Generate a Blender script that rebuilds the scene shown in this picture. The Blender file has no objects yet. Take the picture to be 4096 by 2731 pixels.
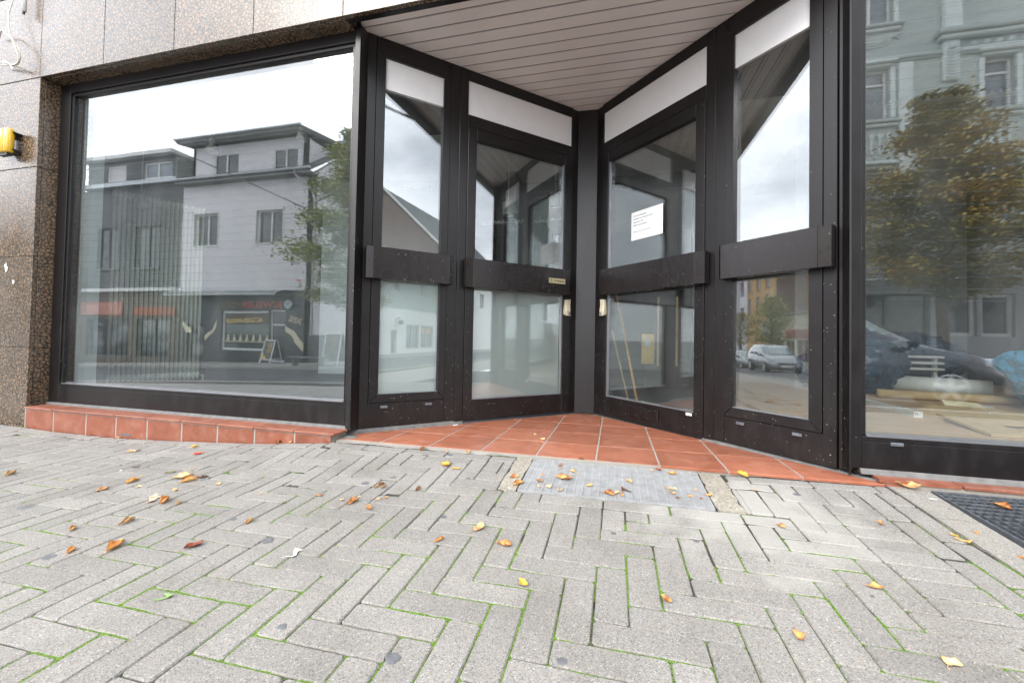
import bpy, math, random
from math import sin, cos, pi, radians, sqrt
from mathutils import Vector, Matrix, noise

random.seed(7)
scene = bpy.context.scene
COL = scene.collection

# ------------------------------------------------------------------ camera
cam_d = bpy.data.cameras.new("camera")
cam = bpy.data.objects.new("camera", cam_d)
COL.objects.link(cam)
F_ = Vector((-0.23789307, 0.97106577, 0.02093217))
R_ = Vector((0.97120342, 0.23752631, 0.01857862))
U_ = Vector((-0.01306912, -0.02474912, 0.99960826))
m = Matrix((R_, U_, -F_)).transposed().to_4x4()
m.translation = Vector((0, 0, 0.63))
cam.matrix_world = m
cam_d.sensor_fit = 'HORIZONTAL'
cam_d.sensor_width = 36.0
cam_d.lens = 1588.95 / 4096 * 36.0
cam_d.shift_x = -20.83 / 4096
cam_d.shift_y = -49.49 / 4096
cam_d.clip_start = 0.02
cam_d.clip_end = 600
scene.camera = cam

# ------------------------------------------------------------------ light
SUN_DIR = Vector((-0.42, -0.76, 0.58)).normalized()
world = bpy.data.worlds.new("World")
scene.world = world
world.use_nodes = True
wn = world.node_tree.nodes; wl = world.node_tree.links
wn.clear()
w_out = wn.new('ShaderNodeOutputWorld'); w_bg = wn.new('ShaderNodeBackground')
w_sky = wn.new('ShaderNodeTexSky'); w_sky.sky_type = 'NISHITA'; w_sky.sun_disc = False
w_sky.sun_elevation = math.asin(SUN_DIR.z)
w_sky.sun_rotation = math.atan2(SUN_DIR.x, SUN_DIR.y)
w_tc = wn.new('ShaderNodeTexCoord'); w_map = wn.new('ShaderNodeMapping')
w_map.inputs['Scale'].default_value = (1.0, 1.0, 2.2)
w_n = wn.new('ShaderNodeTexNoise'); w_n.inputs['Scale'].default_value = 2.6
w_n.inputs['Detail'].default_value = 7; w_n.inputs['Roughness'].default_value = 0.55
w_r = wn.new('ShaderNodeValToRGB')
w_r.color_ramp.elements[0].position = 0.36; w_r.color_ramp.elements[0].color = (0.6, 0.6, 0.6, 1)
w_r.color_ramp.elements[1].position = 0.56; w_r.color_ramp.elements[1].color = (1, 1, 1, 1)
w_n2 = wn.new('ShaderNodeTexNoise'); w_n2.inputs['Scale'].default_value = 1.5
w_n2.inputs['Detail'].default_value = 6
w_r2 = wn.new('ShaderNodeValToRGB')
w_r2.color_ramp.elements[0].position = 0.33; w_r2.color_ramp.elements[0].color = (22, 23.2, 25.5, 1)
w_r2.color_ramp.elements[1].position = 0.66; w_r2.color_ramp.elements[1].color = (28, 28.6, 29.6, 1)
w_mix = wn.new('ShaderNodeMixRGB')
wl.new(w_tc.outputs['Generated'], w_map.inputs['Vector'])
wl.new(w_map.outputs['Vector'], w_n.inputs['Vector']); wl.new(w_map.outputs['Vector'], w_n2.inputs['Vector'])
wl.new(w_n.outputs['Fac'], w_r.inputs['Fac']); wl.new(w_n2.outputs['Fac'], w_r2.inputs['Fac'])
wl.new(w_r.outputs['Color'], w_mix.inputs['Fac']); wl.new(w_sky.outputs['Color'], w_mix.inputs['Color1'])
w_dot = wn.new('ShaderNodeVectorMath'); w_dot.operation = 'DOT_PRODUCT'; w_dot.inputs[1].default_value = SUN_DIR
wl.new(w_tc.outputs['Generated'], w_dot.inputs[0])
w_mr = wn.new('ShaderNodeMapRange'); w_mr.inputs['From Min'].default_value = -1; w_mr.inputs['To Min'].default_value = 0.72; w_mr.inputs['To Max'].default_value = 1.25
wl.new(w_dot.outputs['Value'], w_mr.inputs['Value'])      # the cloud layer is brighter towards the hidden sun
w_sc = wn.new('ShaderNodeVectorMath'); w_sc.operation = 'SCALE'
wl.new(w_r2.outputs['Color'], w_sc.inputs[0]); wl.new(w_mr.outputs['Result'], w_sc.inputs['Scale'])
wl.new(w_sc.outputs['Vector'], w_mix.inputs['Color2']); wl.new(w_mix.outputs['Color'], w_bg.inputs['Color'])
w_bg.inputs['Strength'].default_value = 0.10
wl.new(w_bg.outputs['Background'], w_out.inputs['Surface'])

sun_d = bpy.data.lights.new("sun", 'SUN')
sun_d.energy = 1.3; sun_d.angle = radians(22); sun_d.color = (1.0, 0.955, 0.89)
sun = bpy.data.objects.new("sun", sun_d); COL.objects.link(sun)
sun.rotation_euler = (-SUN_DIR).to_track_quat('-Z', 'Y').to_euler()

scene.view_settings.view_transform = 'Standard'
scene.view_settings.look = 'None'
scene.view_settings.gamma = 1
scene.view_settings.use_curve_mapping = False
scene.view_settings.exposure = 0.70
scene.render.engine = 'CYCLES'
cy = scene.cycles
cy.max_bounces = 10; cy.diffuse_bounces = 6; cy.glossy_bounces = 6; cy.transmission_bounces = 6
cy.transparent_max_bounces = 20
cy.caustics_reflective = False; cy.caustics_refractive = False
cy.sample_clamp_indirect = 6.0
cy.use_denoising = True

# ------------------------------------------------------------------ helpers
def lin(r, g, b):
    f = lambda c: (c / 255 / 12.92) if c / 255 <= 0.04045 else ((c / 255 + 0.055) / 1.055) ** 2.4
    return (f(r), f(g), f(b), 1)

def newmat(name):
    mt = bpy.data.materials.new(name); mt.use_nodes = True
    nt = mt.node_tree; b = nt.nodes.get('Principled BSDF')
    return mt, nt.nodes, nt.links, b

def plain(name, col, rough=0.6, metal=0.0, spec=0.5, var=0.08, scale=12.0, bump=0.0, bscale=200.0, coat=0.0):
    mt, n, l, b = newmat(name)
    g = n.new('ShaderNodeNewGeometry'); t = n.new('ShaderNodeTexNoise')
    t.inputs['Scale'].default_value = scale; t.inputs['Detail'].default_value = 5
    l.new(g.outputs['Position'], t.inputs['Vector'])
    mr = n.new('ShaderNodeMapRange'); mr.inputs['From Min'].default_value = 0.3; mr.inputs['From Max'].default_value = 0.7
    mr.inputs['To Min'].default_value = 1 - var; mr.inputs['To Max'].default_value = 1 + var
    l.new(t.outputs['Fac'], mr.inputs['Value'])
    mx = n.new('ShaderNodeVectorMath'); mx.operation = 'SCALE'; mx.inputs[0].default_value = col[:3]
    l.new(mr.outputs['Result'], mx.inputs['Scale']); l.new(mx.outputs['Vector'], b.inputs['Base Color'])
    b.inputs['Roughness'].default_value = rough; b.inputs['Metallic'].default_value = metal
    b.inputs['Specular IOR Level'].default_value = spec
    if coat: b.inputs['Coat Weight'].default_value = coat; b.inputs['Coat Roughness'].default_value = 0.03
    if bump:
        t2 = n.new('ShaderNodeTexNoise'); t2.inputs['Scale'].default_value = bscale; t2.inputs['Detail'].default_value = 3
        l.new(g.outputs['Position'], t2.inputs['Vector'])
        bp = n.new('ShaderNodeBump'); bp.inputs['Strength'].default_value = bump; bp.inputs['Distance'].default_value = 0.002
        l.new(t2.outputs['Fac'], bp.inputs['Height']); l.new(bp.outputs['Normal'], b.inputs['Normal'])
    return mt

def ramp(n, stops, interp='LINEAR'):
    r = n.new('ShaderNodeValToRGB'); cr = r.color_ramp; cr.interpolation = interp
    while len(cr.elements) < len(stops): cr.elements.new(0.5)
    for e, (p, c) in zip(cr.elements, stops): e.position = p; e.color = c if len(c) == 4 else (*c, 1)
    return r

class MB:
    """collects faces; build() links them as ONE mesh object"""
    def __init__(s): s.v = []; s.f = []
    def add(s, vs, fs):
        b = len(s.v); s.v += [tuple(q) for q in vs]; s.f += [tuple(b + i for i in f) for f in fs]; return s
    def hexa(s, p):  # 8 points: bottom ring 0-3, top ring 4-7
        return s.add(p, [(3, 2, 1, 0), (4, 5, 6, 7), (0, 1, 5, 4), (1, 2, 6, 5), (2, 3, 7, 6), (3, 0, 4, 7)])
    def box(s, x0, x1, y0, y1, z0, z1, T=None):
        p = [(x0, y0, z0), (x1, y0, z0), (x1, y1, z0), (x0, y1, z0), (x0, y0, z1), (x1, y0, z1), (x1, y1, z1), (x0, y1, z1)]
        if T: p = [T(*q) for q in p]
        return s.hexa(p)
    def bbox(s, x0, x1, y0, y1, z0, z1, c=0.003, T=None):
        """box with chamfered edges (all 12)"""
        vs = []; idx = {}
        for sx in (0, 1):
            for sy in (0, 1):
                for sz in (0, 1):
                    X, Y, Z_ = (x0, x1)[sx], (y0, y1)[sy], (z0, z1)[sz]
                    dx, dy, dz = (c, -c)[sx], (c, -c)[sy], (c, -c)[sz]
                    for k, q in enumerate(((X, Y + dy, Z_ + dz), (X + dx, Y, Z_ + dz), (X + dx, Y + dy, Z_))):
                        idx[(sx, sy, sz, k)] = len(vs); vs.append(T(*q) if T else q)
        I = lambda *a: idx[a]; fs = []
        for sx in (0, 1): fs.append([I(sx, 0, 0, 0), I(sx, 1, 0, 0), I(sx, 1, 1, 0), I(sx, 0, 1, 0)][::(-1 if sx == 0 else 1)])
        for sy in (0, 1): fs.append([I(0, sy, 0, 1), I(1, sy, 0, 1), I(1, sy, 1, 1), I(0, sy, 1, 1)][::(1 if sy == 0 else -1)])
        for sz in (0, 1): fs.append([I(0, 0, sz, 2), I(1, 0, sz, 2), I(1, 1, sz, 2), I(0, 1, sz, 2)][::(-1 if sz == 0 else 1)])
        for a in (0, 1):
            for b in (0, 1):
                fs.append([I(a, b, 0, 0), I(a, b, 0, 1), I(a, b, 1, 1), I(a, b, 1, 0)])
                fs.append([I(a, 0, b, 0), I(a, 0, b, 2), I(a, 1, b, 2), I(a, 1, b, 0)])
                fs.append([I(0, a, b, 1), I(0, a, b, 2), I(1, a, b, 2), I(1, a, b, 1)])
        for a in (0, 1):
            for b in (0, 1):
                for c_ in (0, 1): fs.append([I(a, b, c_, 0), I(a, b, c_, 1), I(a, b, c_, 2)])
        return s.add(vs, fs)
    def prism(s, poly, z0, z1, T=None):
        n = len(poly); vs = [(x, y, z0) for x, y in poly] + [(x, y, z1) for x, y in poly]
        if T: vs = [T(*q) for q in vs]
        return s.add(vs, [tuple(range(n))[::-1], tuple(range(n, 2 * n))] + [(i, (i + 1) % n, n + (i + 1) % n, n + i) for i in range(n)])
    def tube(s, path, r, k=8, close=True):
        path = [Vector(p) for p in path]; base = len(s.v); rr = r if isinstance(r, (list, tuple)) else [r] * len(path)
        up = Vector((0, 0, 1)); prev = None
        for i, p in enumerate(path):
            d = (path[min(i + 1, len(path) - 1)] - path[max(i - 1, 0)]).normalized()
            a = prev if prev is not None else (up if abs(d.z) < 0.9 else Vector((1, 0, 0)))
            x = (a - d * a.dot(d)).normalized(); y = d.cross(x); prev = x
            for j in range(k): s.v.append(tuple(p + (x * cos(2 * pi * j / k) + y * sin(2 * pi * j / k)) * rr[i]))
        for i in range(len(path) - 1):
            for j in range(k):
                s.f.append((base + i * k + j, base + i * k + (j + 1) % k, base + (i + 1) * k + (j + 1) % k, base + (i + 1) * k + j))
        if close:
            s.f.append(tuple(base + j for j in range(k))[::-1]); e = base + (len(path) - 1) * k
            s.f.append(tuple(e + j for j in range(k)))
        return s
    def cyl(s, c, r, h, k=16, axis='z', r2=None):
        a = {'z': (0, 0, 1), 'y': (0, 1, 0), 'x': (1, 0, 0)}[axis] if isinstance(axis, str) else axis
        c = Vector(c); a = Vector(a)
        return s.tube([c, c + a * h], [r, r if r2 is None else r2], k)
    def lathe(s, c, prof, k=20):
        base = len(s.v)
        for r, z in prof:
            for j in range(k): s.v.append((c[0] + r * cos(2 * pi * j / k), c[1] + r * sin(2 * pi * j / k), c[2] + z))
        for i in range(len(prof) - 1):
            for j in range(k):
                s.f.append((base + i * k + j, base + i * k + (j + 1) % k, base + (i + 1) * k + (j + 1) % k, base + (i + 1) * k + j))
        return s
    def build(s, name, mat, parent=None, smooth=False, fix=True):
        me = bpy.data.meshes.new(name)
        off = wloc(parent) if parent else Vector((0, 0, 0))
        me.from_pydata([(x - off.x, y - off.y, z - off.z) for x, y, z in s.v], [], s.f)
        if fix:
            import bmesh
            bm = bmesh.new(); bm.from_mesh(me); bmesh.ops.recalc_face_normals(bm, faces=bm.faces); bm.to_mesh(me); bm.free()
        if mat: me.materials.append(mat)
        if smooth:
            for p in me.polygons: p.use_smooth = True
        o = bpy.data.objects.new(name, me); COL.objects.link(o)
        if parent: o.parent = parent
        return o

def wloc(o):
    v = Vector((0, 0, 0))
    while o: v += o.location; o = o.parent
    return v

def tag(o, label=None, cat=None, group=None, kind=None):
    if label: o["label"] = label
    if cat: o["category"] = cat
    if group: o["group"] = group
    if kind: o["kind"] = kind
    return o

def thing(name, loc, label, cat, group=None, rz=0):
    o = bpy.data.objects.new(name, None); COL.objects.link(o); o.location = loc; o.rotation_euler = (0, 0, rz)
    o.empty_display_size = 0.1
    return tag(o, label, cat, group)

def inst(name, mesh, loc, parent=None, rot=(0, 0, 0), scale=(1, 1, 1)):
    o = bpy.data.objects.new(name, mesh); COL.objects.link(o)
    if parent: o.parent = parent; loc = Vector(loc) - wloc(parent)
    o.location = loc; o.rotation_euler = rot; o.scale = scale
    return o

def text_obj(name, s, size, mat, parent, origin, xdir, updir, depth=0.0006, width=None, bold=0.0, align='LEFT', shear=0.0):
    cu = bpy.data.curves.new(name, 'FONT'); cu.body = s; cu.size = size; cu.extrude = depth; cu.align_x = align
    cu.offset = bold; cu.shear = shear; cu.resolution_u = 2
    tmp = bpy.data.objects.new("tmp_text", cu); COL.objects.link(tmp)
    dg = bpy.context.evaluated_depsgraph_get(); me = bpy.data.meshes.new_from_object(tmp.evaluated_get(dg))
    bpy.data.objects.remove(tmp); me.materials.clear(); me.materials.append(mat)
    xs = [v.co.x for v in me.vertices] or [0, 1]
    sx = 1.0
    if width: sx = width / max(1e-6, (max(xs) - min(xs)))
    xdir = Vector(xdir).normalized(); updir = Vector(updir).normalized(); nz = xdir.cross(updir)
    off = wloc(parent) if parent else Vector((0, 0, 0))
    for v in me.vertices:
        v.co = Vector(origin) + xdir * (v.co.x * sx) + updir * v.co.y + nz * v.co.z - off
    o = bpy.data.objects.new(name, me); COL.objects.link(o)
    if parent: o.parent = parent
    return o

# ---- wings of the V shaped entrance
WY = 2.19
A0 = Vector((-1.657, 2.195, 0)); B0 = Vector((1.110, 2.185, 0))
tL, tR = radians(43.066), radians(44.657)
dL = Vector((cos(tL), sin(tL), 0)); nL = Vector((sin(tL), -cos(tL), 0))
dR = Vector((-cos(tR), sin(tR), 0)); nR = Vector((-sin(tR), -cos(tR), 0))
def TL(a, o, z): return tuple(A0 + dL * a + nL * o + Vector((0, 0, z)))
def TR(a, o, z): return tuple(B0 + dR * a + nR * o + Vector((0, 0, z)))

PV = (-6.20728995e-02, 4.60378545e-03, 5.50011501e-03, -4.26640877e-02, 9.15076403e-01, 8.42199219e-02,
      1.69937688e-04, 7.42700144e-04, 7.59568602e-02, -7.18028075e-03, 5.88639469e-03, 9.59398789e-03, -1.02939425e-03)
def lerp_tab(t, x):
    if x <= t[0][0]: return t[0][1]
    for (a, b), (c, d) in zip(t, t[1:]):
        if x <= c: return b + (d - b) * (x - a) / (c - a)
    return t[-1][1]
ZW = [(-5, -.100), (-4.24, -.104), (-3.97, -.111), (-3.38, -.111), (-3.08, -.100), (-2.79, -.087), (-2.49, -.072), (-2.19, -.055), (-1.89, -.031), (-1.6, -.006), (-1.0, -.004), (0, 0), (.6, .004), (1.3, .016), (2.2, .020)]
def zpav0(X, Y):
    z = zq(X, Y)
    t = max(0, min(1, (Y - 1.55) / .47)); t = t * t * (3 - 2 * t)
    if t > 0: z += t * (lerp_tab(ZW, X) - zq(X, 2.03))
    return z
def zq(X, Y):
    X = max(-4.8, min(2.2, X)); Y = max(0.3, min(2.2, Y))
    a, b, c = PV[:3]; d, e, f, g = PV[9:]
    return a + b * X + c * Y + d * X * X + e * X * Y + f * Y * Y + g * X ** 3
ZN = [(-70, -2.4), (-40, -1.75), (-20, -0.85), (-8, -0.33), (-4, -0.2), (0, -0.15), (10, -0.2), (40, -0.45)]
ZF = [(-70, -2.8), (-40, -1.8), (-31, -1.36), (-22, -1.02), (-15, -0.84), (0, -0.70), (20, -0.66), (45, -0.75)]
KY, FY = -1.7, -9.2      # near and far kerb
def zpav(X, Y):
    z0 = zpav0(X, Y)
    if X < -4.8: z0 += (lerp_tab(ZN, X) - lerp_tab(ZN, -4.8)) 
    if Y < 0.3:
        t = (0.3 - Y) / (0.3 - KY); z0 = z0 * (1 - t) + lerp_tab(ZN, X) * t
    return z0
def zstreet(X, Y):
    t = (KY - Y) / (KY + 12.5); t = max(0, min(1.2, t))
    z = lerp_tab(ZN, X) * (1 - t) + lerp_tab(ZF, X) * t
    if FY <= Y <= KY: z -= 0.11
    return z
def ztile(X, Y): return 0.0064 * (X + 0.394) - 0.0183 * (Y - 2.691)
# ------------------------------------------------------------------ materials
def mat_glass(name, tint=(0.955, 0.98, 0.97), dirt=0.02, wav=0.05):
    mt, n, l, b = newmat(name); n.remove(b); out = [x for x in n if x.type == 'OUTPUT_MATERIAL'][0]
    g = n.new('ShaderNodeNewGeometry')
    dot = n.new('ShaderNodeVectorMath'); dot.operation = 'DOT_PRODUCT'
    l.new(g.outputs['Normal'], dot.inputs[0]); l.new(g.outputs['Incoming'], dot.inputs[1])
    def M(op, a, b_=None):
        q = n.new('ShaderNodeMath'); q.operation = op
        for i, v in enumerate((a, b_)):
            if v is None: continue
            if isinstance(v, (int, float)): q.inputs[i].default_value = v
            else: l.new(v, q.inputs[i])
        return q.outputs[0]
    c = M('ABSOLUTE', dot.outputs['Value']); inv = M('SUBTRACT', 1.0, c); pw = M('POWER', inv, 4.2)
    f1 = M('ADD', M('MULTIPLY', pw, 0.92), 0.066)
    f2 = M('DIVIDE', M('MULTIPLY', f1, 2.0), M('ADD', f1, 1.0))
    tr = n.new('ShaderNodeBsdfTransparent'); tr.inputs['Color'].default_value = (*tint, 1)
    gl = n.new('ShaderNodeBsdfGlossy'); gl.inputs['Roughness'].default_value = 0.0
    gl.inputs['Color'].default_value = (0.97, 0.985, 1.0, 1)
    t = n.new('ShaderNodeTexNoise'); t.inputs['Scale'].default_value = 2.3; t.inputs['Detail'].default_value = 1
    l.new(g.outputs['Position'], t.inputs['Vector'])
    bp = n.new('ShaderNodeBump'); bp.inputs['Strength'].default_value = wav; bp.inputs['Distance'].default_value = 0.004
    l.new(t.outputs['Fac'], bp.inputs['Height']); l.new(bp.outputs['Normal'], gl.inputs['Normal'])
    mx = n.new('ShaderNodeMixShader'); l.new(f2, mx.inputs['Fac']); l.new(tr.outputs[0], mx.inputs[1]); l.new(gl.outputs[0], mx.inputs[2])
    # thin film of dust and dried drops
    t2 = n.new('ShaderNodeTexNoise'); t2.inputs['Scale'].default_value = 5; t2.inputs['Detail'].default_value = 8
    mp = n.new('ShaderNodeMapping'); mp.inputs['Scale'].default_value = (1, 1, 0.35)
    l.new(g.outputs['Position'], mp.inputs['Vector']); l.new(mp.outputs['Vector'], t2.inputs['Vector'])
    vo = n.new('ShaderNodeTexVoronoi'); vo.inputs['Scale'].default_value = 45; l.new(g.outputs['Position'], vo.inputs['Vector'])
    spot = M('LESS_THAN', vo.outputs['Distance'], 0.045)
    sel = n.new('ShaderNodeSeparateColor'); l.new(vo.outputs['Color'], sel.inputs['Color'])
    spot = M('MULTIPLY', M('MULTIPLY', spot, M('GREATER_THAN', sel.outputs[0], 0.93)), 0.4)
    d = M('ADD', M('MULTIPLY', M('POWER', t2.outputs['Fac'], 2.5), dirt * 4), spot)
    df = n.new('ShaderNodeBsdfDiffuse'); df.inputs['Color'].default_value = (0.62, 0.64, 0.62, 1)
    m2 = n.new('ShaderNodeMixShader'); l.new(d, m2.inputs['Fac']); l.new(mx.outputs[0], m2.inputs[1]); l.new(df.outputs[0], m2.inputs[2])
    l.new(m2.outputs[0], out.inputs['Surface'])
    return mt

def mat_granite(name):
    mt, n, l, b = newmat(name)
    g = n.new('ShaderNodeNewGeometry')
    w = n.new('ShaderNodeTexNoise'); w.inputs['Scale'].default_value = 30; w.inputs['Detail'].default_value = 3
    l.new(g.outputs['Position'], w.inputs['Vector'])
    ad = n.new('ShaderNodeVectorMath'); ad.operation = 'MULTIPLY_ADD'; ad.inputs[1].default_value = (0.012, 0.012, 0.012)
    l.new(w.outputs['Color'], ad.inputs[0]); l.new(g.outputs['Position'], ad.inputs[2])
    v = n.new('ShaderNodeTexVoronoi'); v.feature = 'DISTANCE_TO_EDGE'; v.inputs['Scale'].default_value = 36; v.inputs['Randomness'].default_value = 0.95
    l.new(ad.outputs[0], v.inputs['Vector'])
    body = ramp(n, [(0.0, (0.040, 0.036, 0.028)), (0.04, (0.075, 0.058, 0.040)), (0.10, (0.160, 0.108, 0.068)), (0.20, (0.215, 0.145, 0.093)), (0.42, (0.245, 0.170, 0.112))])
    l.new(v.outputs['Distance'], body.inputs['Fac'])
    sp = n.new('ShaderNodeTexNoise'); sp.inputs['Scale'].default_value = 260; sp.inputs['Detail'].default_value = 4
    l.new(g.outputs['Position'], sp.inputs['Vector'])
    spr = ramp(n, [(0.40, (0.10, 0.09, 0.08)), (0.50, (1, 1, 1)), (0.62, (1.15, 1.05, 0.95))])
    l.new(sp.outputs['Fac'], spr.inputs['Fac'])
    mu = n.new('ShaderNodeMixRGB'); mu.blend_type = 'MULTIPLY'; mu.inputs['Fac'].default_value = 0.85
    l.new(body.outputs[0], mu.inputs['Color1']); l.new(spr.outputs[0], mu.inputs['Color2'])
    # small dark crystals between the ovoids
    v2 = n.new('ShaderNodeTexVoronoi'); v2.inputs['Scale'].default_value = 120; l.new(g.outputs['Position'], v2.inputs['Vector'])
    sc = n.new('ShaderNodeSeparateColor'); l.new(v2.outputs['Color'], sc.inputs['Color'])
    gt = n.new('ShaderNodeMath'); gt.operation = 'GREATER_THAN'; gt.inputs[1].default_value = 0.84; l.new(sc.outputs[0], gt.inputs[0])
    m3 = n.new('ShaderNodeMixRGB'); l.new(gt.outputs[0], m3.inputs['Fac']); l.new(mu.outputs[0], m3.inputs['Color1']); m3.inputs['Color2'].default_value = (0.022, 0.024, 0.02, 1)
    ob = n.new('ShaderNodeObjectInfo'); mr = n.new('ShaderNodeMapRange'); mr.inputs['To Min'].default_value = 0.85; mr.inputs['To Max'].default_value = 1.15
    l.new(ob.outputs['Random'], mr.inputs['Value'])
    sc2 = n.new('ShaderNodeVectorMath'); sc2.operation = 'SCALE'; l.new(m3.outputs[0], sc2.inputs[0]); l.new(mr.outputs[0], sc2.inputs['Scale'])
    l.new(sc2.outputs[0], b.inputs['Base Color'])
    # limescale film makes the polish patchy
    t = n.new('ShaderNodeTexNoise'); t.inputs['Scale'].default_value = 3; t.inputs['Detail'].default_value = 9
    l.new(g.outputs['Position'], t.inputs['Vector'])
    rr = n.new('ShaderNodeMapRange'); rr.inputs['To Min'].default_value = 0.08; rr.inputs['To Max'].default_value = 0.42
    l.new(t.outputs['Fac'], rr.inputs['Value']); l.new(rr.outputs[0], b.inputs['Roughness'])
    b.inputs['IOR'].default_value = 1.58
    bp = n.new('ShaderNodeBump'); bp.inputs['Strength'].default_value = 0.06; bp.inputs['Distance'].default_value = 0.001
    l.new(sp.outputs['Fac'], bp.inputs['Height']); l.new(bp.outputs[0], b.inputs['Normal'])
    return mt

def mat_frame(name, col=(0.0085, 0.0068, 0.0070), rough=0.36):
    mt, n, l, b = newmat(name)
    g = n.new('ShaderNodeNewGeometry'); sx = n.new('ShaderNodeSeparateXYZ'); l.new(g.outputs['Position'], sx.inputs[0])
    def M(op, a, b_=None):
        q = n.new('ShaderNodeMath'); q.operation = op
        for i, v in enumerate((a, b_)):
            if v is None: continue
            if isinstance(v, (int, float)): q.inputs[i].default_value = v
            else: l.new(v, q.inputs[i])
        return q.outputs[0]
    # splashed dust specks, densest near the pavement
    low = n.new('ShaderNodeMapRange'); low.inputs['From Min'].default_value = 1.3; low.inputs['From Max'].default_value = 0.0
    low.inputs['To Min'].default_value = 0.03; low.inputs['To Max'].default_value = 0.42; l.new(sx.outputs['Z'], low.inputs['Value'])
    v = n.new('ShaderNodeTexVoronoi'); v.inputs['Scale'].default_value = 95; l.new(g.outputs['Position'], v.inputs['Vector'])
    sc = n.new('ShaderNodeSeparateColor'); l.new(v.outputs['Color'], sc.inputs['Color'])
    rad = M('MULTIPLY', M('POWER', sc.outputs[1], 3.0), 0.30)
    speck = M('MULTIPLY', M('LESS_THAN', v.outputs['Distance'], rad), M('LESS_THAN', sc.outputs[0], low.outputs[0]))
    t = n.new('ShaderNodeTexNoise'); t.inputs['Scale'].default_value = 14; t.inputs['Detail'].default_value = 9; t.inputs['Roughness'].default_value = 0.7
    mp = n.new('ShaderNodeMapping'); mp.inputs['Scale'].default_value = (1, 1, 0.45); l.new(g.outputs['Position'], mp.inputs['Vector']); l.new(mp.outputs[0], t.inputs['Vector'])
    film = M('MULTIPLY', M('MAXIMUM', M('SUBTRACT', t.outputs['Fac'], 0.46), 0.0), M('MULTIPLY', low.outputs[0], 0.22))
    fac = M('MINIMUM', M('ADD', M('MULTIPLY', speck, 0.6), film), 1.0)
    mx = n.new('ShaderNodeMixRGB'); l.new(fac, mx.inputs['Fac']); mx.inputs['Color1'].default_value = (*col, 1); mx.inputs['Color2'].default_value = (0.42, 0.41, 0.38, 1)
    l.new(mx.outputs[0], b.inputs['Base Color'])
    r = M('ADD', M('MULTIPLY', t.outputs['Fac'], 0.22), rough - 0.11); l.new(M('ADD', r, M('MULTIPLY', fac, 0.4)), b.inputs['Roughness'])
    b.inputs['Specular IOR Level'].default_value = 0.42
    mp2 = n.new('ShaderNodeMapping'); mp2.inputs['Scale'].default_value = (220, 220, 6); l.new(g.outputs['Position'], mp2.inputs['Vector'])
    t2 = n.new('ShaderNodeTexNoise'); t2.inputs['Scale'].default_value = 1; l.new(mp2.outputs[0], t2.inputs['Vector'])
    bp = n.new('ShaderNodeBump'); bp.inputs['Strength'].default_value = 0.05; bp.inputs['Distance'].default_value = 0.001
    l.new(t2.outputs['Fac'], bp.inputs['Height']); l.new(bp.outputs[0], b.inputs['Normal'])
    return mt

def mat_tile(name, base=(0.37, 0.125, 0.068)):
    mt, n, l, b = newmat(name)
    g = n.new('ShaderNodeNewGeometry'); ob = n.new('ShaderNodeObjectInfo')
    t = n.new('ShaderNodeTexNoise'); t.inputs['Scale'].default_value = 7; t.inputs['Detail'].default_value = 8; t.inputs['Distortion'].default_value = 1.2
    l.new(g.outputs['Position'], t.inputs['Vector'])
    r = ramp(n, [(0.28, tuple(c * 0.78 for c in base)), (0.5, base), (0.72, (base[0] * 1.12, base[1] * 1.28, base[2] * 1.35))])
    l.new(t.outputs['Fac'], r.inputs['Fac'])
    mr = n.new('ShaderNodeMapRange'); mr.inputs['To Min'].default_value = 0.84; mr.inputs['To Max'].default_value = 1.14; l.new(ob.outputs['Random'], mr.inputs['Value'])
    s = n.new('ShaderNodeVectorMath'); s.operation = 'SCALE'; l.new(r.outputs[0], s.inputs[0]); l.new(mr.outputs[0], s.inputs['Scale'])
    # chalky footprints and dust
    t2 = n.new('ShaderNodeTexNoise'); t2.inputs['Scale'].default_value = 16; t2.inputs['Detail'].default_value = 10; t2.inputs['Roughness'].default_value = 0.72
    l.new(g.outputs['Position'], t2.inputs['Vector'])
    d = ramp(n, [(0.50, (0, 0, 0)), (0.76, (0.32, 0.32, 0.32))]); l.new(t2.outputs['Fac'], d.inputs['Fac'])
    mx = n.new('ShaderNodeMixRGB'); l.new(d.outputs[0], mx.inputs['Fac']); l.new(s.outputs[0], mx.inputs['Color1']); mx.inputs['Color2'].default_value = (0.50, 0.36, 0.30, 1)
    l.new(mx.outputs[0], b.inputs['Base Color'])
    rr = n.new('ShaderNodeMapRange'); rr.inputs['To Min'].default_value = 0.16; rr.inputs['To Max'].default_value = 0.62; l.new(t2.outputs['Fac'], rr.inputs['Value']); l.new(rr.outputs[0], b.inputs['Roughness'])
    t3 = n.new('ShaderNodeTexNoise'); t3.inputs['Scale'].default_value = 60; t3.inputs['Detail'].default_value = 4; l.new(g.outputs['Position'], t3.inputs['Vector'])
    bp = n.new('ShaderNodeBump'); bp.inputs['Strength'].default_value = 0.12; bp.inputs['Distance'].default_value = 0.002
    l.new(t3.outputs['Fac'], bp.inputs['Height']); l.new(bp.outputs[0], b.inputs['Normal'])
    return mt

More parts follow.
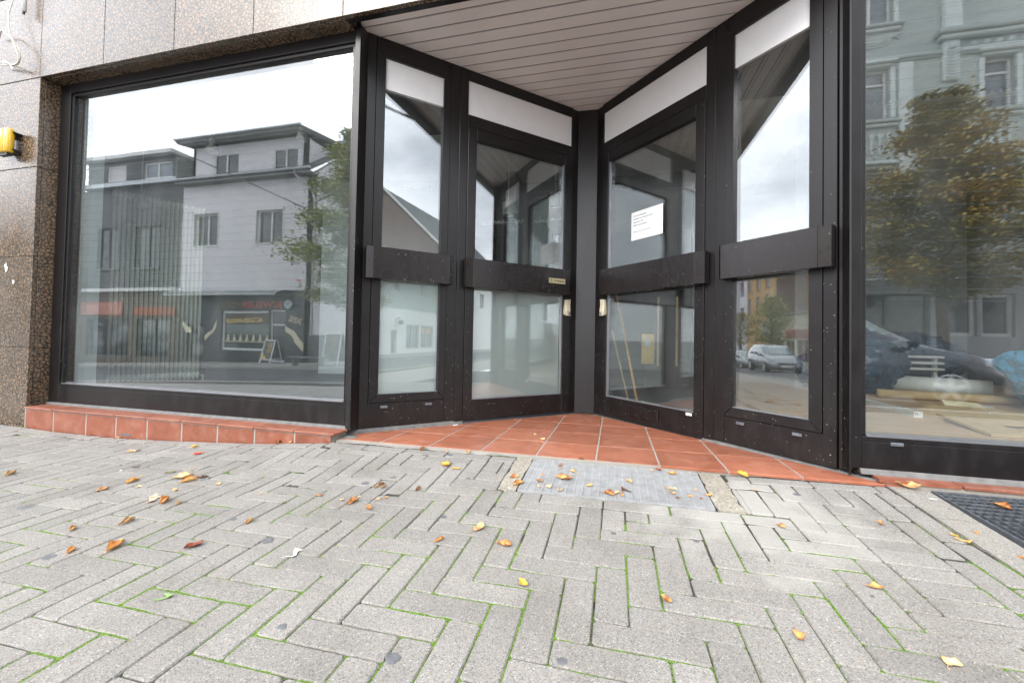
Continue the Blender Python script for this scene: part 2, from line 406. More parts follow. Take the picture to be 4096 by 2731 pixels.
def mat_concrete(name, base=(0.248, 0.235, 0.217), obrand=True, coarse=1.0, stain=True):
    """exposed-aggregate concrete: fine grey, white, tan and dark grains"""
    mt, n, l, b = newmat(name)
    g = n.new('ShaderNodeNewGeometry'); ob = n.new('ShaderNodeObjectInfo')
    v = n.new('ShaderNodeTexVoronoi'); v.inputs['Scale'].default_value = 400 / coarse; l.new(g.outputs['Position'], v.inputs['Vector'])
    sc = n.new('ShaderNodeSeparateColor'); l.new(v.outputs['Color'], sc.inputs['Color'])
    k = base
    grains = ramp(n, [(0.0, tuple(c * 0.60 for c in k)), (0.12, tuple(c * 0.82 for c in k)), (0.30, k), (0.55, (k[0] * 1.04, k[1] * 1.02, k[2] * 1.0)),
                      (0.78, (k[0] * 1.22, k[1] * 1.18, k[2] * 1.10)), (0.93, (k[0] * 1.12, k[1] * 0.98, k[2] * 0.82)), (0.97, (k[0] * 1.6, k[1] * 1.62, k[2] * 1.66))], 'CONSTANT')
    l.new(sc.outputs[0], grains.inputs['Fac'])
    t = n.new('ShaderNodeTexNoise'); t.inputs['Scale'].default_value = 3.2; t.inputs['Detail'].default_value = 9; t.inputs['Roughness'].default_value = 0.65
    l.new(g.outputs['Position'], t.inputs['Vector'])
    cl = ramp(n, [(0.30, (0.80, 0.79, 0.77)), (0.5, (1, 1, 1)), (0.72, (1.10, 1.10, 1.10))]); l.new(t.outputs['Fac'], cl.inputs['Fac'])
    mu = n.new('ShaderNodeMixRGB'); mu.blend_type = 'MULTIPLY'; mu.inputs['Fac'].default_value = 1; l.new(grains.outputs[0], mu.inputs['Color1']); l.new(cl.outputs[0], mu.inputs['Color2'])
    last = mu.outputs[0]
    if obrand:
        mr = n.new('ShaderNodeMapRange'); mr.inputs['To Min'].default_value = 0.90; mr.inputs['To Max'].default_value = 1.08; l.new(ob.outputs['Random'], mr.inputs['Value'])
        s = n.new('ShaderNodeVectorMath'); s.operation = 'SCALE'; l.new(last, s.inputs[0]); l.new(mr.outputs[0], s.inputs['Scale']); last = s.outputs[0]
    if stain:   # cement spilled round the light shaft: whitish film with a ragged outline
        sx = n.new('ShaderNodeVectorMath'); sx.operation = 'DISTANCE'; sx.inputs[1].default_value = (0.50, 1.72, -0.02)
        l.new(g.outputs['Position'], sx.inputs[0])
        t4 = n.new('ShaderNodeTexNoise'); t4.inputs['Scale'].default_value = 9; t4.inputs['Detail'].default_value = 8; l.new(g.outputs['Position'], t4.inputs['Vector'])
        a = n.new('ShaderNodeMath'); a.operation = 'MULTIPLY_ADD'; a.inputs[1].default_value = 0.75; l.new(t4.outputs['Fac'], a.inputs[0]); l.new(sx.outputs['Value'], a.inputs[2])
        mr2 = n.new('ShaderNodeMapRange'); mr2.inputs['From Min'].default_value = 0.82; mr2.inputs['From Max'].default_value = 0.52; mr2.inputs['To Max'].default_value = 0.6
        l.new(a.outputs[0], mr2.inputs['Value'])
        m4 = n.new('ShaderNodeMixRGB'); l.new(mr2.outputs[0], m4.inputs['Fac']); l.new(last, m4.inputs['Color1']); m4.inputs['Color2'].default_value = (0.42, 0.40, 0.36, 1); last = m4.outputs[0]
    l.new(last, b.inputs['Base Color']); b.inputs['Roughness'].default_value = 0.82
    bp = n.new('ShaderNodeBump'); bp.inputs['Strength'].default_value = 0.45; bp.inputs['Distance'].default_value = 0.0012
    l.new(v.outputs['Distance'], bp.inputs['Height']); l.new(bp.outputs[0], b.inputs['Normal'])
    return mt

def mat_joint(name):
    mt, n, l, b = newmat(name)
    g = n.new('ShaderNodeNewGeometry')
    t = n.new('ShaderNodeTexNoise'); t.inputs['Scale'].default_value = 5.5; t.inputs['Detail'].default_value = 4; l.new(g.outputs['Position'], t.inputs['Vector'])
    sx = n.new('ShaderNodeSeparateXYZ'); l.new(g.outputs['Position'], sx.inputs[0])
    mr = n.new('ShaderNodeMapRange'); mr.inputs['From Min'].default_value = 2.05; mr.inputs['From Max'].default_value = 1.0; mr.inputs['To Min'].default_value = -0.22; mr.inputs['To Max'].default_value = 0.10
    l.new(sx.outputs['Y'], mr.inputs['Value'])
    a = n.new('ShaderNodeMath'); a.operation = 'ADD'; l.new(t.outputs['Fac'], a.inputs[0]); l.new(mr.outputs[0], a.inputs[1])
    mask = ramp(n, [(0.40, (0, 0, 0)), (0.47, (1, 1, 1))]); l.new(a.outputs[0], mask.inputs['Fac'])
    t2 = n.new('ShaderNodeTexNoise'); t2.inputs['Scale'].default_value = 240; t2.inputs['Detail'].default_value = 3; l.new(g.outputs['Position'], t2.inputs['Vector'])
    moss = ramp(n, [(0.32, (0.028, 0.062, 0.008)), (0.52, (0.105, 0.190, 0.018)), (0.70, (0.20, 0.30, 0.045))]); l.new(t2.outputs['Fac'], moss.inputs['Fac'])
    soil = ramp(n, [(0.35, (0.018, 0.015, 0.013)), (0.6, (0.055, 0.047, 0.040)), (0.75, (0.16, 0.145, 0.12))]); l.new(t2.outputs['Fac'], soil.inputs['Fac'])
    mx = n.new('ShaderNodeMixRGB'); l.new(mask.outputs[0], mx.inputs['Fac']); l.new(soil.outputs[0], mx.inputs['Color1']); l.new(moss.outputs[0], mx.inputs['Color2'])
    l.new(mx.outputs[0], b.inputs['Base Color']); b.inputs['Roughness'].default_value = 0.95
    bp = n.new('ShaderNodeBump'); bp.inputs['Strength'].default_value = 0.8; bp.inputs['Distance'].default_value = 0.004
    l.new(t2.outputs['Fac'], bp.inputs['Height']); l.new(bp.outputs[0], b.inputs['Normal'])
    return mt

M_glass = mat_glass("window_glass")
M_gran = mat_granite("polished_brown_granite")
M_frame = mat_frame("dark_bronze_aluminium")
M_frame2 = mat_frame("dark_bronze_push_bar", (0.014, 0.0105, 0.0105), 0.28)
M_bead = plain("glazing_bead_metal", (0.34, 0.34, 0.36), 0.35, 0.7)
M_wire = plain("fine_wire", (0.05, 0.07, 0.09), 0.4)
M_rubber = plain("black_rubber", (0.008, 0.008, 0.008), 0.6)
M_white = plain("white_panel", (0.83, 0.81, 0.81), 0.28, var=0.02)
M_slat = plain("soffit_slat_paint", (0.84, 0.78, 0.75), 0.42, var=0.05, scale=3)
M_groove = plain("soffit_groove", (0.20, 0.16, 0.165), 0.5)
M_tile = mat_tile("terracotta_tile")
M_tile_s = mat_tile("terracotta_sill_tile", (0.27, 0.088, 0.05))
M_grout = plain("cement_grout", (0.34, 0.315, 0.275), 0.9, bump=0.4, bscale=260)
M_mortar = plain("grey_mortar", (0.15, 0.146, 0.138), 0.9, bump=0.6, bscale=150, var=0.25, scale=20)
M_pave = mat_concrete("paver_concrete")
M_slabc = mat_concrete("light_shaft_concrete", (0.315, 0.288, 0.24), False, 2.2, False)
M_slabr = mat_concrete("kerb_slab_concrete", (0.27, 0.255, 0.228), False, 1.2, False)
M_joint = mat_joint("moss_and_soil")
M_steel = plain("galvanised_steel", (0.42, 0.42, 0.42), 0.5, 0.3, var=0.15, scale=30, bump=0.1)
M_steeld = plain("weathered_steel", (0.20, 0.215, 0.235), 0.5, 0.7, var=0.2, scale=30)
M_dark = plain("shaft_dark", (0.03, 0.03, 0.032), 0.9)
M_gum = plain("chewing_gum_stain", (0.13, 0.132, 0.138), 0.7, var=0.2, scale=60)
M_beige = plain("beige_plastic", (0.55, 0.50, 0.37), 0.4)
M_paper = plain("white_paper", (0.80, 0.82, 0.82), 0.7, var=0.01)
M_ink = plain("black_ink", (0.02, 0.02, 0.022), 0.7)
M_brass = plain("pale_gold_plate", (0.50, 0.44, 0.25), 0.4, 0.2)
M_yellow = plain("yellow_enamel", (0.70, 0.42, 0.02), 0.25, coat=0.5)
M_cable = plain("cream_cable", (0.60, 0.57, 0.48), 0.5)
M_black = plain("black_part", (0.01, 0.01, 0.01), 0.4)

# ------------------------------------------------------------------ our building: granite wall
GY = 2.04
bw = thing('granite_facade', (-4.3, GY, 0), 'building front clad in polished brown granite slabs around the shop windows', 'building')
def slab_mesh(w, h, t=0.030): return MB().bbox(0, w, 0, t, 0, h, 0.002)
xj = [-8.32 + 0.6695 * i for i in range(0, 21)]
ups = {}
for i in range(len(xj) - 1):
    for z0, z1 in ((2.556, 3.24), (3.244, 3.90)):
        o = MB().bbox(xj[i] + .0015, xj[i + 1] - .0015, GY, GY + 0.03, z0 + (0 if z0 < 3 else .001), z1 - .002, 0.0025).build('granite_slab', M_gran, bw)
zs = [-0.35, 0.483, 1.180, 1.865, 2.553]
for x0, x1 in ((-4.966, -4.297), (-5.636, -4.9665), (-6.306, -5.6365)):
    for k in range(4):
        MB().bbox(x0 + .0015, x1 - (0 if x1 == -4.297 else .0015), GY + random.uniform(0, .002), GY + 0.03, zs[k] + .0015, zs[k + 1] - .0015, 0.0025).build('granite_slab', M_gran, bw)
for k in range(4):       # slabs lining the reveal beside the window
    lo = zs[k] if k else 0.03
    MB().bbox(-4.327, -4.2985, GY + 0.0325, 2.30, lo + .0015, zs[k + 1] - .0015, 0.002).build('granite_slab', M_gran, bw)
MB().bbox(-4.327, -4.2985, GY + 0.0325, 2.20, -0.35, 0.028, 0.002).build('granite_slab', M_gran, bw)
# slabs on the underside over the windows
for i in range(len(xj) - 1):
    if xj[i + 1] <= -4.2: continue
    if -1.7 < xj[i] < 0.9: continue
    MB().bbox(max(xj[i], -4.297) + .0015, min(xj[i + 1], 99) - .0015, GY + 0.032, 2.19, 2.5575, 2.588, 0.002).build('granite_slab', M_gran, bw)
M_conc = plain("rough_concrete", (0.25, 0.24, 0.22), 0.9)
MB().box(-8.3, 5.06, 2.074, 2.11, 2.64, 3.89).build('backing_wall', M_conc, bw)
MB().box(-8.3, -4.33, 2.074, 2.30, -0.35, 2.63).build('backing_wall', M_conc, bw)
MB().box(-8.3, 5.06, 2.12, 9.0, 2.95, 8.5).build('upper_sky_block', M_conc, bw)  # unseen plain box added above the shop to block sky light
# granite pier at the far right end of the shop
for k in range(4):
    MB().bbox(4.35, 5.02, GY, GY + 0.03, zs[k] + .0015, zs[k + 1] - .0015, 0.0025).build('granite_slab', M_gran, bw)
MB().box(4.36, 5.06, 2.074, 2.30, -0.35, 2.63).build('backing_wall', M_conc, bw)

# things on the granite wall
c = thing('wall_cable', (-4.5, 2.03, 2.7), 'loose cream cable looped and hanging on the upper granite wall', 'cable')
p = [(-4.568, 2.0, 3.30), (-4.568, 2.0, 3.173), (-4.572, 1.985, 3.05), (-4.521, 1.97, 2.889), (-4.455, 1.97, 2.78), (-4.424, 1.975, 2.70), (-4.425, 1.98, 2.655), (-4.47, 1.985, 2.64), (-4.54, 1.99, 2.655), (-4.62, 2.0, 2.70), (-4.70, 2.02, 2.72)]
def smooth(path, n=6):
    P = [Vector(q) for q in path]; out = []
    for i in range(len(P) - 1):
        p0, p1, p2, p3 = P[max(i - 1, 0)], P[i], P[i + 1], P[min(i + 2, len(P) - 1)]
        for k in range(n):
            t = k / n
            out.append(0.5 * ((2 * p1) + (p2 - p0) * t + (2 * p0 - 5 * p1 + 4 * p2 - p3) * t * t + (3 * p1 - p0 - 3 * p2 + p3) * t ** 3))
    return out + [P[-1]]
MB().tube(smooth(p), 0.0045).build('cable', M_cable, c, True)
MB().tube(smooth([(-4.75, 2.02, 2.92), (-4.66, 1.99, 2.94), (-4.586, 1.98, 2.894), (-4.50, 1.98, 2.83), (-4.45, 1.985, 2.77), (-4.428, 1.99, 2.70), (-4.46, 1.995, 2.65), (-4.53, 2.0, 2.655), (-4.60, 2.0, 2.665), (-4.69, 2.01, 2.68)]), 0.0045).build('cable', M_cable, c, True)
MB().tube(smooth([(-4.69, 2.0, 2.70), (-4.60, 1.985, 2.675), (-4.52, 1.975, 2.65), (-4.464, 1.97, 2.59)]), 0.004).build('cable_end', M_paper, c, True)
pp = thing('cut_pipe', (-4.43, 2.0, 3.05), 'short white pipe end sticking down on the granite wall beside the cable', 'pipe')
MB().tube([(-4.431, 2.0, 3.40), (-4.431, 2.0, 3.055)], 0.013, 12).build('pipe', M_paper, pp, True)
MB().tube([(-4.431, 2.0, 3.054), (-4.436, 2.0, 3.035)], 0.008, 8).build('cut_end', M_black, pp)
yb = thing('wall_lamp', (-4.55, 2.03, 2.06), 'yellow rounded lamp housing fixed to the granite at the left edge', 'lamp')
for x in (-4.50, -4.553, -4.606):
    MB().tube([(x, 1.985, 1.965), (x, 1.985, 1.975), (x, 1.985, 2.135), (x, 1.985, 2.147)], [0.020, 0.0265, 0.0265, 0.018], 14).build('tube', M_yellow, yb, True)
for z in (2.12, 1.99): MB().box(-4.63, -4.463, 1.99, 2.04, z - .004, z + .004).build('bracket', M_black, yb)
MB().box(-4.60, -4.50, 1.975, 2.005, 1.945, 1.966).build('socket', M_black, yb)
st1 = thing('sticker_rest', (-4.58, 2.035, 1.1), 'torn white sticker rest, bigger of two on the granite pier', 'sticker')
MB().prism([(-4.615, 1.125), (-4.600, 1.12), (-4.590, 1.14), (-4.585, 1.10), (-4.570, 1.105), (-4.578, 1.075), (-4.595, 1.06), (-4.60, 1.085)], 0, 0.0008, lambda x, z, y: (x, GY - 0.0005 - y, z)).build('paper', M_paper, st1)
st2 = thing('sticker_rest', (-4.50, 2.035, 0.99), 'torn white sticker rest, smaller of two on the granite pier', 'sticker')
MB().prism([(-4.513, 0.998), (-4.495, 1.0), (-4.488, 0.985), (-4.497, 0.968), (-4.508, 0.972)], 0, 0.0008, lambda x, z, y: (x, GY - 0.0005 - y, z)).build('paper', M_paper, st2)

# ------------------------------------------------------------------ display windows
def window(name, x0, x1, gx0, gx1, label):
    t = thing(name, ((x0 + x1) / 2, 2.17, 0.06), label, 'window')
    yf = 2.16
    z0, z1, g0, g1 = 0.059, 2.586, 0.208, 2.465
    # stiles: flat face, then a stepped bead
    MB().bbox(x0, gx0 - .022, yf, 2.24, z0, z1, .002).build('frame_stile', M_frame, t)
    MB().bbox(gx0 - .0215, gx0, yf + .010, 2.23, g0, g1, .002).build('glazing_bead', M_frame, t)
    MB().bbox(gx1 + .022, x1, yf, 2.24, z0, z1, .002).build('frame_stile', M_frame, t)
    MB().bbox(gx1, gx1 + .0215, yf + .010, 2.23, g0, g1, .002).build('glazing_bead', M_frame, t)
    MB().bbox(gx0 - .0218, gx1 + .0218, yf, 2.24, g1 + .022, z1, .002).build('top_rail', M_frame, t)
    MB().bbox(gx0 - .0218, gx1 + .0218, yf + .012, 2.23, g1, g1 + .0215, .002).build('glazing_bead', M_frame, t)
    MB().bbox(gx0 - .0218, gx1 + .0218, yf + .001, 2.24, z0, .1835, .002).build('bottom_rail', M_frame, t)
    MB().bbox(gx0 - .0218, gx1 + .0218, yf + .001, 2.24, .1845, g0 - .002, .0015).build('bottom_rail', M_frame, t)
    MB().box(gx0, gx1, yf + .0045, yf + .026, g0 - .0018, g0 + .004).build('glazing_strip', M_bead, t)
    MB().box(gx0 - .01, gx1 + .01, 2.186, 2.206, g0 - .003, g1 + .01).build('glass_pane', M_glass, t)
    MB().box(gx0, gx1, 2.19, 2.202, g0, g0 + .012).build('spacer', M_bead, t)
    aw = MB(); z = g0 + .62
    while z < g1 - .04: aw.box(gx0 + .004, gx1 - .004, 2.1945, 2.1955, z, z + .0011); z += .0545
    wo = aw.build('alarm_wires', M_wire, t); wo['kind'] = 'stuff'
    return t
lw = window('display_window', -4.297, -1.592, -4.166, -1.645, 'large left shop window reflecting a grey jeweller house and white clouds')
rw = window('display_window', 1.068, 4.34, 1.131, 4.28, 'large right shop window reflecting a tree, a black car and ornate house')
for t_, x0, x1 in ((rw, 1.218, 1.266), (rw, 3.0, 3.048)):
    MB().bbox(x0, x1, 2.150, 2.163, .172, .187, .002).build('drain_cap', M_steeld, t_)
for x0 in (-4.115, -1.80): MB().box(x0, x0 + .03, 2.1585, 2.163, .176, .182).build('drain_slot', M_black, lw)

# corner posts with grooves
def post(poly, name, label, z0=0.03, z1=2.60, cat='post'):
    t = thing(name, (poly[0][0], poly[0][1], z0), label, cat)
    MB().prism(poly, z0, z1).build('profile', M_frame, t)
    return t
def xy(T, a, o): q = T(a, o, 0); return (q[0], q[1])
pl = post([(-1.590, 2.157), (-1.590, 2.25), xy(TL, .08, -.10), xy(TL, .0822, -.002), xy(TL, .050, -.002), xy(TL, .050, -.007), xy(TL, .044, -.007), xy(TL, .044, -.001), (-1.616 + .01, 2.142), (-1.575 + .0, 2.1465)][::-1],
          'corner_post', 'grooved dark metal corner post between the left window and the entrance')
# simple fluted cover strips in front of both corners
for T, tt, sg in ((TL, pl, 1),):
    for a in (.004, .030): MB().bbox(a, a + .018, .0, .006, .03, 2.60, .002, T).build('cover_strip', M_frame, tt)
pr_ = post([(1.066, 2.157), (1.066, 2.25), xy(TR, .077, -.10), xy(TR, .0755, -.002), xy(TR, .055, -.002), xy(TR, .055, -.007), xy(TR, .049, -.007), xy(TR, .049, -.001), (1.052, 2.142), (1.062, 2.146)],
           'corner_post', 'grooved dark metal corner post between the entrance and the right window')
for a in (.004, .030): MB().bbox(a, a + .016, .0, .006, .03, 2.60, .002, TR).build('cover_strip', M_frame, pr_)

# ------------------------------------------------------------------ entrance wings
def frosted(name):
    mt, n, l, b = newmat(name); n.remove(b); out = [x for x in n if x.type == 'OUTPUT_MATERIAL'][0]
    g = n.new('ShaderNodeNewGeometry'); t = n.new('ShaderNodeTexNoise'); t.inputs['Scale'].default_value = 2; l.new(g.outputs['Position'], t.inputs['Vector'])
    d = n.new('ShaderNodeBsdfDiffuse'); d.inputs['Color'].default_value = (0.74, 0.80, 0.79, 1)
    tr = n.new('ShaderNodeBsdfTranslucent'); tr.inputs['Color'].default_value = (0.70, 0.76, 0.75, 1)
    tp = n.new('ShaderNodeBsdfTransparent'); tp.inputs['Color'].default_value = (0.85, 0.9, 0.9, 1)
    a = n.new('ShaderNodeMixShader'); a.inputs['Fac'].default_value = 0.4; l.new(d.outputs[0], a.inputs[1]); l.new(tr.outputs[0], a.inputs[2])
    b2 = n.new('ShaderNodeMixShader'); b2.inputs['Fac'].default_value = 0.12; l.new(a.outputs[0], b2.inputs[1]); l.new(tp.outputs[0], b2.inputs[2])
    l.new(b2.outputs[0], out.inputs['Surface']); return mt
M_frost = frosted("frosted_film")

def bar(T, t, x0, f0, f1, x1, z0, z1, o, mat):
    """hollow push bar: flat face between two slanted end caps"""
    MB().bbox(f0, f1, .012, o, z0, z1, .0015, T).build('push_bar_face', mat, t)
    def cap(a, b_):   # a: outer end at wing, b_: at the face
        pts = [(a, .012), (b_, .012), (b_, o - .001), (a, o - .012)] if abs(a - b_) > .01 else [(a, .012), (b_, .012), (b_, o - .001), (a, o - .003)]
        MB().prism(pts, z0 + .001, z1 - .001, T).build('push_bar_cap', mat, t)
    cap(x0, f0 - .0008 * (1 if f0 < f1 else -1)); cap(x1, f1 + .0008 * (1 if f0 < f1 else -1))

def wing(T, side):
    left = side == 'L'
    sl = 'left' if left else 'right'
    # fixed side light
    t = thing('side_window', T(.40, 0, .02), 'narrow fixed window of the entrance beside the %s corner post, %s' % (sl, 'lower pane frosted' if left else 'reflecting a silver car'), 'window')
    e1, e2 = (.655, .731) if left else (.648, .717)
    s0 = .1435
    MB().bbox(.0835, s0 - .0015, -.06, .0, .022, 2.615, .002, T).build('frame_stile', M_frame, t)
    MB().bbox(e1 + .0015, e2, -.06, .0, .022, 2.615, .002, T).build('frame_stile', M_frame, t)
    MB().bbox(s0, e1, -.06, -.001, 2.552, 2.615, .002, T).build('frame_head', M_frame, t)
    MB().bbox(s0 - .006, e1 + .000, -.06, -.0005, .022, .1815, .002, T).build('kick_panel', M_frame, t)
    ga, gb, g0, g1 = .202, e1 - .048, .238, 2.487
    # sash with mitred corners
    O = [(s0, .1845), (e1, .1845), (e1, 2.550), (s0, 2.550)]; I = [(ga, g0), (gb, g0), (gb, g1), (ga, g1)]
    for k, nm in enumerate(('sash_rail', 'sash_stile', 'sash_rail', 'sash_stile')):
        k2 = (k + 1) % 4
        # leave a hairline at the mitre
        def mid(p, q, f): return (p[0] + (q[0] - p[0]) * f, p[1] + (q[1] - p[1]) * f)
        q = [mid(O[k], O[k2], .0012), mid(O[k2], O[k], .0012), mid(I[k2], I[k], .003), mid(I[k], I[k2], .003)]
        q = [mid(O[k], O[k2], .0009), mid(O[k2], O[k], .0009), mid(I[k2], I[k], .0022), mid(I[k], I[k2], .0022)]
        MB().hexa([T(q[i][0], o, q[i][1]) for o in (-.05, .005) for i in range(4)]).build(nm, M_frame, t)
    MB().box(ga - .006, gb + .006, -.028, -.004, g0 - .006, g0 + .003, T).build('glazing_strip', M_bead, t)
    MB().box(ga - .008, gb + .008, -.036, -.018, g0 - .004, 2.281, T).build('glass_pane', M_glass, t)
    MB().bbox(ga - .004, gb + .004, -.034, -.012, 2.282, g1 + .004, .001, T).build('transom_panel', M_white, t)
    if left: MB().box(ga, gb, -.041, -.038, g0, 1.10, T).build('frosted_film', M_frost, t)
    for a in ((.219, .521) if left else (.229, .524)):
        MB().bbox(a, a + .046, .0, .012, .146, .1625, .002, T).build('drain_cap', M_steeld, t)
    if left: bar(T, t, .100, .144, .658, .682, .994, 1.200, .070, M_frame2)
    else: bar(T, t, .086, .139, .637, .652, 1.000, 1.203, .070, M_frame2)
    # door with its frame and transom
    d = thing('entrance_door', T(1.28, 0, .015), ('left entrance door with a gold plate on its push bar and frosted lower glass' if left else 'right entrance door with a paper notice and a letter flap at the bottom'), 'door')
    E = 1.766 if left else 1.726
    p0 = e2 + .0015; p1 = .7985 if left else .782
    W = 1.830 if left else 1.800
    MB().bbox(p0, p1, -.06, .0, .010, 2.615, .002, T).build('door_jamb', M_frame, d)
    MB().bbox(E + .002, W, -.06, -.012, .0, 2.615, .002, T).build('door_jamb', M_frame, d)
    MB().bbox(p1 + .0005, E + .0015, -.06, .0, 2.190, 2.279, .002, T).build('transom_bar', M_frame, d)
    MB().bbox(p1 + .0005, E + .0015, -.06, -.001, 2.536, 2.615, .002, T).build('frame_head', M_frame, d)
    MB().bbox(p1 + .0005, E - .012, -.030, -.010, 2.2795, 2.5355, .001, T).build('transom_panel', M_white, d)
    MB().bbox(E - .0115, E + .0015, -.055, -.001, 2.2795, 2.5355, .001, T).build('glazing_bead', M_frame, d)
    for a in (.90, 1.62): MB().bbox(a, a + .035, .0, .004, 2.232, 2.242, .001, T).build('drain_cap', M_frame, d)
    l0, l1, z0, z1 = p1 + .003, E - .002, .016, 2.187
    ga, gb, g0, g1 = (.872, 1.680, .163, 2.100) if left else (.853, 1.650, .163, 2.100)
    MB().bbox(l0, ga - .001, -.045, .004, z0, z1, .002, T).build('door_stile', M_frame, d)
    MB().bbox(gb + .001, l1, -.045, .004, z0, z1, .002, T).build('door_stile', M_frame, d)
    MB().bbox(ga, gb, -.045, .0035, z0, g0, .002, T).build('door_rail', M_frame, d)
    MB().bbox(ga, gb, -.045, .0035, g1, z1, .002, T).build('door_rail', M_frame, d)
    MB().box(ga, gb, -.030, -.005, g0, g0 + .006, T).build('glazing_strip', M_bead, d)
    MB().box(gb - .008, gb + .0005, -.030, -.005, g0 + .0065, g1 - .001, T).build('glazing_strip', M_bead, d)
    MB().box(ga - .004, gb - .0085, -.036, -.018, g0 + .0065, g1 + .004, T).build('glass_pane', M_glass, d)
    if left: MB().box(ga, gb - .009, -.041, -.038, g0 + .007, 1.10, T).build('frosted_film', M_frost, d)
    MB().bbox(l0 + .01, l1, -.012, .003, .006, .0145, .001, T).build('weather_bar', M_rubber, d)
    if left: bar(T, d, .781, .834, 1.704, 1.708, .9885, 1.198, .070, M_frame2)
    else: bar(T, d, .745, .8075, 1.665, 1.669, .9885, 1.194, .070, M_frame2)
    return t, d
swl, dl = wing(TL, 'L')
swr, dr = wing(TR, 'R')

# gold plate "Drücken"
xdir, up = dL, Vector((0, 0, 1))
pls = MB().box(1.492, 1.653, .0705, .0716, 1.0765, 1.1165, TL).build('sign_plate', M_brass, dl)
text_obj('lettering', "Drücken", 0.030, M_ink, pls, TL(1.540, .0718, 1.088), dL, up, width=0.104, bold=0.0006)
for k in range(4):
    text_obj('small_print', "HUTH HALTE MONTAGE GMBH"[k * 6:k * 6 + 6 + k % 2], 0.0075, M_ink, pls, TL(1.503, .0718, 1.1055 - .0075 * k), dL, up, width=0.024)
# beige handle blocks (finger guards) at the meeting stiles
for T, d, a0, a1 in ((TL, dl, 1.687, 1.748), (TR, dr, 1.648, 1.707)):
    prof = [(a0, .004), (a0, .030), (a0 + .012, .036), (a1 - .012, .034), (a1, .02), (a1, .004)]
    sg = 1
    mb = MB()
    secs = [(.822, .006, 1.0), (.835, .0, 1.0), (.862, .0, 1.15), (.905, .002, .8), (.952, .004, .75), (.957, .008, .7)]
    for i, (z, ins, dep) in enumerate(secs):
        for (a, o) in prof: mb.v.append(T(a0 + (a - a0) * (1 - ins * 4) + ins * 2, .004 + (o - .004) * dep, z))
    nP = len(prof)
    for i in range(len(secs) - 1):
        for j in range(nP): mb.f.append((i * nP + j, i * nP + (j + 1) % nP, (i + 1) * nP + (j + 1) % nP, (i + 1) * nP + j))
    mb.f.append(tuple(range(nP))[::-1]); mb.f.append(tuple(range((len(secs) - 1) * nP, len(secs) * nP)))
    h = mb.build('handle_block', M_beige, d)
    MB().cyl(T((a0 + a1) / 2 + .008, .030, .838), .010, .014, 12, axis=tuple(nL if T is TL else nR)).build('lock', M_steeld, h)
# letter flap and little labels on the right door
fl = MB().bbox(1.122, 1.398, .0045, .016, .048, .130, .004, TR).build('letter_flap', M_frame2, dr)
MB().bbox(1.134, 1.386, .0162, .0185, .058, .120, .002, TR).build('flap_cover', M_frame, fl)
MB().box(.862, .905, .0042, .0052, .141, .158, TR).build('paper_label', M_paper, dr)
# drilled holes in the push bars
def holes(T, parent, pts, o):
    for a, z in pts: MB().cyl(T(a, o, z), .0032, .0012, 8, axis=tuple(nL if T is TL else nR)).build('screw_hole', M_bead if (int(a * 1000) % 3 == 0) else M_black, parent)
holes(TL, swl, [(.262, 1.165), (.300, 1.164), (.345, 1.166), (.356, 1.166), (.527, 1.169), (.542, 1.172), (.557, 1.170), (.25, 1.010), (.295, 1.011), (.342, 1.004), (.350, 1.002), (.522, 1.012), (.540, 1.004), (.556, 1.013)], .0702)
holes(TR, swr, [(.575, 1.165), (.245, 1.172), (.575, 1.010), (.245, 1.016)], .0702)

# paper notice behind the right door glass
nt = thing('paper_notice', TR(1.266, -.014, 1.39), 'white printed paper notice taped inside the right door glass', 'notice')
ndir = -dR
pa = MB()
for i in range(5):
    for j in range(3):
        a = 1.412 - .293 * i / 4; z = 1.392 + .217 * j / 2
        pa.v.append(TR(a, -.0165 + .0015 * sin(i * 1.7), z))
for i in range(4):
    for j in range(2): pa.f.append((i * 3 + j, (i + 1) * 3 + j, (i + 1) * 3 + j + 1, i * 3 + j + 1))
pob = pa.build('paper', M_paper, nt, fix=False)
sm = pob.modifiers.new('thickness', 'SOLIDIFY'); sm.thickness = 0.0004; sm.offset = -1
for k, (s_, sz, dz) in enumerate((("Wir sind umgezogen", .0150, .024), ("Sie finden uns ab sofort auf der", .0150, .048), ("Ickernerstr. 44a", .0150, .073), ("44581 Castrop-Rauxel", .0150, .097), ("Pflegedienst Gemeinsam Stark GmbH", .0105, .145))):
    text_obj('printed_line', s_, sz, M_ink, pob, TR(1.392, -.0145, 1.609 - dz - .012), ndir, up, depth=.0002)

# central post
cp = thing('centre_post', (-.245, 3.45, 0), 'dark metal centre post where the two entrance doors meet', 'post')
a_ = xy(TL, 1.831, -.012); b_ = xy(TR, 1.801, -.012)
MB().prism([a_, b_, (b_[0] + .03, b_[1] + .08), (a_[0] - .03, a_[1] + .08)], -.004, 2.615).build('profile', M_frame, cp)
MB().cyl((-.205, a_[1] - .001, 1.232), .004, .003, 8, axis='y').build('screw_hole', M_black, cp)

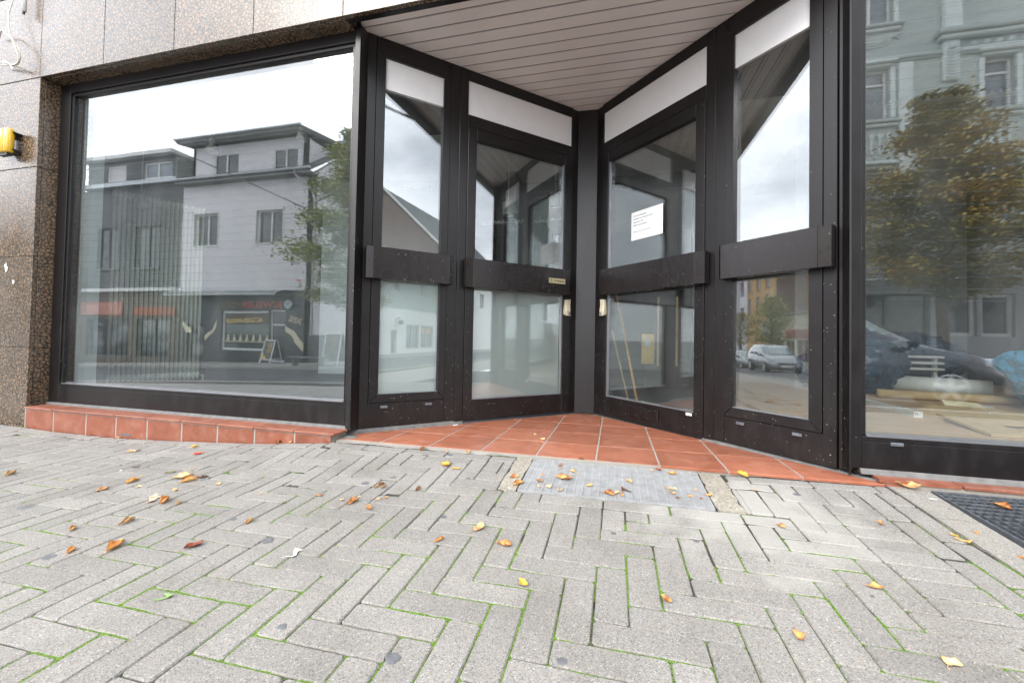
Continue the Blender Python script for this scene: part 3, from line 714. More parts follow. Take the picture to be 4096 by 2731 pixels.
# ------------------------------------------------------------------ soffit of the recess
sof = thing('ceiling', (-.3, 2.6, 2.615), 'suspended', 'x')
for k_ in ('label', 'category'): del sof[k_]
sof['kind'] = 'structure'
def xl(Y): return -1.657 + (Y - 2.195) / math.tan(tL)
def xr(Y): return 1.110 - (Y - 2.185) / math.tan(tR)
zc = 2.617
slat_edges = [2.128] + [2.2175 + .0968 * k for k in range(14)]
for k in range(len(slat_edges) - 1):
    y0, y1 = slat_edges[k] + .009, slat_edges[k + 1] - .004
    if k == 0: y0 = 2.112
    e = .03
    X = lambda f, Y, s: (f(Y) + s)
    a0, a1 = min(xl(y0) - e, 9), xl(y1) - e; c0, c1 = xr(y0) + e, xr(y1) + e
    if k == 0: a0 = a1 = -1.72; c0 = c1 = 1.2
    if a1 > c1 - .02: a1 = c1 = (a1 + c1) / 2
    MB().hexa([(a0, y0, zc), (c0, y0, zc), (c1, y1, zc), (a1, y1, zc), (a0, y0, zc + .010), (c0, y0, zc + .010), (c1, y1, zc + .010), (a1, y1, zc + .010)]).build('slat', M_slat, sof)
    MB().box(a1 - .02, c1 + .02, y1 + .0005, y1 + .0075, zc + .0015, zc + .009).build('joint_profile', M_groove, sof)
MB().box(-1.9, 1.4, 2.112, 3.6, zc + .0105, zc + .03).build('backing', M_dark, sof)
MB().box(-1.66, 1.12, 2.074, 2.108, 2.560, 2.66).build('front_trim', M_frame, sof)

# ------------------------------------------------------------------ red tile floor of the recess
floor = thing('floor', (-.3, 2.6, 0), 'f', 'x'); del floor['label']; del floor['category']; floor['kind'] = 'structure'
def clip(poly, inside, inter):
    out = []
    for i in range(len(poly)):
        p, q = poly[i], poly[(i + 1) % len(poly)]
        if inside(p): out.append(p)
        if inside(p) != inside(q): out.append(inter(p, q))
    return out
def half(poly, n, d):  # keep n.p <= d
    f = lambda p: n[0] * p[0] + n[1] * p[1] - d
    return clip(poly, lambda p: f(p) <= 0, lambda p, q: tuple(p[i] + (q[i] - p[i]) * f(p) / (f(p) - f(q)) for i in (0, 1)))
def front(x): return 2.058 + .012 * x
nf = (.012, -1.0)      # keep Y >= front(x):  .032x - Y <= -(2.086+.0512)
def area(poly): return abs(sum(poly[i][0] * poly[(i + 1) % len(poly)][1] - poly[(i + 1) % len(poly)][0] * poly[i][1] for i in range(len(poly)))) / 2
def inset_poly(poly, g):
    c = (sum(p[0] for p in poly) / len(poly), sum(p[1] for p in poly) / len(poly)); r = list(poly)
    for i in range(len(poly)):
        p, q = poly[i], poly[(i + 1) % len(poly)]; n_ = (q[1] - p[1], -(q[0] - p[0])); L_ = math.hypot(*n_)
        if L_ < 1e-6: continue
        n_ = (n_[0] / L_, n_[1] / L_); d_ = n_[0] * p[0] + n_[1] * p[1]
        if n_[0] * c[0] + n_[1] * c[1] > d_: n_ = (-n_[0], -n_[1]); d_ = -d_
        r = half(r, n_, d_ - g)
    return r
wl_n = (-nL.x, -nL.y); wl_d = -(A0.x * nL.x + A0.y * nL.y) - .0
wr_n = (-nR.x, -nR.y); wr_d = -(B0.x * nR.x + B0.y * nR.y)
def recess(poly, off=-.006):
    poly = half(poly, nf, -2.058)
    poly = half(poly, wl_n, wl_d - off) ; poly = half(poly, wr_n, wr_d - off)
    poly = half(poly, (-1, 0), 1.612); poly = half(poly, (0, 1), 3.47); return poly
tw = .3094
for i in range(-5, 7):
    for j in range(-2, 3):
        x0 = -.394 + tw * i; y0 = 2.691 + tw * j
        poly = [(x0, y0), (x0 + tw, y0), (x0 + tw, y0 + tw), (x0, y0 + tw)]
        poly = recess(poly)
        if len(poly) < 3 or area(poly) < .0008: continue
        poly = half(poly, (1, 0), 1.24)
        if len(poly) < 3: continue
        g_ = inset_poly(poly, .0045)
        if len(g_) < 3 or area(g_) < .0005: continue
        dz = random.uniform(-.0007, .0007)
        g2 = inset_poly(g_, .002)
        mb = MB(); n_ = len(g_)
        if len(g2) == n_:
            for pl_, z_ in ((g_, -.012), (g_, -.0015), (g2, 0)):
                for p_ in pl_: mb.v.append((p_[0], p_[1], ztile(*p_) + z_ + dz))
            for r_ in (0, 1):
                for q in range(n_): mb.f.append((r_ * n_ + q, r_ * n_ + (q + 1) % n_, (r_ + 1) * n_ + (q + 1) % n_, (r_ + 1) * n_ + q))
            mb.f.append(tuple(range(2 * n_, 3 * n_)))
        else:
            for z_ in (-.012, 0):
                for p_ in g_: mb.v.append((p_[0], p_[1], ztile(*p_) + z_ + dz))
            for q in range(n_): mb.f.append((q, (q + 1) % n_, n_ + (q + 1) % n_, n_ + q))
            mb.f.append(tuple(range(n_, 2 * n_)))
        mb.build('tile', M_tile, floor)
gp = half([(-1.60, 2.0), (1.235, 2.0), (1.235, 2.2), (-.17, 3.5), (-.33, 3.5), (-1.60, 2.2)], nf, -2.058 - .016)
mb = MB(); n_ = len(gp)
for z_ in (-.05, -.0022):
    for p_ in gp: mb.v.append((p_[0], p_[1], ztile(*p_) + z_))
for q in range(n_): mb.f.append((q, (q + 1) % n_, n_ + (q + 1) % n_, n_ + q))
mb.f.append(tuple(range(n_, 2 * n_))); mb.build('grout_bed', M_grout, floor)
# mortar fillets under both wings
for T, L_ in ((TL, .80), (TR, .79)):
    mb = MB(); N_ = 24
    for i in range(N_ + 1):
        a = -.10 + (L_ + .10) * i / N_; q = T(a, 0, 0); zt = ztile(q[0], q[1]); w_ = .010 + .030 * max(0, 1 - a / .8) + random.uniform(-.003, .003)
        f = T(a, w_, 0)
        mb.v += [T(a, -.05, zt - .02), T(a, w_ + .004, zt - .004), T(a, w_ * .5, zt + .006), T(a, -.004, .0195), T(a, -.05, .0195)]
    for i in range(N_):
        for j in range(5): mb.f.append((i * 5 + j, i * 5 + (j + 1) % 5, (i + 1) * 5 + (j + 1) % 5, (i + 1) * 5 + j))
    mb.build('mortar_fillet', M_mortar, floor)
# ragged mortar where the sills end at the corner posts
for cx, cy_, r in ((-1.575, 2.13, .075), (1.10, 2.13, .085)):
    mb = MB(); N_ = 18
    top = []
    for i in range(N_):
        a = 2 * pi * i / N_; rr = r * (1 + .22 * noise.noise(Vector((cx * 3, i * .9, 0))))
        top.append((cx + rr * cos(a) * 1.0, cy_ + rr * sin(a) * .75))
    for z_, s_ in ((-.05, 1.25), (-.012, 1.15), (.004, .85), (.008, .35)):
        for x, y in top: mb.v.append((cx + (x - cx) * s_, cy_ + (y - cy_) * s_, z_ + .006 * noise.noise(Vector((x * 40, y * 40, z_ * 50)))))
    for r_ in range(3):
        for q in range(N_): mb.f.append((r_ * N_ + q, r_ * N_ + (q + 1) % N_, (r_ + 1) * N_ + (q + 1) % N_, (r_ + 1) * N_ + q))
    mb.f.append(tuple(range(3 * N_, 4 * N_))); mb.build('mortar_patch', M_mortar, floor, True)

# ------------------------------------------------------------------ red tiled sills
sl_ = thing('tiled_sill', (-2.9, 2.06, 0), 'red tiled step under the left shop window', 'sill')
xs = [-4.265, -3.960, -3.628, -3.337, -3.050, -2.748, -2.453, -2.162, -1.866, -1.585]
for i in range(len(xs) - 1):
    MB().bbox(xs[i] + .002, xs[i + 1] - (.002 if i < 8 else 0), 2.012, 2.140, .034, .0465, .002).build('sill_tile', M_tile_s, sl_)
    x0, x1 = xs[i] + .0055, xs[i + 1] - .0055
    zb0 = min(zpav0(x0, 2.02), zpav0(x1, 2.02)) - .02
    MB().bbox(x0, x1 if i < 8 else -1.61, 2.022, 2.034, zb0, .0265, .002).build('riser_tile', M_tile_s, sl_)
MB().box(-4.27, -1.615, 2.0236, 2.165, -.2, .0332).build('mortar', M_grout, sl_)
MB().prism([(2.136, .0466), (2.158, .0466), (2.158, .062), (2.153, .060)], -4.29, -1.60, lambda y, z, x: (x, y, z)).build('mortar', M_mortar, sl_)
MB().prism([(-3.33, -.090), (-3.30, -.084), (-3.27, -.083), (-3.24, -.072), (-3.20, -.082), (-3.17, -.080), (-3.20, -.092), (-3.24, -.094), (-3.28, -.090)], 0, .001, lambda x, z, y: (x, 2.0218 - y, z)).build('scuff_mark', M_gum, sl_)
sr_ = thing('tiled_sill', (2.5, 2.13, 0), 'single course of red sill tiles under the right shop window', 'sill')
xs = [1.140, 1.431, 1.724, 2.017, 2.31, 2.60, 2.89, 3.18, 3.47, 3.76, 4.05, 4.34]
for i in range(len(xs) - 1):
    a = xs[i]
    if i == 0: MB().prism([(1.150, 2.190), (1.134, 2.080), (1.427, 2.080), (1.427, 2.190)], .026, .040).build('sill_tile', M_tile_s, sr_)
    else: MB().bbox(a + .004, xs[i + 1] - .003, 2.078 + random.uniform(-.001, .001), 2.19, .026, .040, .002).build('sill_tile', M_tile_s, sr_)
MB().box(1.15, 4.34, 2.088, 2.165, -.2, .0255).build('mortar', M_grout, sr_)
MB().prism([(2.140, .0402), (2.158, .0402), (2.158, .062), (2.153, .060)], 1.10, 4.34, lambda y, z, x: (x, y, z)).build('mortar', M_mortar, sr_)
# ------------------------------------------------------------------ pavement of herringbone blocks
pav = thing('pavement', (0, 1, 0), 'p', 'x'); del pav['label']; del pav['category']; pav['kind'] = 'structure'
ox, oy, ux, uy, vx, vy = PV[3:9]
def lat(i, j): return (ox + i * ux + j * vx, oy + i * uy + j * vy)
GX0, GX1, GY0, GY1 = -.398, .386, 1.682, 2.042       # light shaft grate in front of the doors
blocks = []     # (corner-lattice i0,j0,i1,j1)
def edgeY(x): return 2.012 if x < -1.6105 else (front(x) - .004)
CRS = .078      # edge course width
for j in range(-16, 24):
    for i in range(-62, 16):
        if (i - j) % 6 == 0: blocks.append((i, j, i + 3, j + 1, 'H'))
        if (j - i - 1) % 6 == 0: blocks.append((i, j, i + 1, j + 3, 'V'))
def bounds(b): 
    p = lat(b[0], b[1]); q = lat(b[2], b[3]); return p[0], p[1], q[0], q[1]
final = []
for b in blocks:
    i0, j0, i1, j1, k = b
    # block rows around the light shaft and the stack of blocks on the right
    if i0 >= -3 and i0 < 8 and j0 >= 9: continue
    if i0 >= -3 and i0 < 8 and j1 > 9: j1 = 9
    if i1 > 10 and j0 >= 5: 
        if i0 < 10: i1 = 10
        else: continue
    if i1 <= i0: continue
    final.append([*bounds((i0, j0, i1, j1)), k])
for i in (-3, 0, 3): final.append([*bounds((i, 9, i + 3, 10)), 'H'])
final.append([*bounds((6, 9, 8, 10)), 'H'])
for j in range(5, 12): final.append([*bounds((10, j, 13 - (j % 2) * .0, j + 1)), 'H'])
for i in (8.4, 9.4, 10.35): final.append([*bounds((i, 12.05, i + .95, 14.9)), 'V'])
for i in (11.3, 12.2): final.append([*bounds((i, 12.05, i + .85, 14.9)), 'V'])
for i in (5.6, 6.5, 7.45): final.append([*bounds((i, 10.2, i + .95, 13.0)), 'V'])
final.append([*bounds((5.6, 13.05, 8.35, 14.0)), 'H']); final.append([*bounds((5.6, 14.05, 8.3, 14.95)), 'H'])
# cut at the right border, the sill/tile edge and the shaft
cut = []
XR_ = .985
for x0, y0, x1, y1, k in final:
    if x1 > XR_: x1 = XR_
    if x1 - x0 < .022: continue
    e = min(edgeY(x0), edgeY(x1)) - CRS
    if y1 > e: y1 = e
    if y1 - y0 < .022: continue
    if x1 > GX0 - .085 and x0 < GX1 + .10 and y1 > 1.678:      # concrete surround of the shaft
        if x0 < GX0 - .11: cut.append((x0, y0, GX0 - .090, y1, k))
        if x1 > GX1 + .13: cut.append((GX1 + .107, y0, x1, y1, k))
        if y0 > 1.655: continue
        x0 = max(x0, GX0 - .088); x1 = min(x1, GX1 + .105); y1 = min(y1, 1.677)
    if x1 - x0 < .02 or y1 - y0 < .02: continue
    cut.append((x0, y0, x1, y1, k))
# edge courses
x = -5.4
while x < 1.13:
    L_ = .246; x1 = min(x + L_, 1.150)
    if x < -1.61 < x1: x1 = -1.61
    if not (x1 > GX0 - .09 and x < GX1 + .12):
        e0 = min(edgeY(x + .001), edgeY(x1 - .001))
        cut.append((x, e0 - CRS + .004, x1, e0 - .004, 'H'))
    elif x < GX0 - .09: cut.append((x, edgeY(x) - CRS + .004, GX0 - .09, edgeY(x) - .004, 'H'))
    elif x1 > GX1 + .12: cut.append((GX1 + .12, edgeY(x) - CRS + .004, x1, edgeY(x) - .004, 'H'))
    x = x1
y = 2.06
for c0, c1, off in ((.985, 1.062, .02), (1.066, 1.150, .11)):
    y = edgeY(c0) - CRS - .001
    if off > .05: cut.append((c0, y - off, c1, y, 'V')); y -= off + .003
    while y > .3:
        cut.append((c0, y - .232, c1, y, 'V')); y -= .236
bases = []
def paver_mesh(k):
    """unit block (0..1 x 0..1) with worn, slightly irregular arrises; corner size is set by the real size"""
    return None
import collections
shared = {}
def paver(w, h, var):
    key = (round(w / .004), round(h / .004), var)
    if key in shared: return shared[key]
    rnd = random.Random(hash(key) & 0xffff)
    w_, h_ = w, h; c = .006
    ring = [(-w_/2 + c, -h_/2), (w_/2 - c, -h_/2), (w_/2, -h_/2 + c), (w_/2, h_/2 - c), (w_/2 - c, h_/2), (-w_/2 + c, h_/2), (-w_/2, h_/2 - c), (-w_/2, -h_/2 + c)]
    # extra points along the long sides so the edges are not ruler straight
    pts = []
    for q in range(8):
        a, b = ring[q], ring[(q + 1) % 8]; pts.append(a)
        L_ = math.hypot(b[0] - a[0], b[1] - a[1])
        if L_ > .1:
            for t in (.33, .66): pts.append((a[0] + (b[0] - a[0]) * t + rnd.uniform(-.0006, .0006), a[1] + (b[1] - a[1]) * t + rnd.uniform(-.0006, .0006)))
    n_ = len(pts); mb = MB()
    for s_, z_ in ((1.0, -.03), (1.0, -.0035), (None, 0)):
        for x, y in pts:
            if s_ is None:
                i_ = .0028 + rnd.uniform(-.0007, .0009)
                mb.v.append((x - math.copysign(min(i_, abs(x)), x), y - math.copysign(min(i_, abs(y)), y), rnd.uniform(-.0003, .0003)))
            else: mb.v.append((x, y, z_ + (rnd.uniform(-.0008, .0004) if z_ > -.01 else 0)))
    for r_ in (0, 1):
        for q in range(n_): mb.f.append((r_ * n_ + q, r_ * n_ + (q + 1) % n_, (r_ + 1) * n_ + (q + 1) % n_, (r_ + 1) * n_ + q))
    mb.f.append(tuple(range(2 * n_, 3 * n_)))
    me = bpy.data.meshes.new('paver'); me.from_pydata(mb.v, [], mb.f); me.materials.append(M_pave)
    shared[key] = me; return me
rnd = random.Random(11)
camp = Vector((0, 0, .63))
items = []
for x0, y0, x1, y1, k in cut:
    gx = .0030 + rnd.uniform(-.0010, .0013); gy = .0020 + rnd.uniform(-.0008, .0010)
    a, b, c_, d = x0 + gx, x1 - gx * rnd.uniform(.8, 1.1), y0 + gy, y1 - gy * rnd.uniform(.8, 1.1)
    cx, cy_ = (a + b) / 2, (c_ + d) / 2
    if cy_ < .30 or cx < -5.3: continue
    vv = Vector((cx, cy_, zpav(cx, cy_))) - camp
    dep = vv.dot(F_)
    u = vv.dot(R_) / dep if dep > .05 else 9; v_ = vv.dot(U_) / dep if dep > .05 else 9
    vis = dep > .3 and abs(u) < 1.36 and abs(v_) < 1.0
    size = (b - a) * (d - c_) / max(dep, .2) ** 3 if vis else 0
    items.append((size, cx, cy_, b - a, d - c_, rnd.randrange(3)))
items.sort(reverse=True)
pn = Vector
def slope(x, y): return ((zpav(x + .02, y) - zpav(x - .02, y)) / .04, (zpav(x, y + .02) - zpav(x, y - .02)) / .04)
rest = MB()
for n_, (s_, cx, cy_, w_, h_, var) in enumerate(items):
    sx_, sy_ = slope(cx, cy_)
    z_ = zpav(cx, cy_) + rnd.uniform(-.0010, .0012)
    rot = (math.atan(sy_) + rnd.uniform(-.004, .004), -math.atan(sx_) + rnd.uniform(-.004, .004), rnd.uniform(-.004, .004))
    me = paver(w_, h_, var)
    if n_ < 300 and s_ > 0:
        inst('paver', me, (cx, cy_, z_), pav, rot)
    else:
        M_ = Matrix.Translation((cx, cy_, z_)) @ Matrix.Rotation(rot[2], 4, 'Z') @ Matrix.Rotation(rot[1], 4, 'Y') @ Matrix.Rotation(rot[0], 4, 'X')
        rest.add([M_ @ v.co for v in me.vertices], [tuple(p.vertices) for p in me.polygons])
ro = rest.build('pavers', M_pave, pav, fix=False); ro['kind'] = 'stuff'
# joint filling: sand, soil and moss, rising and falling between the blocks
jm = MB(); nx, ny = 560, 170
X0, X1, Y0, Y1 = -5.3, 1.16, .28, 2.16
for j in range(ny + 1):
    for i in range(nx + 1):
        x = X0 + (X1 - X0) * i / nx; y = Y0 + (Y1 - Y0) * j / ny
        m_ = noise.noise(Vector((x * 5.5, y * 5.5, 3))) + .4 * noise.noise(Vector((x * 30, y * 30, 1)))
        jm.v.append((x, y, zpav(x, y) - .0068 + .0048 * max(-.6, min(1, m_ * 1.6 + (.55 if y < 1.6 else .1)))))
for j in range(ny):
    for i in range(nx):
        x = X0 + (X1 - X0) * (i + .5) / nx; y = Y0 + (Y1 - Y0) * (j + .5) / ny
        if GX0 - .0 < x < GX1 + .0 and y > GY0: continue
        if y > edgeY(x) + .02: continue
        a = j * (nx + 1) + i; jm.f.append((a, a + 1, a + nx + 2, a + nx + 1))
jo = jm.build('joint_filling', M_joint, pav, True, fix=False); jo['kind'] = 'stuff'
# concrete surround of the shaft
def blob_slab(x0, y0, x1, y1, zfn, mat, parent, name, wob=.012, n=16, dz=.001):
    P = []
    for t in range(n): P.append((x0 + (x1 - x0) * t / n, y0))
    for t in range(n): P.append((x1, y0 + (y1 - y0) * t / n))
    for t in range(n): P.append((x1 - (x1 - x0) * t / n, y1))
    for t in range(n): P.append((x0, y1 - (y1 - y0) * t / n))
    mb = MB(); cx, cy_ = (x0 + x1) / 2, (y0 + y1) / 2
    Q = []
    for (x, y) in P:
        w_ = wob * noise.noise(Vector((x * 18, y * 18, 5)))
        Q.append((x + (w_ if abs(x - x0) < 1e-6 or abs(x - x1) < 1e-6 else 0), y + (w_ if abs(y - y0) < 1e-6 or abs(y - y1) < 1e-6 else 0)))
    k = len(Q)
    for z_ in (-.03, dz):
        for x, y in Q: mb.v.append((x, y, zfn(x, y) + z_))
    for q in range(k): mb.f.append((q, (q + 1) % k, k + (q + 1) % k, k + q))
    # fan of strips across
    mb.f.append(tuple(range(k, 2 * k)))
    return mb.build(name, mat, parent)
blob_slab(GX0 - .088, 1.679, GX0 - .006, edgeY(-.4) - .002, zpav, M_slabc, pav, 'shaft_surround')
blob_slab(GX1 + .008, 1.679, GX1 + .105, edgeY(.4) - .002, zpav, M_slabc, pav, 'shaft_surround')
blob_slab(GX0 - .004, GY1 + .003, GX1 + .006, GY1 + .012, zpav, M_slabc, pav, 'shaft_surround', .002)
def zR(x, y): return zpav(x, y) + .0015
yy = [2.070, 1.80, 1.46, 1.12, .80, .5, .2]
for a, b in zip(yy, yy[1:]):
    dx = .03 * (2.074 - a) * 0
    MB().hexa([(1.158, b + .003, zR(1.158, b) - .05), (1.285, b + .003, zR(1.35, b) - .05), (1.290 if a > 2 else 1.285, a - .002, zR(1.35, a) - .05), (1.158, a - .002, zR(1.158, a) - .05),
               (1.158, b + .003, zR(1.158, b)), (1.285, b + .003, zR(1.35, b)), (1.290 if a > 2 else 1.285, a - .002, zR(1.35, a)), (1.158, a - .002, zR(1.158, a))]).build('border_slab', M_slabr, pav)
# flat continuation of the pavement on all sides (seen only in reflections)
def zrest(x, y):
    return zpav(x, y) - .006 if y > KY else zstreet(x, y)
M_pave2 = plain("pavement_far", (0.30, 0.285, 0.265), 0.85, var=0.12, scale=25, bump=.4, bscale=120)
mb = MB()
xs_ = [-70, -50, -35, -25, -18, -12, -9, -7, -5.31] ; 
def strip(mb, xs, ys, zf_):
    b = len(mb.v)
    for y in ys:
        for x in xs: mb.v.append((x, y, zf_(x, y)))
    n_ = len(xs)
    for j in range(len(ys) - 1):
        for i in range(n_ - 1): mb.f.append((b + j * n_ + i, b + j * n_ + i + 1, b + (j + 1) * n_ + i + 1, b + (j + 1) * n_ + i))
strip(mb, xs_, [KY, -1, -.3, .28, 1, 1.6, 2.1], zrest)
strip(mb, [-5.30, -4, -3, -2, -1, 0, 1, 1.29], [KY, -1, -.3, .275], zrest)
strip(mb, [1.30, 1.9, 2.5, 3.2, 4, 6, 10, 16, 25, 40, 60], [KY, -1, -.3, .4, .8], zrest)
strip(mb, [4.36, 6, 10, 16, 25, 40, 60], [.8, 1.4, 2.1], zrest)
mb.build('footpath', M_pave2, pav, fix=False)

for k_, (x, y, s_) in enumerate([(-1.102, 1.619, .030), (-1.002, 1.693, .026), (-0.848, 2.0, .027), (-0.611, 1.396, .022), (0.005, 1.418, .022), (0.271, 1.435, .016), (-0.099, 0.856, .021), (-1.12, 1.109, .036), (-0.753, .796, .021), (-.45, .775, .028), (-1.704, .874, .037), (-2.309, 1.11, .05), (-1.376, 1.205, .028), (-1.752, 1.123, .016), (.747, 1.9, .025), (.671, 1.26, .009), (-.65, 1.75, .02), (-1.9, 1.5, .025)]):
    mb = MB(); n_ = 14; sx_, sy_ = slope(x, y); zz = zpav(x, y) + .0012
    for sc_, dz in ((1, -.0006), (.8, .0003)):
        for q in range(n_):
            a = 2 * pi * q / n_; r = s_ * .58 * sc_ * (1 + .45 * noise.noise(Vector((k_ * 3.3, cos(a) * 1.5, sin(a) * 1.5))))
            mb.v.append((x + r * cos(a), y + .85 * r * sin(a), zz + dz + sx_ * r * cos(a) + sy_ * r * sin(a)))
    for q in range(n_): mb.f.append((q, (q + 1) % n_, n_ + (q + 1) % n_, n_ + q))
    mb.f.append(tuple(range(n_, 2 * n_)))
    mb.build('gum_spot', M_gum, pav)

# ------------------------------------------------------------------ gratings
def grating(name, x0, x1, y0, y1, zf_, pitch_b, pitch_c, label, mat, along='x'):
    t = thing(name, ((x0 + x1) / 2, (y0 + y1) / 2, zf_((x0 + x1) / 2, (y0 + y1) / 2)), label, 'grating')
    def T(x, y, z): return (x, y, zf_(x, y) + z)
    fr = MB(); w_ = .005
    fr.box(x0, x1, y0, y0 + w_, -.03, .0015, T); fr.box(x0, x1, y1 - w_, y1, -.03, .0015, T)
    fr.box(x0, x0 + w_, y0 + w_, y1 - w_, -.03, .0015, T); fr.box(x1 - w_, x1, y0 + w_, y1 - w_, -.03, .0015, T)
    fr.build('frame', mat, t)
    bars = MB(); cross = MB()
    if along == 'x':
        n_ = int((y1 - y0) / pitch_b)
        for i in range(1, n_): y = y0 + (y1 - y0) * i / n_; bars.box(x0 + w_, x1 - w_, y - .0014, y + .0014, -.022, 0, T)
        n_ = int((x1 - x0) / pitch_c)
        for i in range(1, n_): x = x0 + (x1 - x0) * i / n_; cross.box(x - .0026, x + .0026, y0 + w_, y1 - w_, -.007, .0012, T)
    else:
        n_ = int((x1 - x0) / pitch_b)
        for i in range(1, n_): x = x0 + (x1 - x0) * i / n_; bars.box(x - .0012, x + .0012, y0 + w_, y1 - w_, -.022, 0, T)
        n_ = int((y1 - y0) / pitch_c)
        for i in range(1, n_): y = y0 + (y1 - y0) * i / n_; cross.box(x0 + w_, x1 - w_, y - .0016, y + .0016, -.006, .0008, T)
    b = bars.build('bearing_bars', mat, t); b['kind'] = 'stuff'
    c_ = cross.build('cross_bars', mat, t); c_['kind'] = 'stuff'
    sh = MB(); sh.box(x0 + .001, x1 - .001, y0 + .001, y1 - .001, -.40, -.395, T)
    for q in ((x0, x0 + .003, y0, y1), (x1 - .003, x1, y0, y1), (x0, x1, y0, y0 + .003), (x0, x1, y1 - .003, y1)): sh.box(q[0] + .0005, q[1] - .0005, q[2] + .0005, q[3] - .0005, -.39, -.031, T)
    sh.build('shaft', M_dark, t)
    return t
grating('shaft_grating', GX0, GX1, GY0, GY1, lambda x, y: zpav(x, y) + .002, .0110, .0333, 'light galvanised steel grating in front of the entrance, covered with leaves', M_steel)
grating('shaft_grating', 1.300, 3.6, .82, 2.05, lambda x, y: zpav(min(x, 2), y) + .001, .0300, .0200 * 1.6, 'dark steel grating of the light shaft below the right window', M_steeld, 'y')
MB().box(1.292, 3.6, 2.052, 2.09, -.2, .012).build('shaft_rim', M_slabr, pav)

# ------------------------------------------------------------------ fallen leaves
def leafmat(name, a, b_, c_):
    mt, n, l, b = newmat(name)
    ob = n.new('ShaderNodeObjectInfo'); t = n.new('ShaderNodeTexNoise'); t.inputs['Scale'].default_value = 45; t.inputs['Detail'].default_value = 6
    g = n.new('ShaderNodeNewGeometry'); l.new(g.outputs['Position'], t.inputs['Vector'])
    ad = n.new('ShaderNodeMath'); ad.operation = 'MULTIPLY_ADD'; ad.inputs[1].default_value = .22; l.new(ob.outputs['Random'], ad.inputs[0])
    sb = n.new('ShaderNodeMath'); sb.operation = 'SUBTRACT'; sb.inputs[1].default_value = .11; l.new(t.outputs['Fac'], ad.inputs[2]); l.new(ad.outputs[0], sb.inputs[0])
    r = ramp(n, [(0.32, a), (0.5, b_), (0.68, c_)]); l.new(sb.outputs[0], r.inputs['Fac'])
    l.new(r.outputs[0], b.inputs['Base Color']); b.inputs['Roughness'].default_value = .6
    b.inputs['Subsurface Weight'].default_value = 0.0
    bp = n.new('ShaderNodeBump'); bp.inputs['Strength'].default_value = .4; bp.inputs['Distance'].default_value = .001; l.new(t.outputs['Fac'], bp.inputs['Height']); l.new(bp.outputs[0], b.inputs['Normal'])
    return mt
LM = {'tan': leafmat('leaf_tan', (.34, .17, .07), (.66, .41, .18), (.78, .55, .30)),
      'pale': leafmat('leaf_pale', (.42, .25, .12), (.66, .46, .25), (.76, .60, .38)),
      'orange': leafmat('leaf_orange', (.28, .09, .03), (.62, .30, .09), (.74, .44, .17)),
      'yellow': leafmat('leaf_yellow', (.45, .22, .03), (.72, .43, .05), (.82, .56, .12)),
      'brown': leafmat('leaf_brown', (.06, .02, .01), (.20, .075, .03), (.38, .18, .07)),
      'darkred': leafmat('leaf_darkred', (.10, .02, .01), (.30, .07, .03), (.45, .14, .06)),
      'red': leafmat('leaf_red', (.62, .05, .025), (.78, .07, .035), (.85, .16, .09)),
      'pink': leafmat('leaf_pink', (.42, .22, .14), (.62, .38, .26), (.70, .50, .36)),
      'peach': leafmat('leaf_peach', (.62, .30, .14), (.75, .42, .24), (.80, .50, .30)),
      'olive': leafmat('leaf_olive', (.16, .15, .05), (.26, .24, .08), (.36, .33, .12)),
      'green': leafmat('leaf_green', (.14, .26, .06), (.22, .38, .11), (.32, .46, .18)),
      'white': leafmat('leaf_white', (.55, .53, .45), (.68, .66, .60), (.75, .74, .70))}
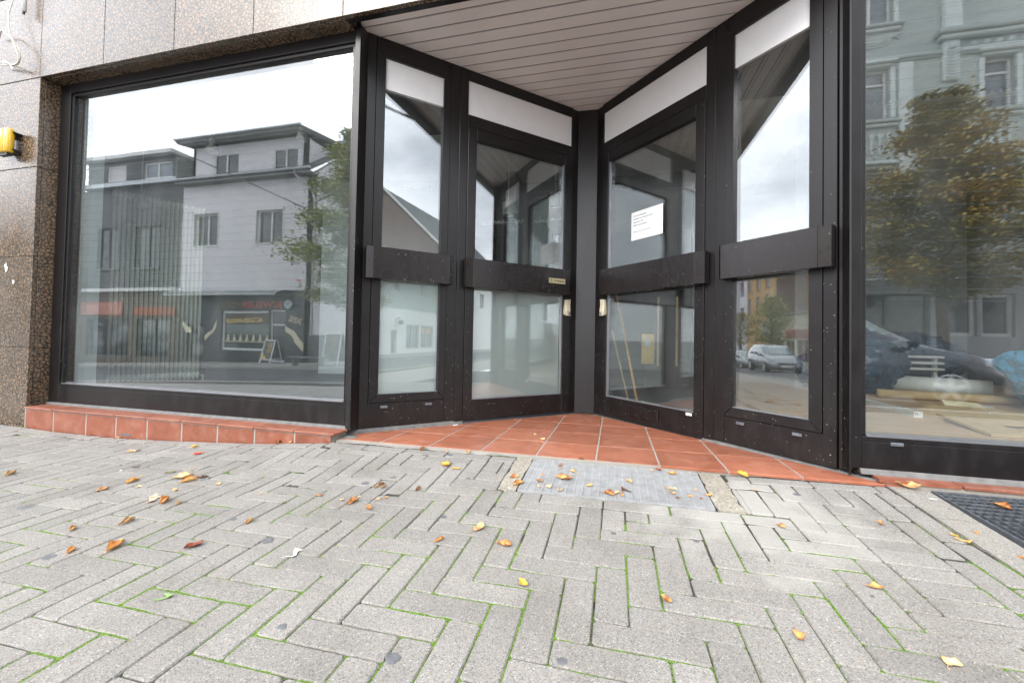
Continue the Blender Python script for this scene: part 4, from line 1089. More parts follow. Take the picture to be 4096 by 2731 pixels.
def leaf(size, style, seed):
    r = random.Random(seed); L_ = size; asp = {'curled': .55, 'flat': .48, 'cup': .72}[style]; W_ = L_ * asp
    nu, nv = 14, 8; vs = []
    curl = {'curled': r.uniform(2.4, 4.2), 'flat': r.uniform(.3, .9), 'cup': r.uniform(1.2, 2.2)}[style]
    bend = {'curled': r.uniform(.1, .5), 'flat': r.uniform(-.3, .4), 'cup': r.uniform(.4, 1.1)}[style]
    tw_ = r.uniform(-.7, .7) * (1 if style != 'flat' else .3); sk = r.uniform(.9, 1.6)
    for i in range(nu + 1):
        u = i / nu
        w_ = (sin(pi * u ** sk) ** .75) * W_ * (1 - .25 * u) + L_ * .004
        if 0 < i < nu: w_ *= 1 + (.06 if i % 2 else -.04) + r.uniform(-.05, .05)
        for j in range(nv + 1):
            v = (j / nv - .5) * 2
            s_ = v * w_ * .5 * (1.5 if style == 'curled' else 1.0)
            R_c = max(.0015, w_ * .5 * 1.5 / max(.1, curl * .62)) if style != 'flat' else W_ / max(.1, curl)
            ang = s_ / R_c + .25 * sin(u * 7 + seed)
            y = R_c * sin(ang); z = R_c * (1 - cos(ang)) + abs(v) ** .5 * .02 * L_
            x = (u - .5) * L_
            # bend along the length and twist
            th = tw_ * (u - .5) * 1.4; y, z = y * cos(th) - z * sin(th), y * sin(th) + z * cos(th)
            z += bend * L_ * .55 * (u - .5) ** 2 * (1.4 if u > .5 else .9)
            z += .035 * L_ * noise.noise(Vector((u * 4 + seed, v * 2.2, seed * .37))) + .008 * L_ * cos(u * 30 + abs(v) * 5)
            y += .06 * L_ * noise.noise(Vector((u * 3, seed * 1.7, 0)))
            vs.append([x, y, z])
    zm = min(v[2] for v in vs)
    for v in vs: v[2] -= zm
    n1 = len(vs); th = .0005 + .002 * L_
    fs = []
    def id_(i, j): return i * (nv + 1) + j
    for i in range(nu):
        for j in range(nv): fs.append((id_(i, j), id_(i + 1, j), id_(i + 1, j + 1), id_(i, j + 1)))
    lo = [(v[0], v[1], v[2] + th) for v in vs]
    fs2 = [tuple(q + n1 for q in f[::-1]) for f in fs]
    rim = [id_(i, 0) for i in range(nu + 1)] + [id_(nu, j) for j in range(1, nv + 1)] + [id_(i, nv) for i in range(nu - 1, -1, -1)] + [id_(0, j) for j in range(nv - 1, 0, -1)]
    fr = [(rim[q], rim[(q + 1) % len(rim)], rim[(q + 1) % len(rim)] + n1, rim[q] + n1) for q in range(len(rim))]
    mb = MB(); mb.add(vs, fs); mb.v += lo; mb.f += fs2 + fr
    # stalk
    if r.random() < .6 and size > .022:
        e = vs[id_(0, nv // 2)]; mb.tube([(e[0] + .002, e[1], e[2] + .0005), (e[0] - size * .12, e[1] + r.uniform(-.1, .1) * size, max(.0008, e[2] * .6)), (e[0] - size * .25, e[1] + r.uniform(-.15, .15) * size, .001 + r.uniform(0, .15) * size)], .0005, 5)
    return mb
LEAVES=[
(-2.956, 1.359, 0.055, 'p', 'tan', 'curled', 'curled tan leaf alone near the far left edge of the paving', 20),
(-3.557, 2.056, 0.046, 'p', 'brown', 'flat', 'small dark brown leaf against the foot of the red sill tiles', 10),
(-3.288, 2.046, 0.038, 'p', 'tan', 'flat', 'little tan leaf by the black scuff at the foot of the sill tiles', 0),
(-2.782, 1.775, 0.065, 'p', 'pale', 'flat', "flat pale tan leaf a hand's width in front of the left sill tiles", 5),
(-2.48, 1.903, 0.037, 'p', 'yellow', 'curled', 'small yellow leaf just behind the bright red petal', 0),
(-2.314, 1.799, 0.041, 'p', 'red', 'cup', 'bright red petal lying on the grey paving', 0),
(-2.44, 1.574, 0.032, 'p', 'brown', 'flat', 'tiny brown sliver of leaf between the pale leaf and the tan leaf', 0),
(-2.096, 1.604, 0.022, 'p', 'tan', 'flat', 'tiny tan scrap straight in front of the red petal', 0),
(-2.207, 1.413, 0.052, 'p', 'orange', 'curled', 'orange curled leaf left of the big tan leaf cluster', 15),
(-2.102, 1.365, 0.03, 'p', 'tan', 'flat', 'small tan leaf directly in front of an orange curled leaf', 0),
(-2.253, 1.477, 0.013, 'p', 'yellow', 'flat', 'yellow crumb of leaf behind the orange curled one', 0),
(-2.222, 1.306, 0.044, 'p', 'tan', 'cup', 'cupped tan leaf, leftmost of the row on the middle left paving', 0),
(-2.017, 1.504, 0.076, 'p', 'tan', 'cup', 'largest tan leaf of the cluster on the left paving', -5),
(-1.943, 1.471, 0.062, 'p', 'orange', 'curled', 'orange curled leaf pressed against the big tan leaf', 5),
(-1.937, 1.53, 0.032, 'p', 'brown', 'flat', 'dark brown leaf at the right of the big tan leaf', 0),
(-1.765, 1.468, 0.028, 'p', 'tan', 'cup', 'upright tan leaf standing alone right of the big tan cluster', 60),
(-1.89, 1.371, 0.024, 'p', 'tan', 'cup', 'small pointed tan leaf in front of the big tan cluster', 40),
(-1.907, 1.299, 0.028, 'p', 'pale', 'cup', 'small pale leaf behind the pinkish one', 0),
(-1.866, 1.272, 0.059, 'p', 'pink', 'flat', 'long pinkish tan leaf beside the fat orange roll', 15),
(-1.802, 1.271, 0.059, 'p', 'orange', 'curled', 'fat orange rolled leaf lying diagonally on the left paving', 38),
(-1.725, 1.268, 0.029, 'p', 'tan', 'curled', 'small tan leaf right of the fat orange roll', 25),
(-1.739, 1.099, 0.05, 'p', 'tan', 'curled', 'long tan leaf behind a grey gum spot on the left', 12),
(-1.293, 1.2, 0.036, 'p', 'tan', 'curled', 'pointed tan leaf on the mossy joints right of the left paving', 20),
(-2.169, 1.553, 0.039, 'p', 'olive', 'flat', 'olive green fragment left of the big tan leaf', 15),
(-1.969, 2.098, 0.048, 'p', 'orange', 'curled', 'orange leaf leaning on the right end of the sill tiles', 45),
(-1.882, 2.078, 0.03, 'p', 'tan', 'curled', 'little tan leaf beside the one leaning on the sill tiles', 20),
(-1.028, 2.052, 0.046, 'p', 'orange', 'curled', 'orange leaf between the sill and the front edge of the red floor', 20),
(-0.891, 2.096, 0.024, 'p', 'orange', 'flat', 'small orange scrap just outside the red tiled floor', 0),
(-0.764, 2.185, 0.038, 'p', 'tan', 'cup', 'tan leaf leaning on the front edge of the red tiled floor', 60),
(-0.809, 1.86, 0.052, 'p', 'yellow', 'cup', 'yellow leaf with a curled rim, left one of the yellow pair', -20),
(-0.743, 1.835, 0.037, 'p', 'yellow', 'flat', 'bright yellow round leaf, right one of the yellow pair', 10),
(-1.023, 1.591, 0.029, 'p', 'tan', 'curled', 'left leaf of the three small tan leaves in the middle', 20),
(-1.017, 1.618, 0.027, 'p', 'brown', 'curled', 'back leaf of the three small tan leaves in the middle', 5),
(-0.991, 1.592, 0.031, 'p', 'tan', 'curled', 'right leaf of the three small tan leaves in the middle', 35),
(-0.824, 1.599, 0.036, 'p', 'brown', 'curled', 'reddish brown leaf on the paving left of the metal grate', 25),
(-1.086, 1.438, 0.02, 'p', 'pale', 'cup', 'pale orange leaf left of the long orange roll', -30),
(-1.026, 1.429, 0.048, 'p', 'orange', 'curled', 'long orange roll in the middle of the paving', 12),
(-1.034, 1.482, 0.017, 'p', 'tan', 'flat', 'small tan scrap just behind the long orange roll', 0),
(-0.94, 1.478, 0.025, 'p', 'tan', 'flat', 'flat tan scrap left of an upright curl', 0),
(-0.916, 1.495, 0.02, 'p', 'tan', 'cup', 'upright tan curl beside a flat scrap', 80),
(-0.928, 1.393, 0.038, 'p', 'orange', 'curled', 'orange and brown leaf in front of the long orange roll', -30),
(-1.206, 1.461, 0.027, 'p', 'orange', 'flat', 'small orange leaf on a joint left of the long roll', 5),
(-1.297, 1.365, 0.014, 'p', 'brown', 'cup', 'tiny red brown leaf bud on the left centre paving', 0),
(-1.475, 1.419, 0.015, 'p', 'orange', 'flat', 'tiny orange scrap between the left and middle paving', 0),
(-0.497, 2.536, 0.037, 't', 'tan', 'flat', 'small flat tan leaf on the red tiles', 0),
(-0.419, 2.419, 0.041, 't', 'tan', 'cup', 'rolled tan leaf on a joint of the red tiles', 40),
(-0.443, 1.804, 0.038, 'p', 'orange', 'cup', 'orange leaf on the concrete left of the metal grate', 10),
(-0.406, 1.736, 0.052, 'p', 'orange', 'curled', 'long orange leaf at the front left corner of the metal grate', 15),
(-0.256, 1.977, 0.027, 'g', 'brown', 'cup', 'brown upright leaf at the back left of the metal grate', 70),
(-0.241, 1.949, 0.019, 'g', 'tan', 'flat', 'small tan scrap touching the brown upright leaf on the grate', 0),
(-0.155, 2.082, 0.043, 'g', 'brown', 'curled', 'dark brown leaf at the back edge of the metal grate', 0),
(-0.18, 1.914, 0.037, 'g', 'tan', 'curled', 'tan leaf in the middle left of the metal grate', -10),
(-0.319, 1.846, 0.016, 'g', 'orange', 'cup', 'tiny orange leaf tip on the left of the metal grate', 60),
(-0.321, 1.78, 0.032, 'g', 'tan', 'curled', 'tan leaf left of the big orange clump on the grate', -20),
(-0.298, 1.759, 0.013, 'g', 'orange', 'flat', "orange crumb beside a tan leaf on the grate's left", 0),
(-0.271, 1.731, 0.031, 'g', 'tan', 'cup', 'wrinkled tan leaf in front of the big orange clump', -40),
(-0.314, 1.731, 0.017, 'g', 'tan', 'flat', 'pale scrap by the left edge of the metal grate', 0),
(-0.216, 1.828, 0.069, 'g', 'orange', 'cup', 'big orange clump of leaf on the left half of the grate', -5),
(-0.201, 1.871, 0.016, 'g', 'orange', 'cup', 'small orange curl resting behind the big orange clump', 30),
(-0.22, 1.719, 0.028, 'g', 'tan', 'flat', 'thin flat tan leaf near the front edge of the grate', 0),
(-0.098, 1.781, 0.029, 'g', 'orange', 'cup', 'orange brown leaf in the middle of the metal grate', 10),
(0.074, 1.863, 0.032, 'g', 'tan', 'curled', 'light tan bent leaf right of the middle of the grate', -15),
(-0.014, 1.722, 0.047, 'g', 'orange', 'curled', 'long orange leaf hanging over the front rim of the grate', -10),
(0.019, 1.737, 0.028, 'g', 'tan', 'curled', "tan leaf between two long ones at the grate's front rim", 20),
(0.054, 1.766, 0.041, 'g', 'brown', 'flat', 'long brown leaf at the front rim of the grate', 12),
(0.039, 1.719, 0.025, 'g', 'orange', 'curled', "orange leaf pointing away from the grate's front rim", -45),
(0.181, 2.013, 0.019, 'g', 'tan', 'cup', 'small tan curl left of the dark red leaf on the grate', 50),
(0.212, 2.038, 0.038, 'g', 'darkred', 'cup', 'dark red brown leaf on the right half of the grate', -20),
(0.271, 1.998, 0.041, 'g', 'orange', 'curled', 'orange leaf right of the dark red leaf on the grate', -8),
(0.229, 1.833, 0.029, 'g', 'tan', 'flat', 'left leaf of the tan trio on the right of the grate', -10),
(0.255, 1.828, 0.028, 'g', 'tan', 'flat', 'right leaf of the tan trio on the right of the grate', 0),
(0.245, 1.786, 0.028, 'g', 'tan', 'cup', 'front leaf of the tan trio on the right of the grate', -30),
(0.258, 1.746, 0.021, 'g', 'brown', 'flat', "thin brown leaf at the front of the grate's right half", -5),
(0.313, 1.773, 0.022, 'g', 'orange', 'cup', "orange curled leaf near the grate's front right corner", 40),
(0.344, 1.842, 0.017, 'g', 'tan', 'cup', 'small tan tip above the front right corner of the grate', 10),
(0.35, 1.761, 0.015, 'g', 'darkred', 'cup', 'small dark red leaf at the front right corner of the grate', 80),
(0.39, 1.803, 0.029, 'g', 'orange', 'cup', 'orange leaf straddling the right frame of the grate', 15),
(0.588, 2.113, 0.056, 'p', 'yellow', 'curled', 'long yellow leaf against the red floor right of the grate', -20),
(0.595, 1.905, 0.02, 'p', 'peach', 'flat', 'peach coloured leaf scrap on the right paving', -20),
(0.547, 2.063, 0.014, 'p', 'darkred', 'flat', 'tiny red chip right of the grate by the red floor', 0),
(1.227, 2.156, 0.073, 'p', 'tan', 'cup', 'crumpled tan leaf against the right sill tiles', 0),
(1.455, 1.938, 0.055, 'q', 'orange', 'curled', 'orange curled leaf on the dark right hand grate', -18),
(0.58, 1.603, 0.034, 'p', 'tan', 'curled', 'tan leaf on the whitish stained paving at the right', -20),
(0.938, 1.713, 0.028, 'p', 'orange', 'flat', 'flat orange leaf on the paving in front of the right window', -15),
(-0.236, 1.085, 0.034, 'p', 'yellow', 'cup', 'folded yellow leaf near the bottom middle of the paving', -35),
(0.139, 1.11, 0.03, 'p', 'orange', 'cup', 'twisted orange brown leaf on a mossy joint at bottom centre', -25),
(1.131, 1.685, 0.023, 'p', 'yellow', 'flat', 'small yellow leaf behind the orange brown one at the right', -20),
(1.135, 1.654, 0.038, 'p', 'orange', 'flat', 'smooth orange brown leaf across a joint at the right edge', -20),
(1.214, 1.713, 0.026, 'p', 'orange', 'curled', 'thin orange leaf stuck in the joint by the right slab', -25),
(0.699, 1.302, 0.033, 'p', 'orange', 'cup', 'cupped orange leaf alone on the right foreground paving', 10),
(0.419, 1.053, 0.031, 'p', 'orange', 'cup', 'orange leaf with a dark fold in the lower right foreground', -50),
(0.701, 1.05, 0.034, 'p', 'tan', 'cup', 'large triangular tan leaf at the bottom right corner', 60),
(1.227, 1.578, 0.024, 'p', 'orange', 'curled', 'orange leaf at the right border of the paving', -15),
(-0.456, 1.339, 0.05, 'p', 'tan', 'cup', 'star shaped crumpled tan leaf in the centre foreground', 30),
(-0.558, 1.235, 0.035, 'p', 'orange', 'curled', 'smooth orange roll left of the crumpled star leaf', 12),
(-0.339, 1.259, 0.047, 'p', 'orange', 'curled', 'ribbed orange roll right of the crumpled star leaf', -10),
(-0.963, 1.06, 0.043, 'p', 'white', 'flat', 'dry white leaf flat on the centre left foreground', 12),
(-1.869, 1.018, 0.036, 'p', 'tan', 'curled', 'rolled tan leaf, upper one of the pair in the left foreground', 35),
(-1.68, 0.914, 0.037, 'p', 'orange', 'curled', 'rolled orange leaf, lower one of the pair in the left foreground', 35),
(-1.569, 0.963, 0.058, 'p', 'orange', 'curled', 'long rusty leaf twisted beside a tan one, left foreground', 22),
(-1.596, 0.986, 0.031, 'p', 'tan', 'cup', 'tan leaf touching the long rusty leaf in the left foreground', 20),
(-1.323, 1.025, 0.046, 'p', 'darkred', 'cup', 'crumpled dark brown leaf alone in the left foreground', 5),
(-1.138, 0.808, 0.034, 'p', 'green', 'flat', 'fresh green leaf on the bottom left paving', 35),
]

for k, (x, y, s_, surf, colr, style, lab, deg) in enumerate(LEAVES):
    if surf == 't': z_ = ztile(x, y) + .0008
    elif surf == 'q': z_ = zpav(min(x, 2), y) + .003
    else: z_ = zpav(x, y) + (.0035 if surf == 'g' else .0015)
    if surf == 'p' and y > edgeY(x) - .004: y = edgeY(x) - .006
    s_ = max(.010, s_ * 1.16)
    o = leaf(s_, style, k * 7 + 3).build('fallen_leaf', LM[colr], None, True)
    o.location = (x, y, z_); sx_, sy_ = slope(x, y)
    # the table gives the direction as seen from the camera: turn it into a heading on the ground
    yaw = math.atan2(-x, y) * -1
    el = radians(deg); f_ = .63 / math.hypot(x, y)
    gx_, gy_ = cos(el), sin(el) / max(.28, f_)
    o.rotation_euler = (sy_, -sx_, math.atan2(gy_, gx_) + math.atan2(-x, y) * 1.0)
    tag(o, lab, 'leaf', 'autumn leaves lying in front of the shop')
# small litter
for x, y, s_, lab in ((-2.455, 1.516, .018, 'small white bird dropping on the left paving'), (1.25, 1.96, .026, 'white splash on the border slab by the right grating')):
    mb = MB(); n_ = 12; zz = zpav(min(x, 2), y) + .003
    for sc_, dz in ((1, .0), (.6, .001)):
        for q in range(n_):
            a = 2 * pi * q / n_; r = s_ * .5 * sc_ * (1 + .3 * noise.noise(Vector((x, cos(a) * 2, sin(a) * 2)))); mb.v.append((x + r * cos(a), y + .6 * r * sin(a), zz + dz))
    for q in range(n_): mb.f.append((q, (q + 1) % n_, n_ + (q + 1) % n_, n_ + q))
    mb.f.append(tuple(range(n_, 2 * n_)))
    tag(mb.build('bird_dropping', M_paper), lab, 'stain')
pp_ = MB(); pp_.prism([(0, 0), (.034, .004), (.036, .012), (.002, .010)], 0, .003, lambda x, y, z: (-1.107 + x, 2.655 + y, ztile(-1.1, 2.66) + z + .004 * x / .03))
tag(pp_.build('paper_scrap', M_paper), 'folded white paper scrap on the red tiles against the left wing', 'litter')
tf = MB()
rr_ = random.Random(4)
for q in range(26):
    a = rr_.uniform(0, 6.28); r = rr_.uniform(.001, .007); h = rr_.uniform(.006, .016); bx, by = -1.335 + r * cos(a), 2.078 + .4 * r * sin(a); bz = zpav(-1.33, 2.07) - .002
    tf.add([(bx - .0008, by, bz), (bx + .0008, by, bz), (bx + .012 * cos(a), by + .006 * sin(a), bz + h), (bx + .004 * cos(a), by - .002, bz + h * .6)], [(0, 1, 3), (1, 2, 3)])
tag(tf.build('weed', LM['green'], fix=False), 'tiny green weed growing between the pavement and red floor', 'plant')
# ------------------------------------------------------------------ inside the empty shop
M_wall_in = plain("interior_plaster", (0.74, 0.80, 0.82), 0.85, var=.04, bump=.5, bscale=70)
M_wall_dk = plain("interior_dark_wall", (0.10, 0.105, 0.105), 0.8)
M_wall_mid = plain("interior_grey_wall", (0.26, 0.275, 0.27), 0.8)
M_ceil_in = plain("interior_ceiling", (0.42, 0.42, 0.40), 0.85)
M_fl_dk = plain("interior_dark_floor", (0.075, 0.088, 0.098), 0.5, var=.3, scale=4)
def mat_wood(name, base, sc=(3, 60, 60)):
    mt, n, l, b = newmat(name); g = n.new('ShaderNodeNewGeometry'); mp = n.new('ShaderNodeMapping'); mp.inputs['Scale'].default_value = sc
    t = n.new('ShaderNodeTexNoise'); t.inputs['Scale'].default_value = 1; t.inputs['Detail'].default_value = 5
    l.new(g.outputs['Position'], mp.inputs['Vector']); l.new(mp.outputs[0], t.inputs['Vector'])
    r = ramp(n, [(.3, tuple(c * .72 for c in base)), (.5, base), (.7, tuple(c * 1.2 for c in base))]); l.new(t.outputs['Fac'], r.inputs['Fac'])
    l.new(r.outputs[0], b.inputs['Base Color']); b.inputs['Roughness'].default_value = .5; return mt
M_fl_wd = mat_wood("laminate_floor", (0.50, 0.335, 0.21), (2, 40, 40))
M_ply = mat_wood("plywood", (0.55, 0.30, 0.10))
M_card = plain("cardboard", (0.46, 0.33, 0.18), .85, var=.08)
M_cardd = plain("cardboard_inner", (0.20, 0.15, 0.10), .9)
M_radi = plain("radiator_enamel", (0.86, 0.90, 0.78), .35, var=.03)
M_wplas = plain("white_plastic", (0.62, 0.62, 0.60), .35)
M_chrome = plain("lamp_reflector", (0.7, 0.7, 0.7), .12, 1.0)
def struct(o): o['kind'] = 'structure'; return o
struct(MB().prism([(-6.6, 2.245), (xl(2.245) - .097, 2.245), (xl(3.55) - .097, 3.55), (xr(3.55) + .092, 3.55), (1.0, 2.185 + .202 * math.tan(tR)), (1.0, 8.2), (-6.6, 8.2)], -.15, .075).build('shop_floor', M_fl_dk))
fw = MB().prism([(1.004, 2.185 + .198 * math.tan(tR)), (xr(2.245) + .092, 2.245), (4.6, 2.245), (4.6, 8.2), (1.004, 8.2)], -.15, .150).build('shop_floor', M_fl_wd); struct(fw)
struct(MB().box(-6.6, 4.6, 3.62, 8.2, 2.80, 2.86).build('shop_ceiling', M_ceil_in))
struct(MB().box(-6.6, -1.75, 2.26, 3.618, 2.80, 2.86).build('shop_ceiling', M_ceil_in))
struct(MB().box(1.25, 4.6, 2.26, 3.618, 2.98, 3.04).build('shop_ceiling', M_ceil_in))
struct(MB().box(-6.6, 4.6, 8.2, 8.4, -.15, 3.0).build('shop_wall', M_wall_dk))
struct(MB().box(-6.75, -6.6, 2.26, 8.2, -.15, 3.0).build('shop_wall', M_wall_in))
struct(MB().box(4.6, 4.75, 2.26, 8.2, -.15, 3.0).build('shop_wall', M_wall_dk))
struct(MB().box(-4.29, -4.165, 2.245, 2.375, .0755, 2.80).build('shop_wall', M_wall_in))      # inner reveal of the left window
struct(MB().box(-6.6, -4.295, 2.305, 2.375, .0755, 2.80).build('shop_wall', M_wall_in))
# slanting wall behind the radiator, running back into the shop
def slant(x0, y0, x1, y1, t, z0, z1, mat, name='shop_wall', parent=None):
    d = Vector((x1 - x0, y1 - y0, 0)).normalized(); n_ = Vector((d.y, -d.x, 0)) * -t
    P = [(x0, y0), (x1, y1), (x1 + n_.x, y1 + n_.y), (x0 + n_.x, y0 + n_.y)]
    return MB().prism(P, z0, z1).build(name, mat, parent)
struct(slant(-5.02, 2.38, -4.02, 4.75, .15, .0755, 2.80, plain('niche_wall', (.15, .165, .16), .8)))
struct(slant(-4.02, 4.752, -2.2, 5.2, .15, .0755, 2.80, M_wall_in))
struct(MB().box(-1.4, -1.28, 5.0, 8.2, .0755, 2.80).build('shop_wall', M_wall_dk))
struct(MB().box(1.9, 2.02, 4.9, 8.2, .1505, 2.98).build('shop_wall', M_wall_mid))

# column radiator
ra = thing('radiator', (-4.63, 3.10, .1), 'tall cream column radiator standing behind the left shop window', 'radiator')
p0 = Vector((-4.79, 2.80, 0)); p1 = Vector((-4.45, 3.44, 0)); dd = (p1 - p0).normalized(); nn = Vector((dd.y, -dd.x, 0))
N = 20
prof_mesh = None
for i in range(N):
    c_ = p0 + (p1 - p0) * (i + .5) / N
    mb = MB()
    for q in (0, 1):
        b_ = c_ + nn * (.022 - .062 * q)
        mb.tube([(b_.x, b_.y, .165), (b_.x, b_.y, 1.945)], .0125, 8)
    e0 = c_ + nn * .024; e1 = c_ - nn * .042
    for z_ in (.15, 1.96):
        zz = (z_ - .035, z_, z_ + .035)
        mb.tube([(e0.x, e0.y, z_), ((e0.x + e1.x) / 2, (e0.y + e1.y) / 2, z_ + (.0 if z_ < 1 else .012)), (e1.x, e1.y, z_)], [.019, .022, .019], 8)
        mb.tube([(e0.x, e0.y, zz[0]), (e0.x, e0.y, zz[2])], [.013, .017], 8)
    mb.build('column', M_radi, ra, True)
vb = p1 + dd * .03
MB().tube([(p1.x, p1.y, .15), (vb.x, vb.y, .15), (vb.x, vb.y, .08)], .010, 8).build('supply_pipe', M_radi, ra, True)
MB().cyl((vb.x, vb.y, .16), .022, .07, 10).build('valve', M_black, ra)

# spot lamps on rods
def spot(x, y, z, rot, lab):
    t = thing('hanging_spot', (x, y, z), lab, 'lamp')
    MB().tube([(x, y, 2.80), (x, y, z + .05)], .0065, 8).build('rod', M_wplas, t, True)
    c, s = cos(rot), sin(rot)
    MB().tube([(x - .05 * c, y - .05 * s, z + .035), (x - .03 * c, y - .03 * s, z + .04), (x + .05 * c, y + .05 * s, z + .02), (x + .075 * c, y + .075 * s, z + .0)], [.018, .026, .026, .022], 12).build('gear_box', M_wplas, t, True)
    hx, hy = x + .055 * c, y + .055 * s
    MB().lathe((hx, hy, z - .085), [(.0, .075), (.022, .072), (.040, .05), (.048, .015), (.048, 0), (.044, 0), (.038, .03), (.0, .05)], 18).build('shade', M_wplas, t, True)
    MB().tube([(hx + .05 * c, hy + .05 * s, z - .04), (hx + .05 * c, hy + .05 * s, z + .08)], .003, 6).build('clip', M_wplas, t)
spot(-4.50, 2.86, 1.90, -.4, 'white spot lamp on a rod in front of the radiator, lowest of the three')
spot(-3.69, 2.90, 2.375, -.7, 'white spot lamp on a rod in the middle of the left window')
spot(-2.66, 2.90, 2.38, -1.2, 'white spot lamp on a rod near the right end of the left window')
# louvre strips (row of triangular white blades) hanging across the shop
def louvre(x0, x1, y, z, lab, sz=.055):
    t = thing('louvre_strip', ((x0 + x1) / 2, y, z), lab, 'ceiling light')
    n_ = int((x1 - x0) / sz); mb = MB()
    for i in range(n_):
        a = x0 + sz * i
        mb.prism([(a, z), (a + sz * .92, z), (a + sz * .5, z + sz * .7)], 0, .05, lambda x, z_, k: (x, y + k, z_))
    b = mb.build('blade_row', M_wplas, t); 
    MB().box(x0, x1, y - .003, y + .055, z - .010, z - .0005).build('rail', M_wplas, t)
    return t
louvre(-1.75, -.55, 5.0, 2.14, 'row of white triangular louvres seen through the left door glass')
louvre(-2.6, -1.9, 4.2, 2.35, 'row of white triangular louvres hanging behind the left shop window')
louvre(1.9, 4.4, 4.0, 2.85, 'upper of two louvre strips hanging behind the right window')
louvre(1.9, 4.4, 4.1, 2.73, 'lower of two louvre strips hanging behind the right window')
for x, y, z, lab in ((-1.265, 4.6, 2.10, 'cylindrical ceiling lamp seen left in the left door glass'), (-.694, 4.6, 2.17, 'cylindrical ceiling lamp seen right in the left door glass')):
    t = thing('cylinder_lamp', (x, y, z), lab, 'lamp')
    MB().lathe((x, y, z), [(.0, .16), (.065, .16), (.068, .155), (.068, .0), (.060, 0), (.055, .03), (.0, .05)], 20).build('housing', M_wplas, t, True)
    MB().lathe((x, y, z + .004), [(.056, 0), (.045, .025), (.015, .04), (.0, .04)], 18).build('reflector', M_chrome, t, True)
    MB().tube([(x, y, z + .16), (x, y, 2.80)], .006, 8).build('stem', M_wplas, t)

# things left behind the right door
def leaning(name, a, b_, r, mat, lab, cat):
    return tag(MB().tube([a, b_], r, 10).build(name, mat, None, True), lab, cat)
leaning('wooden_pole', (.20, 3.62, .09), (.005, 4.02, 1.12), .011, M_ply, 'long wooden pole leaning behind the right door glass', 'pole')
leaning('wooden_stick', (.125, 3.66, .09), (-.025, 3.92, .72), .008, M_card, 'short pale slat leaning behind the right door glass', 'stick')
ybx = thing('yellow_box', (.36, 4.67, .09), 'yellow metal box with a small white label inside behind the right door', 'box')
MB().bbox(.29, .43, 4.6, 4.74, .36, .70, .012).build('body', M_yellow, ybx)
MB().bbox(.33, .385, 4.595, 4.599, .56, .63, .0005).build('label', M_paper, ybx)
MB().box(.34, .38, 4.65, 4.69, .0755, .359).build('stand', M_black, ybx)
for x0 in (.45, .64): MB().bbox(x0, x0 + .022, 4.55, 4.57, .35, 1.10, .002).build('pale_post', M_card, thing('pale_post', (x0, 4.56, .35), ('narrow' if x0 < .5 else 'second') + ' pale upright strip behind the right door glass', 'strip'))
dk = thing('door_frame_inside', (0.0, 4.6, 0), 'dark inner lobby door standing behind the entrance', 'door')
for x0, x1 in ((-1.15, -1.02), (-.30, -.16), (.86, 1.0)): MB().bbox(x0, x1, 4.9, 5.0, .0755, 2.45, .004).build('post', M_frame, dk)
MB().bbox(-1.15, 1.0, 4.9, 5.0, 2.4502, 2.60, .004).build('head', M_frame, dk)
MB().bbox(-.155, .855, 4.92, 4.98, .0755, .40, .004).build('kick_panel', M_frame, dk)

# rubbish behind the right window
def crumple(name, c, sx, sy, sz, mat, lab, cat, seed):
    import bmesh
    bm = bmesh.new(); bmesh.ops.create_icosphere(bm, subdivisions=5, radius=1)
    for v in bm.verts:
        p = v.co.copy(); d = 1 + .22 * noise.noise(p * 1.6 + Vector((seed, 0, 0))) + .13 * abs(noise.noise(p * 4 + Vector((0, seed, 0)))) + .07 * abs(noise.noise(p * 9 + Vector((seed, 1, 0)))) 
        q = p * d; v.co = Vector((q.x * sx, q.y * sy, max(-.82, q.z) * sz))
    me = bpy.data.meshes.new(name); bm.to_mesh(me); bm.free(); me.materials.append(mat)
    o = bpy.data.objects.new(name, me); COL.objects.link(o); o.location = c; return tag(o, lab, cat)
M_bag = plain("blue_plastic_film", (0.035, 0.27, 0.46), .22, var=.3, scale=9, bump=.7, bscale=26)
M_bagd = plain("dark_blue_plastic_film", (0.012, 0.045, 0.085), .28, var=.4, scale=12, bump=.7, bscale=30)
crumple('rubbish_bag', (3.42, 3.74, .40), .52, .40, .31, M_bag, 'big crumpled light blue rubbish bag behind the right window', 'bag', 3)
crumple('rubbish_bag', (2.32, 4.72, .42), .40, .3, .34, M_bagd, 'dark blue rubbish bag at the left end of the right window', 'bag', 8)
crumple('rubbish_bag', (3.1, 5.3, .42), .5, .35, .34, M_bagd, 'dark blue rubbish bag standing behind the light blue one', 'bag', 14)
def panel(name, P, t, mat, lab, cat, parent=None):
    mb = MB(); P = [Vector(p) for p in P]; n_ = (P[1] - P[0]).cross(P[-1] - P[0]).normalized() * t; k = len(P)
    mb.v = [tuple(p) for p in P] + [tuple(p + n_) for p in P]
    mb.f = [tuple(range(k))[::-1], tuple(range(k, 2 * k))] + [(i, (i + 1) % k, k + (i + 1) % k, k + i) for i in range(k)]
    o = mb.build(name, mat, parent); return tag(o, lab, cat) if lab else o
Z0 = .152
panel('cardboard_sheet', [(1.95, 2.66, Z0), (2.45, 2.70, Z0), (2.55, 2.82, Z0 + .01), (2.15, 2.80, Z0 + .005), (2.22, 3.10, Z0 + .035), (2.02, 3.14, Z0 + .03)], .012, M_card, 'torn corner shaped cardboard piece near the right window glass', 'cardboard')
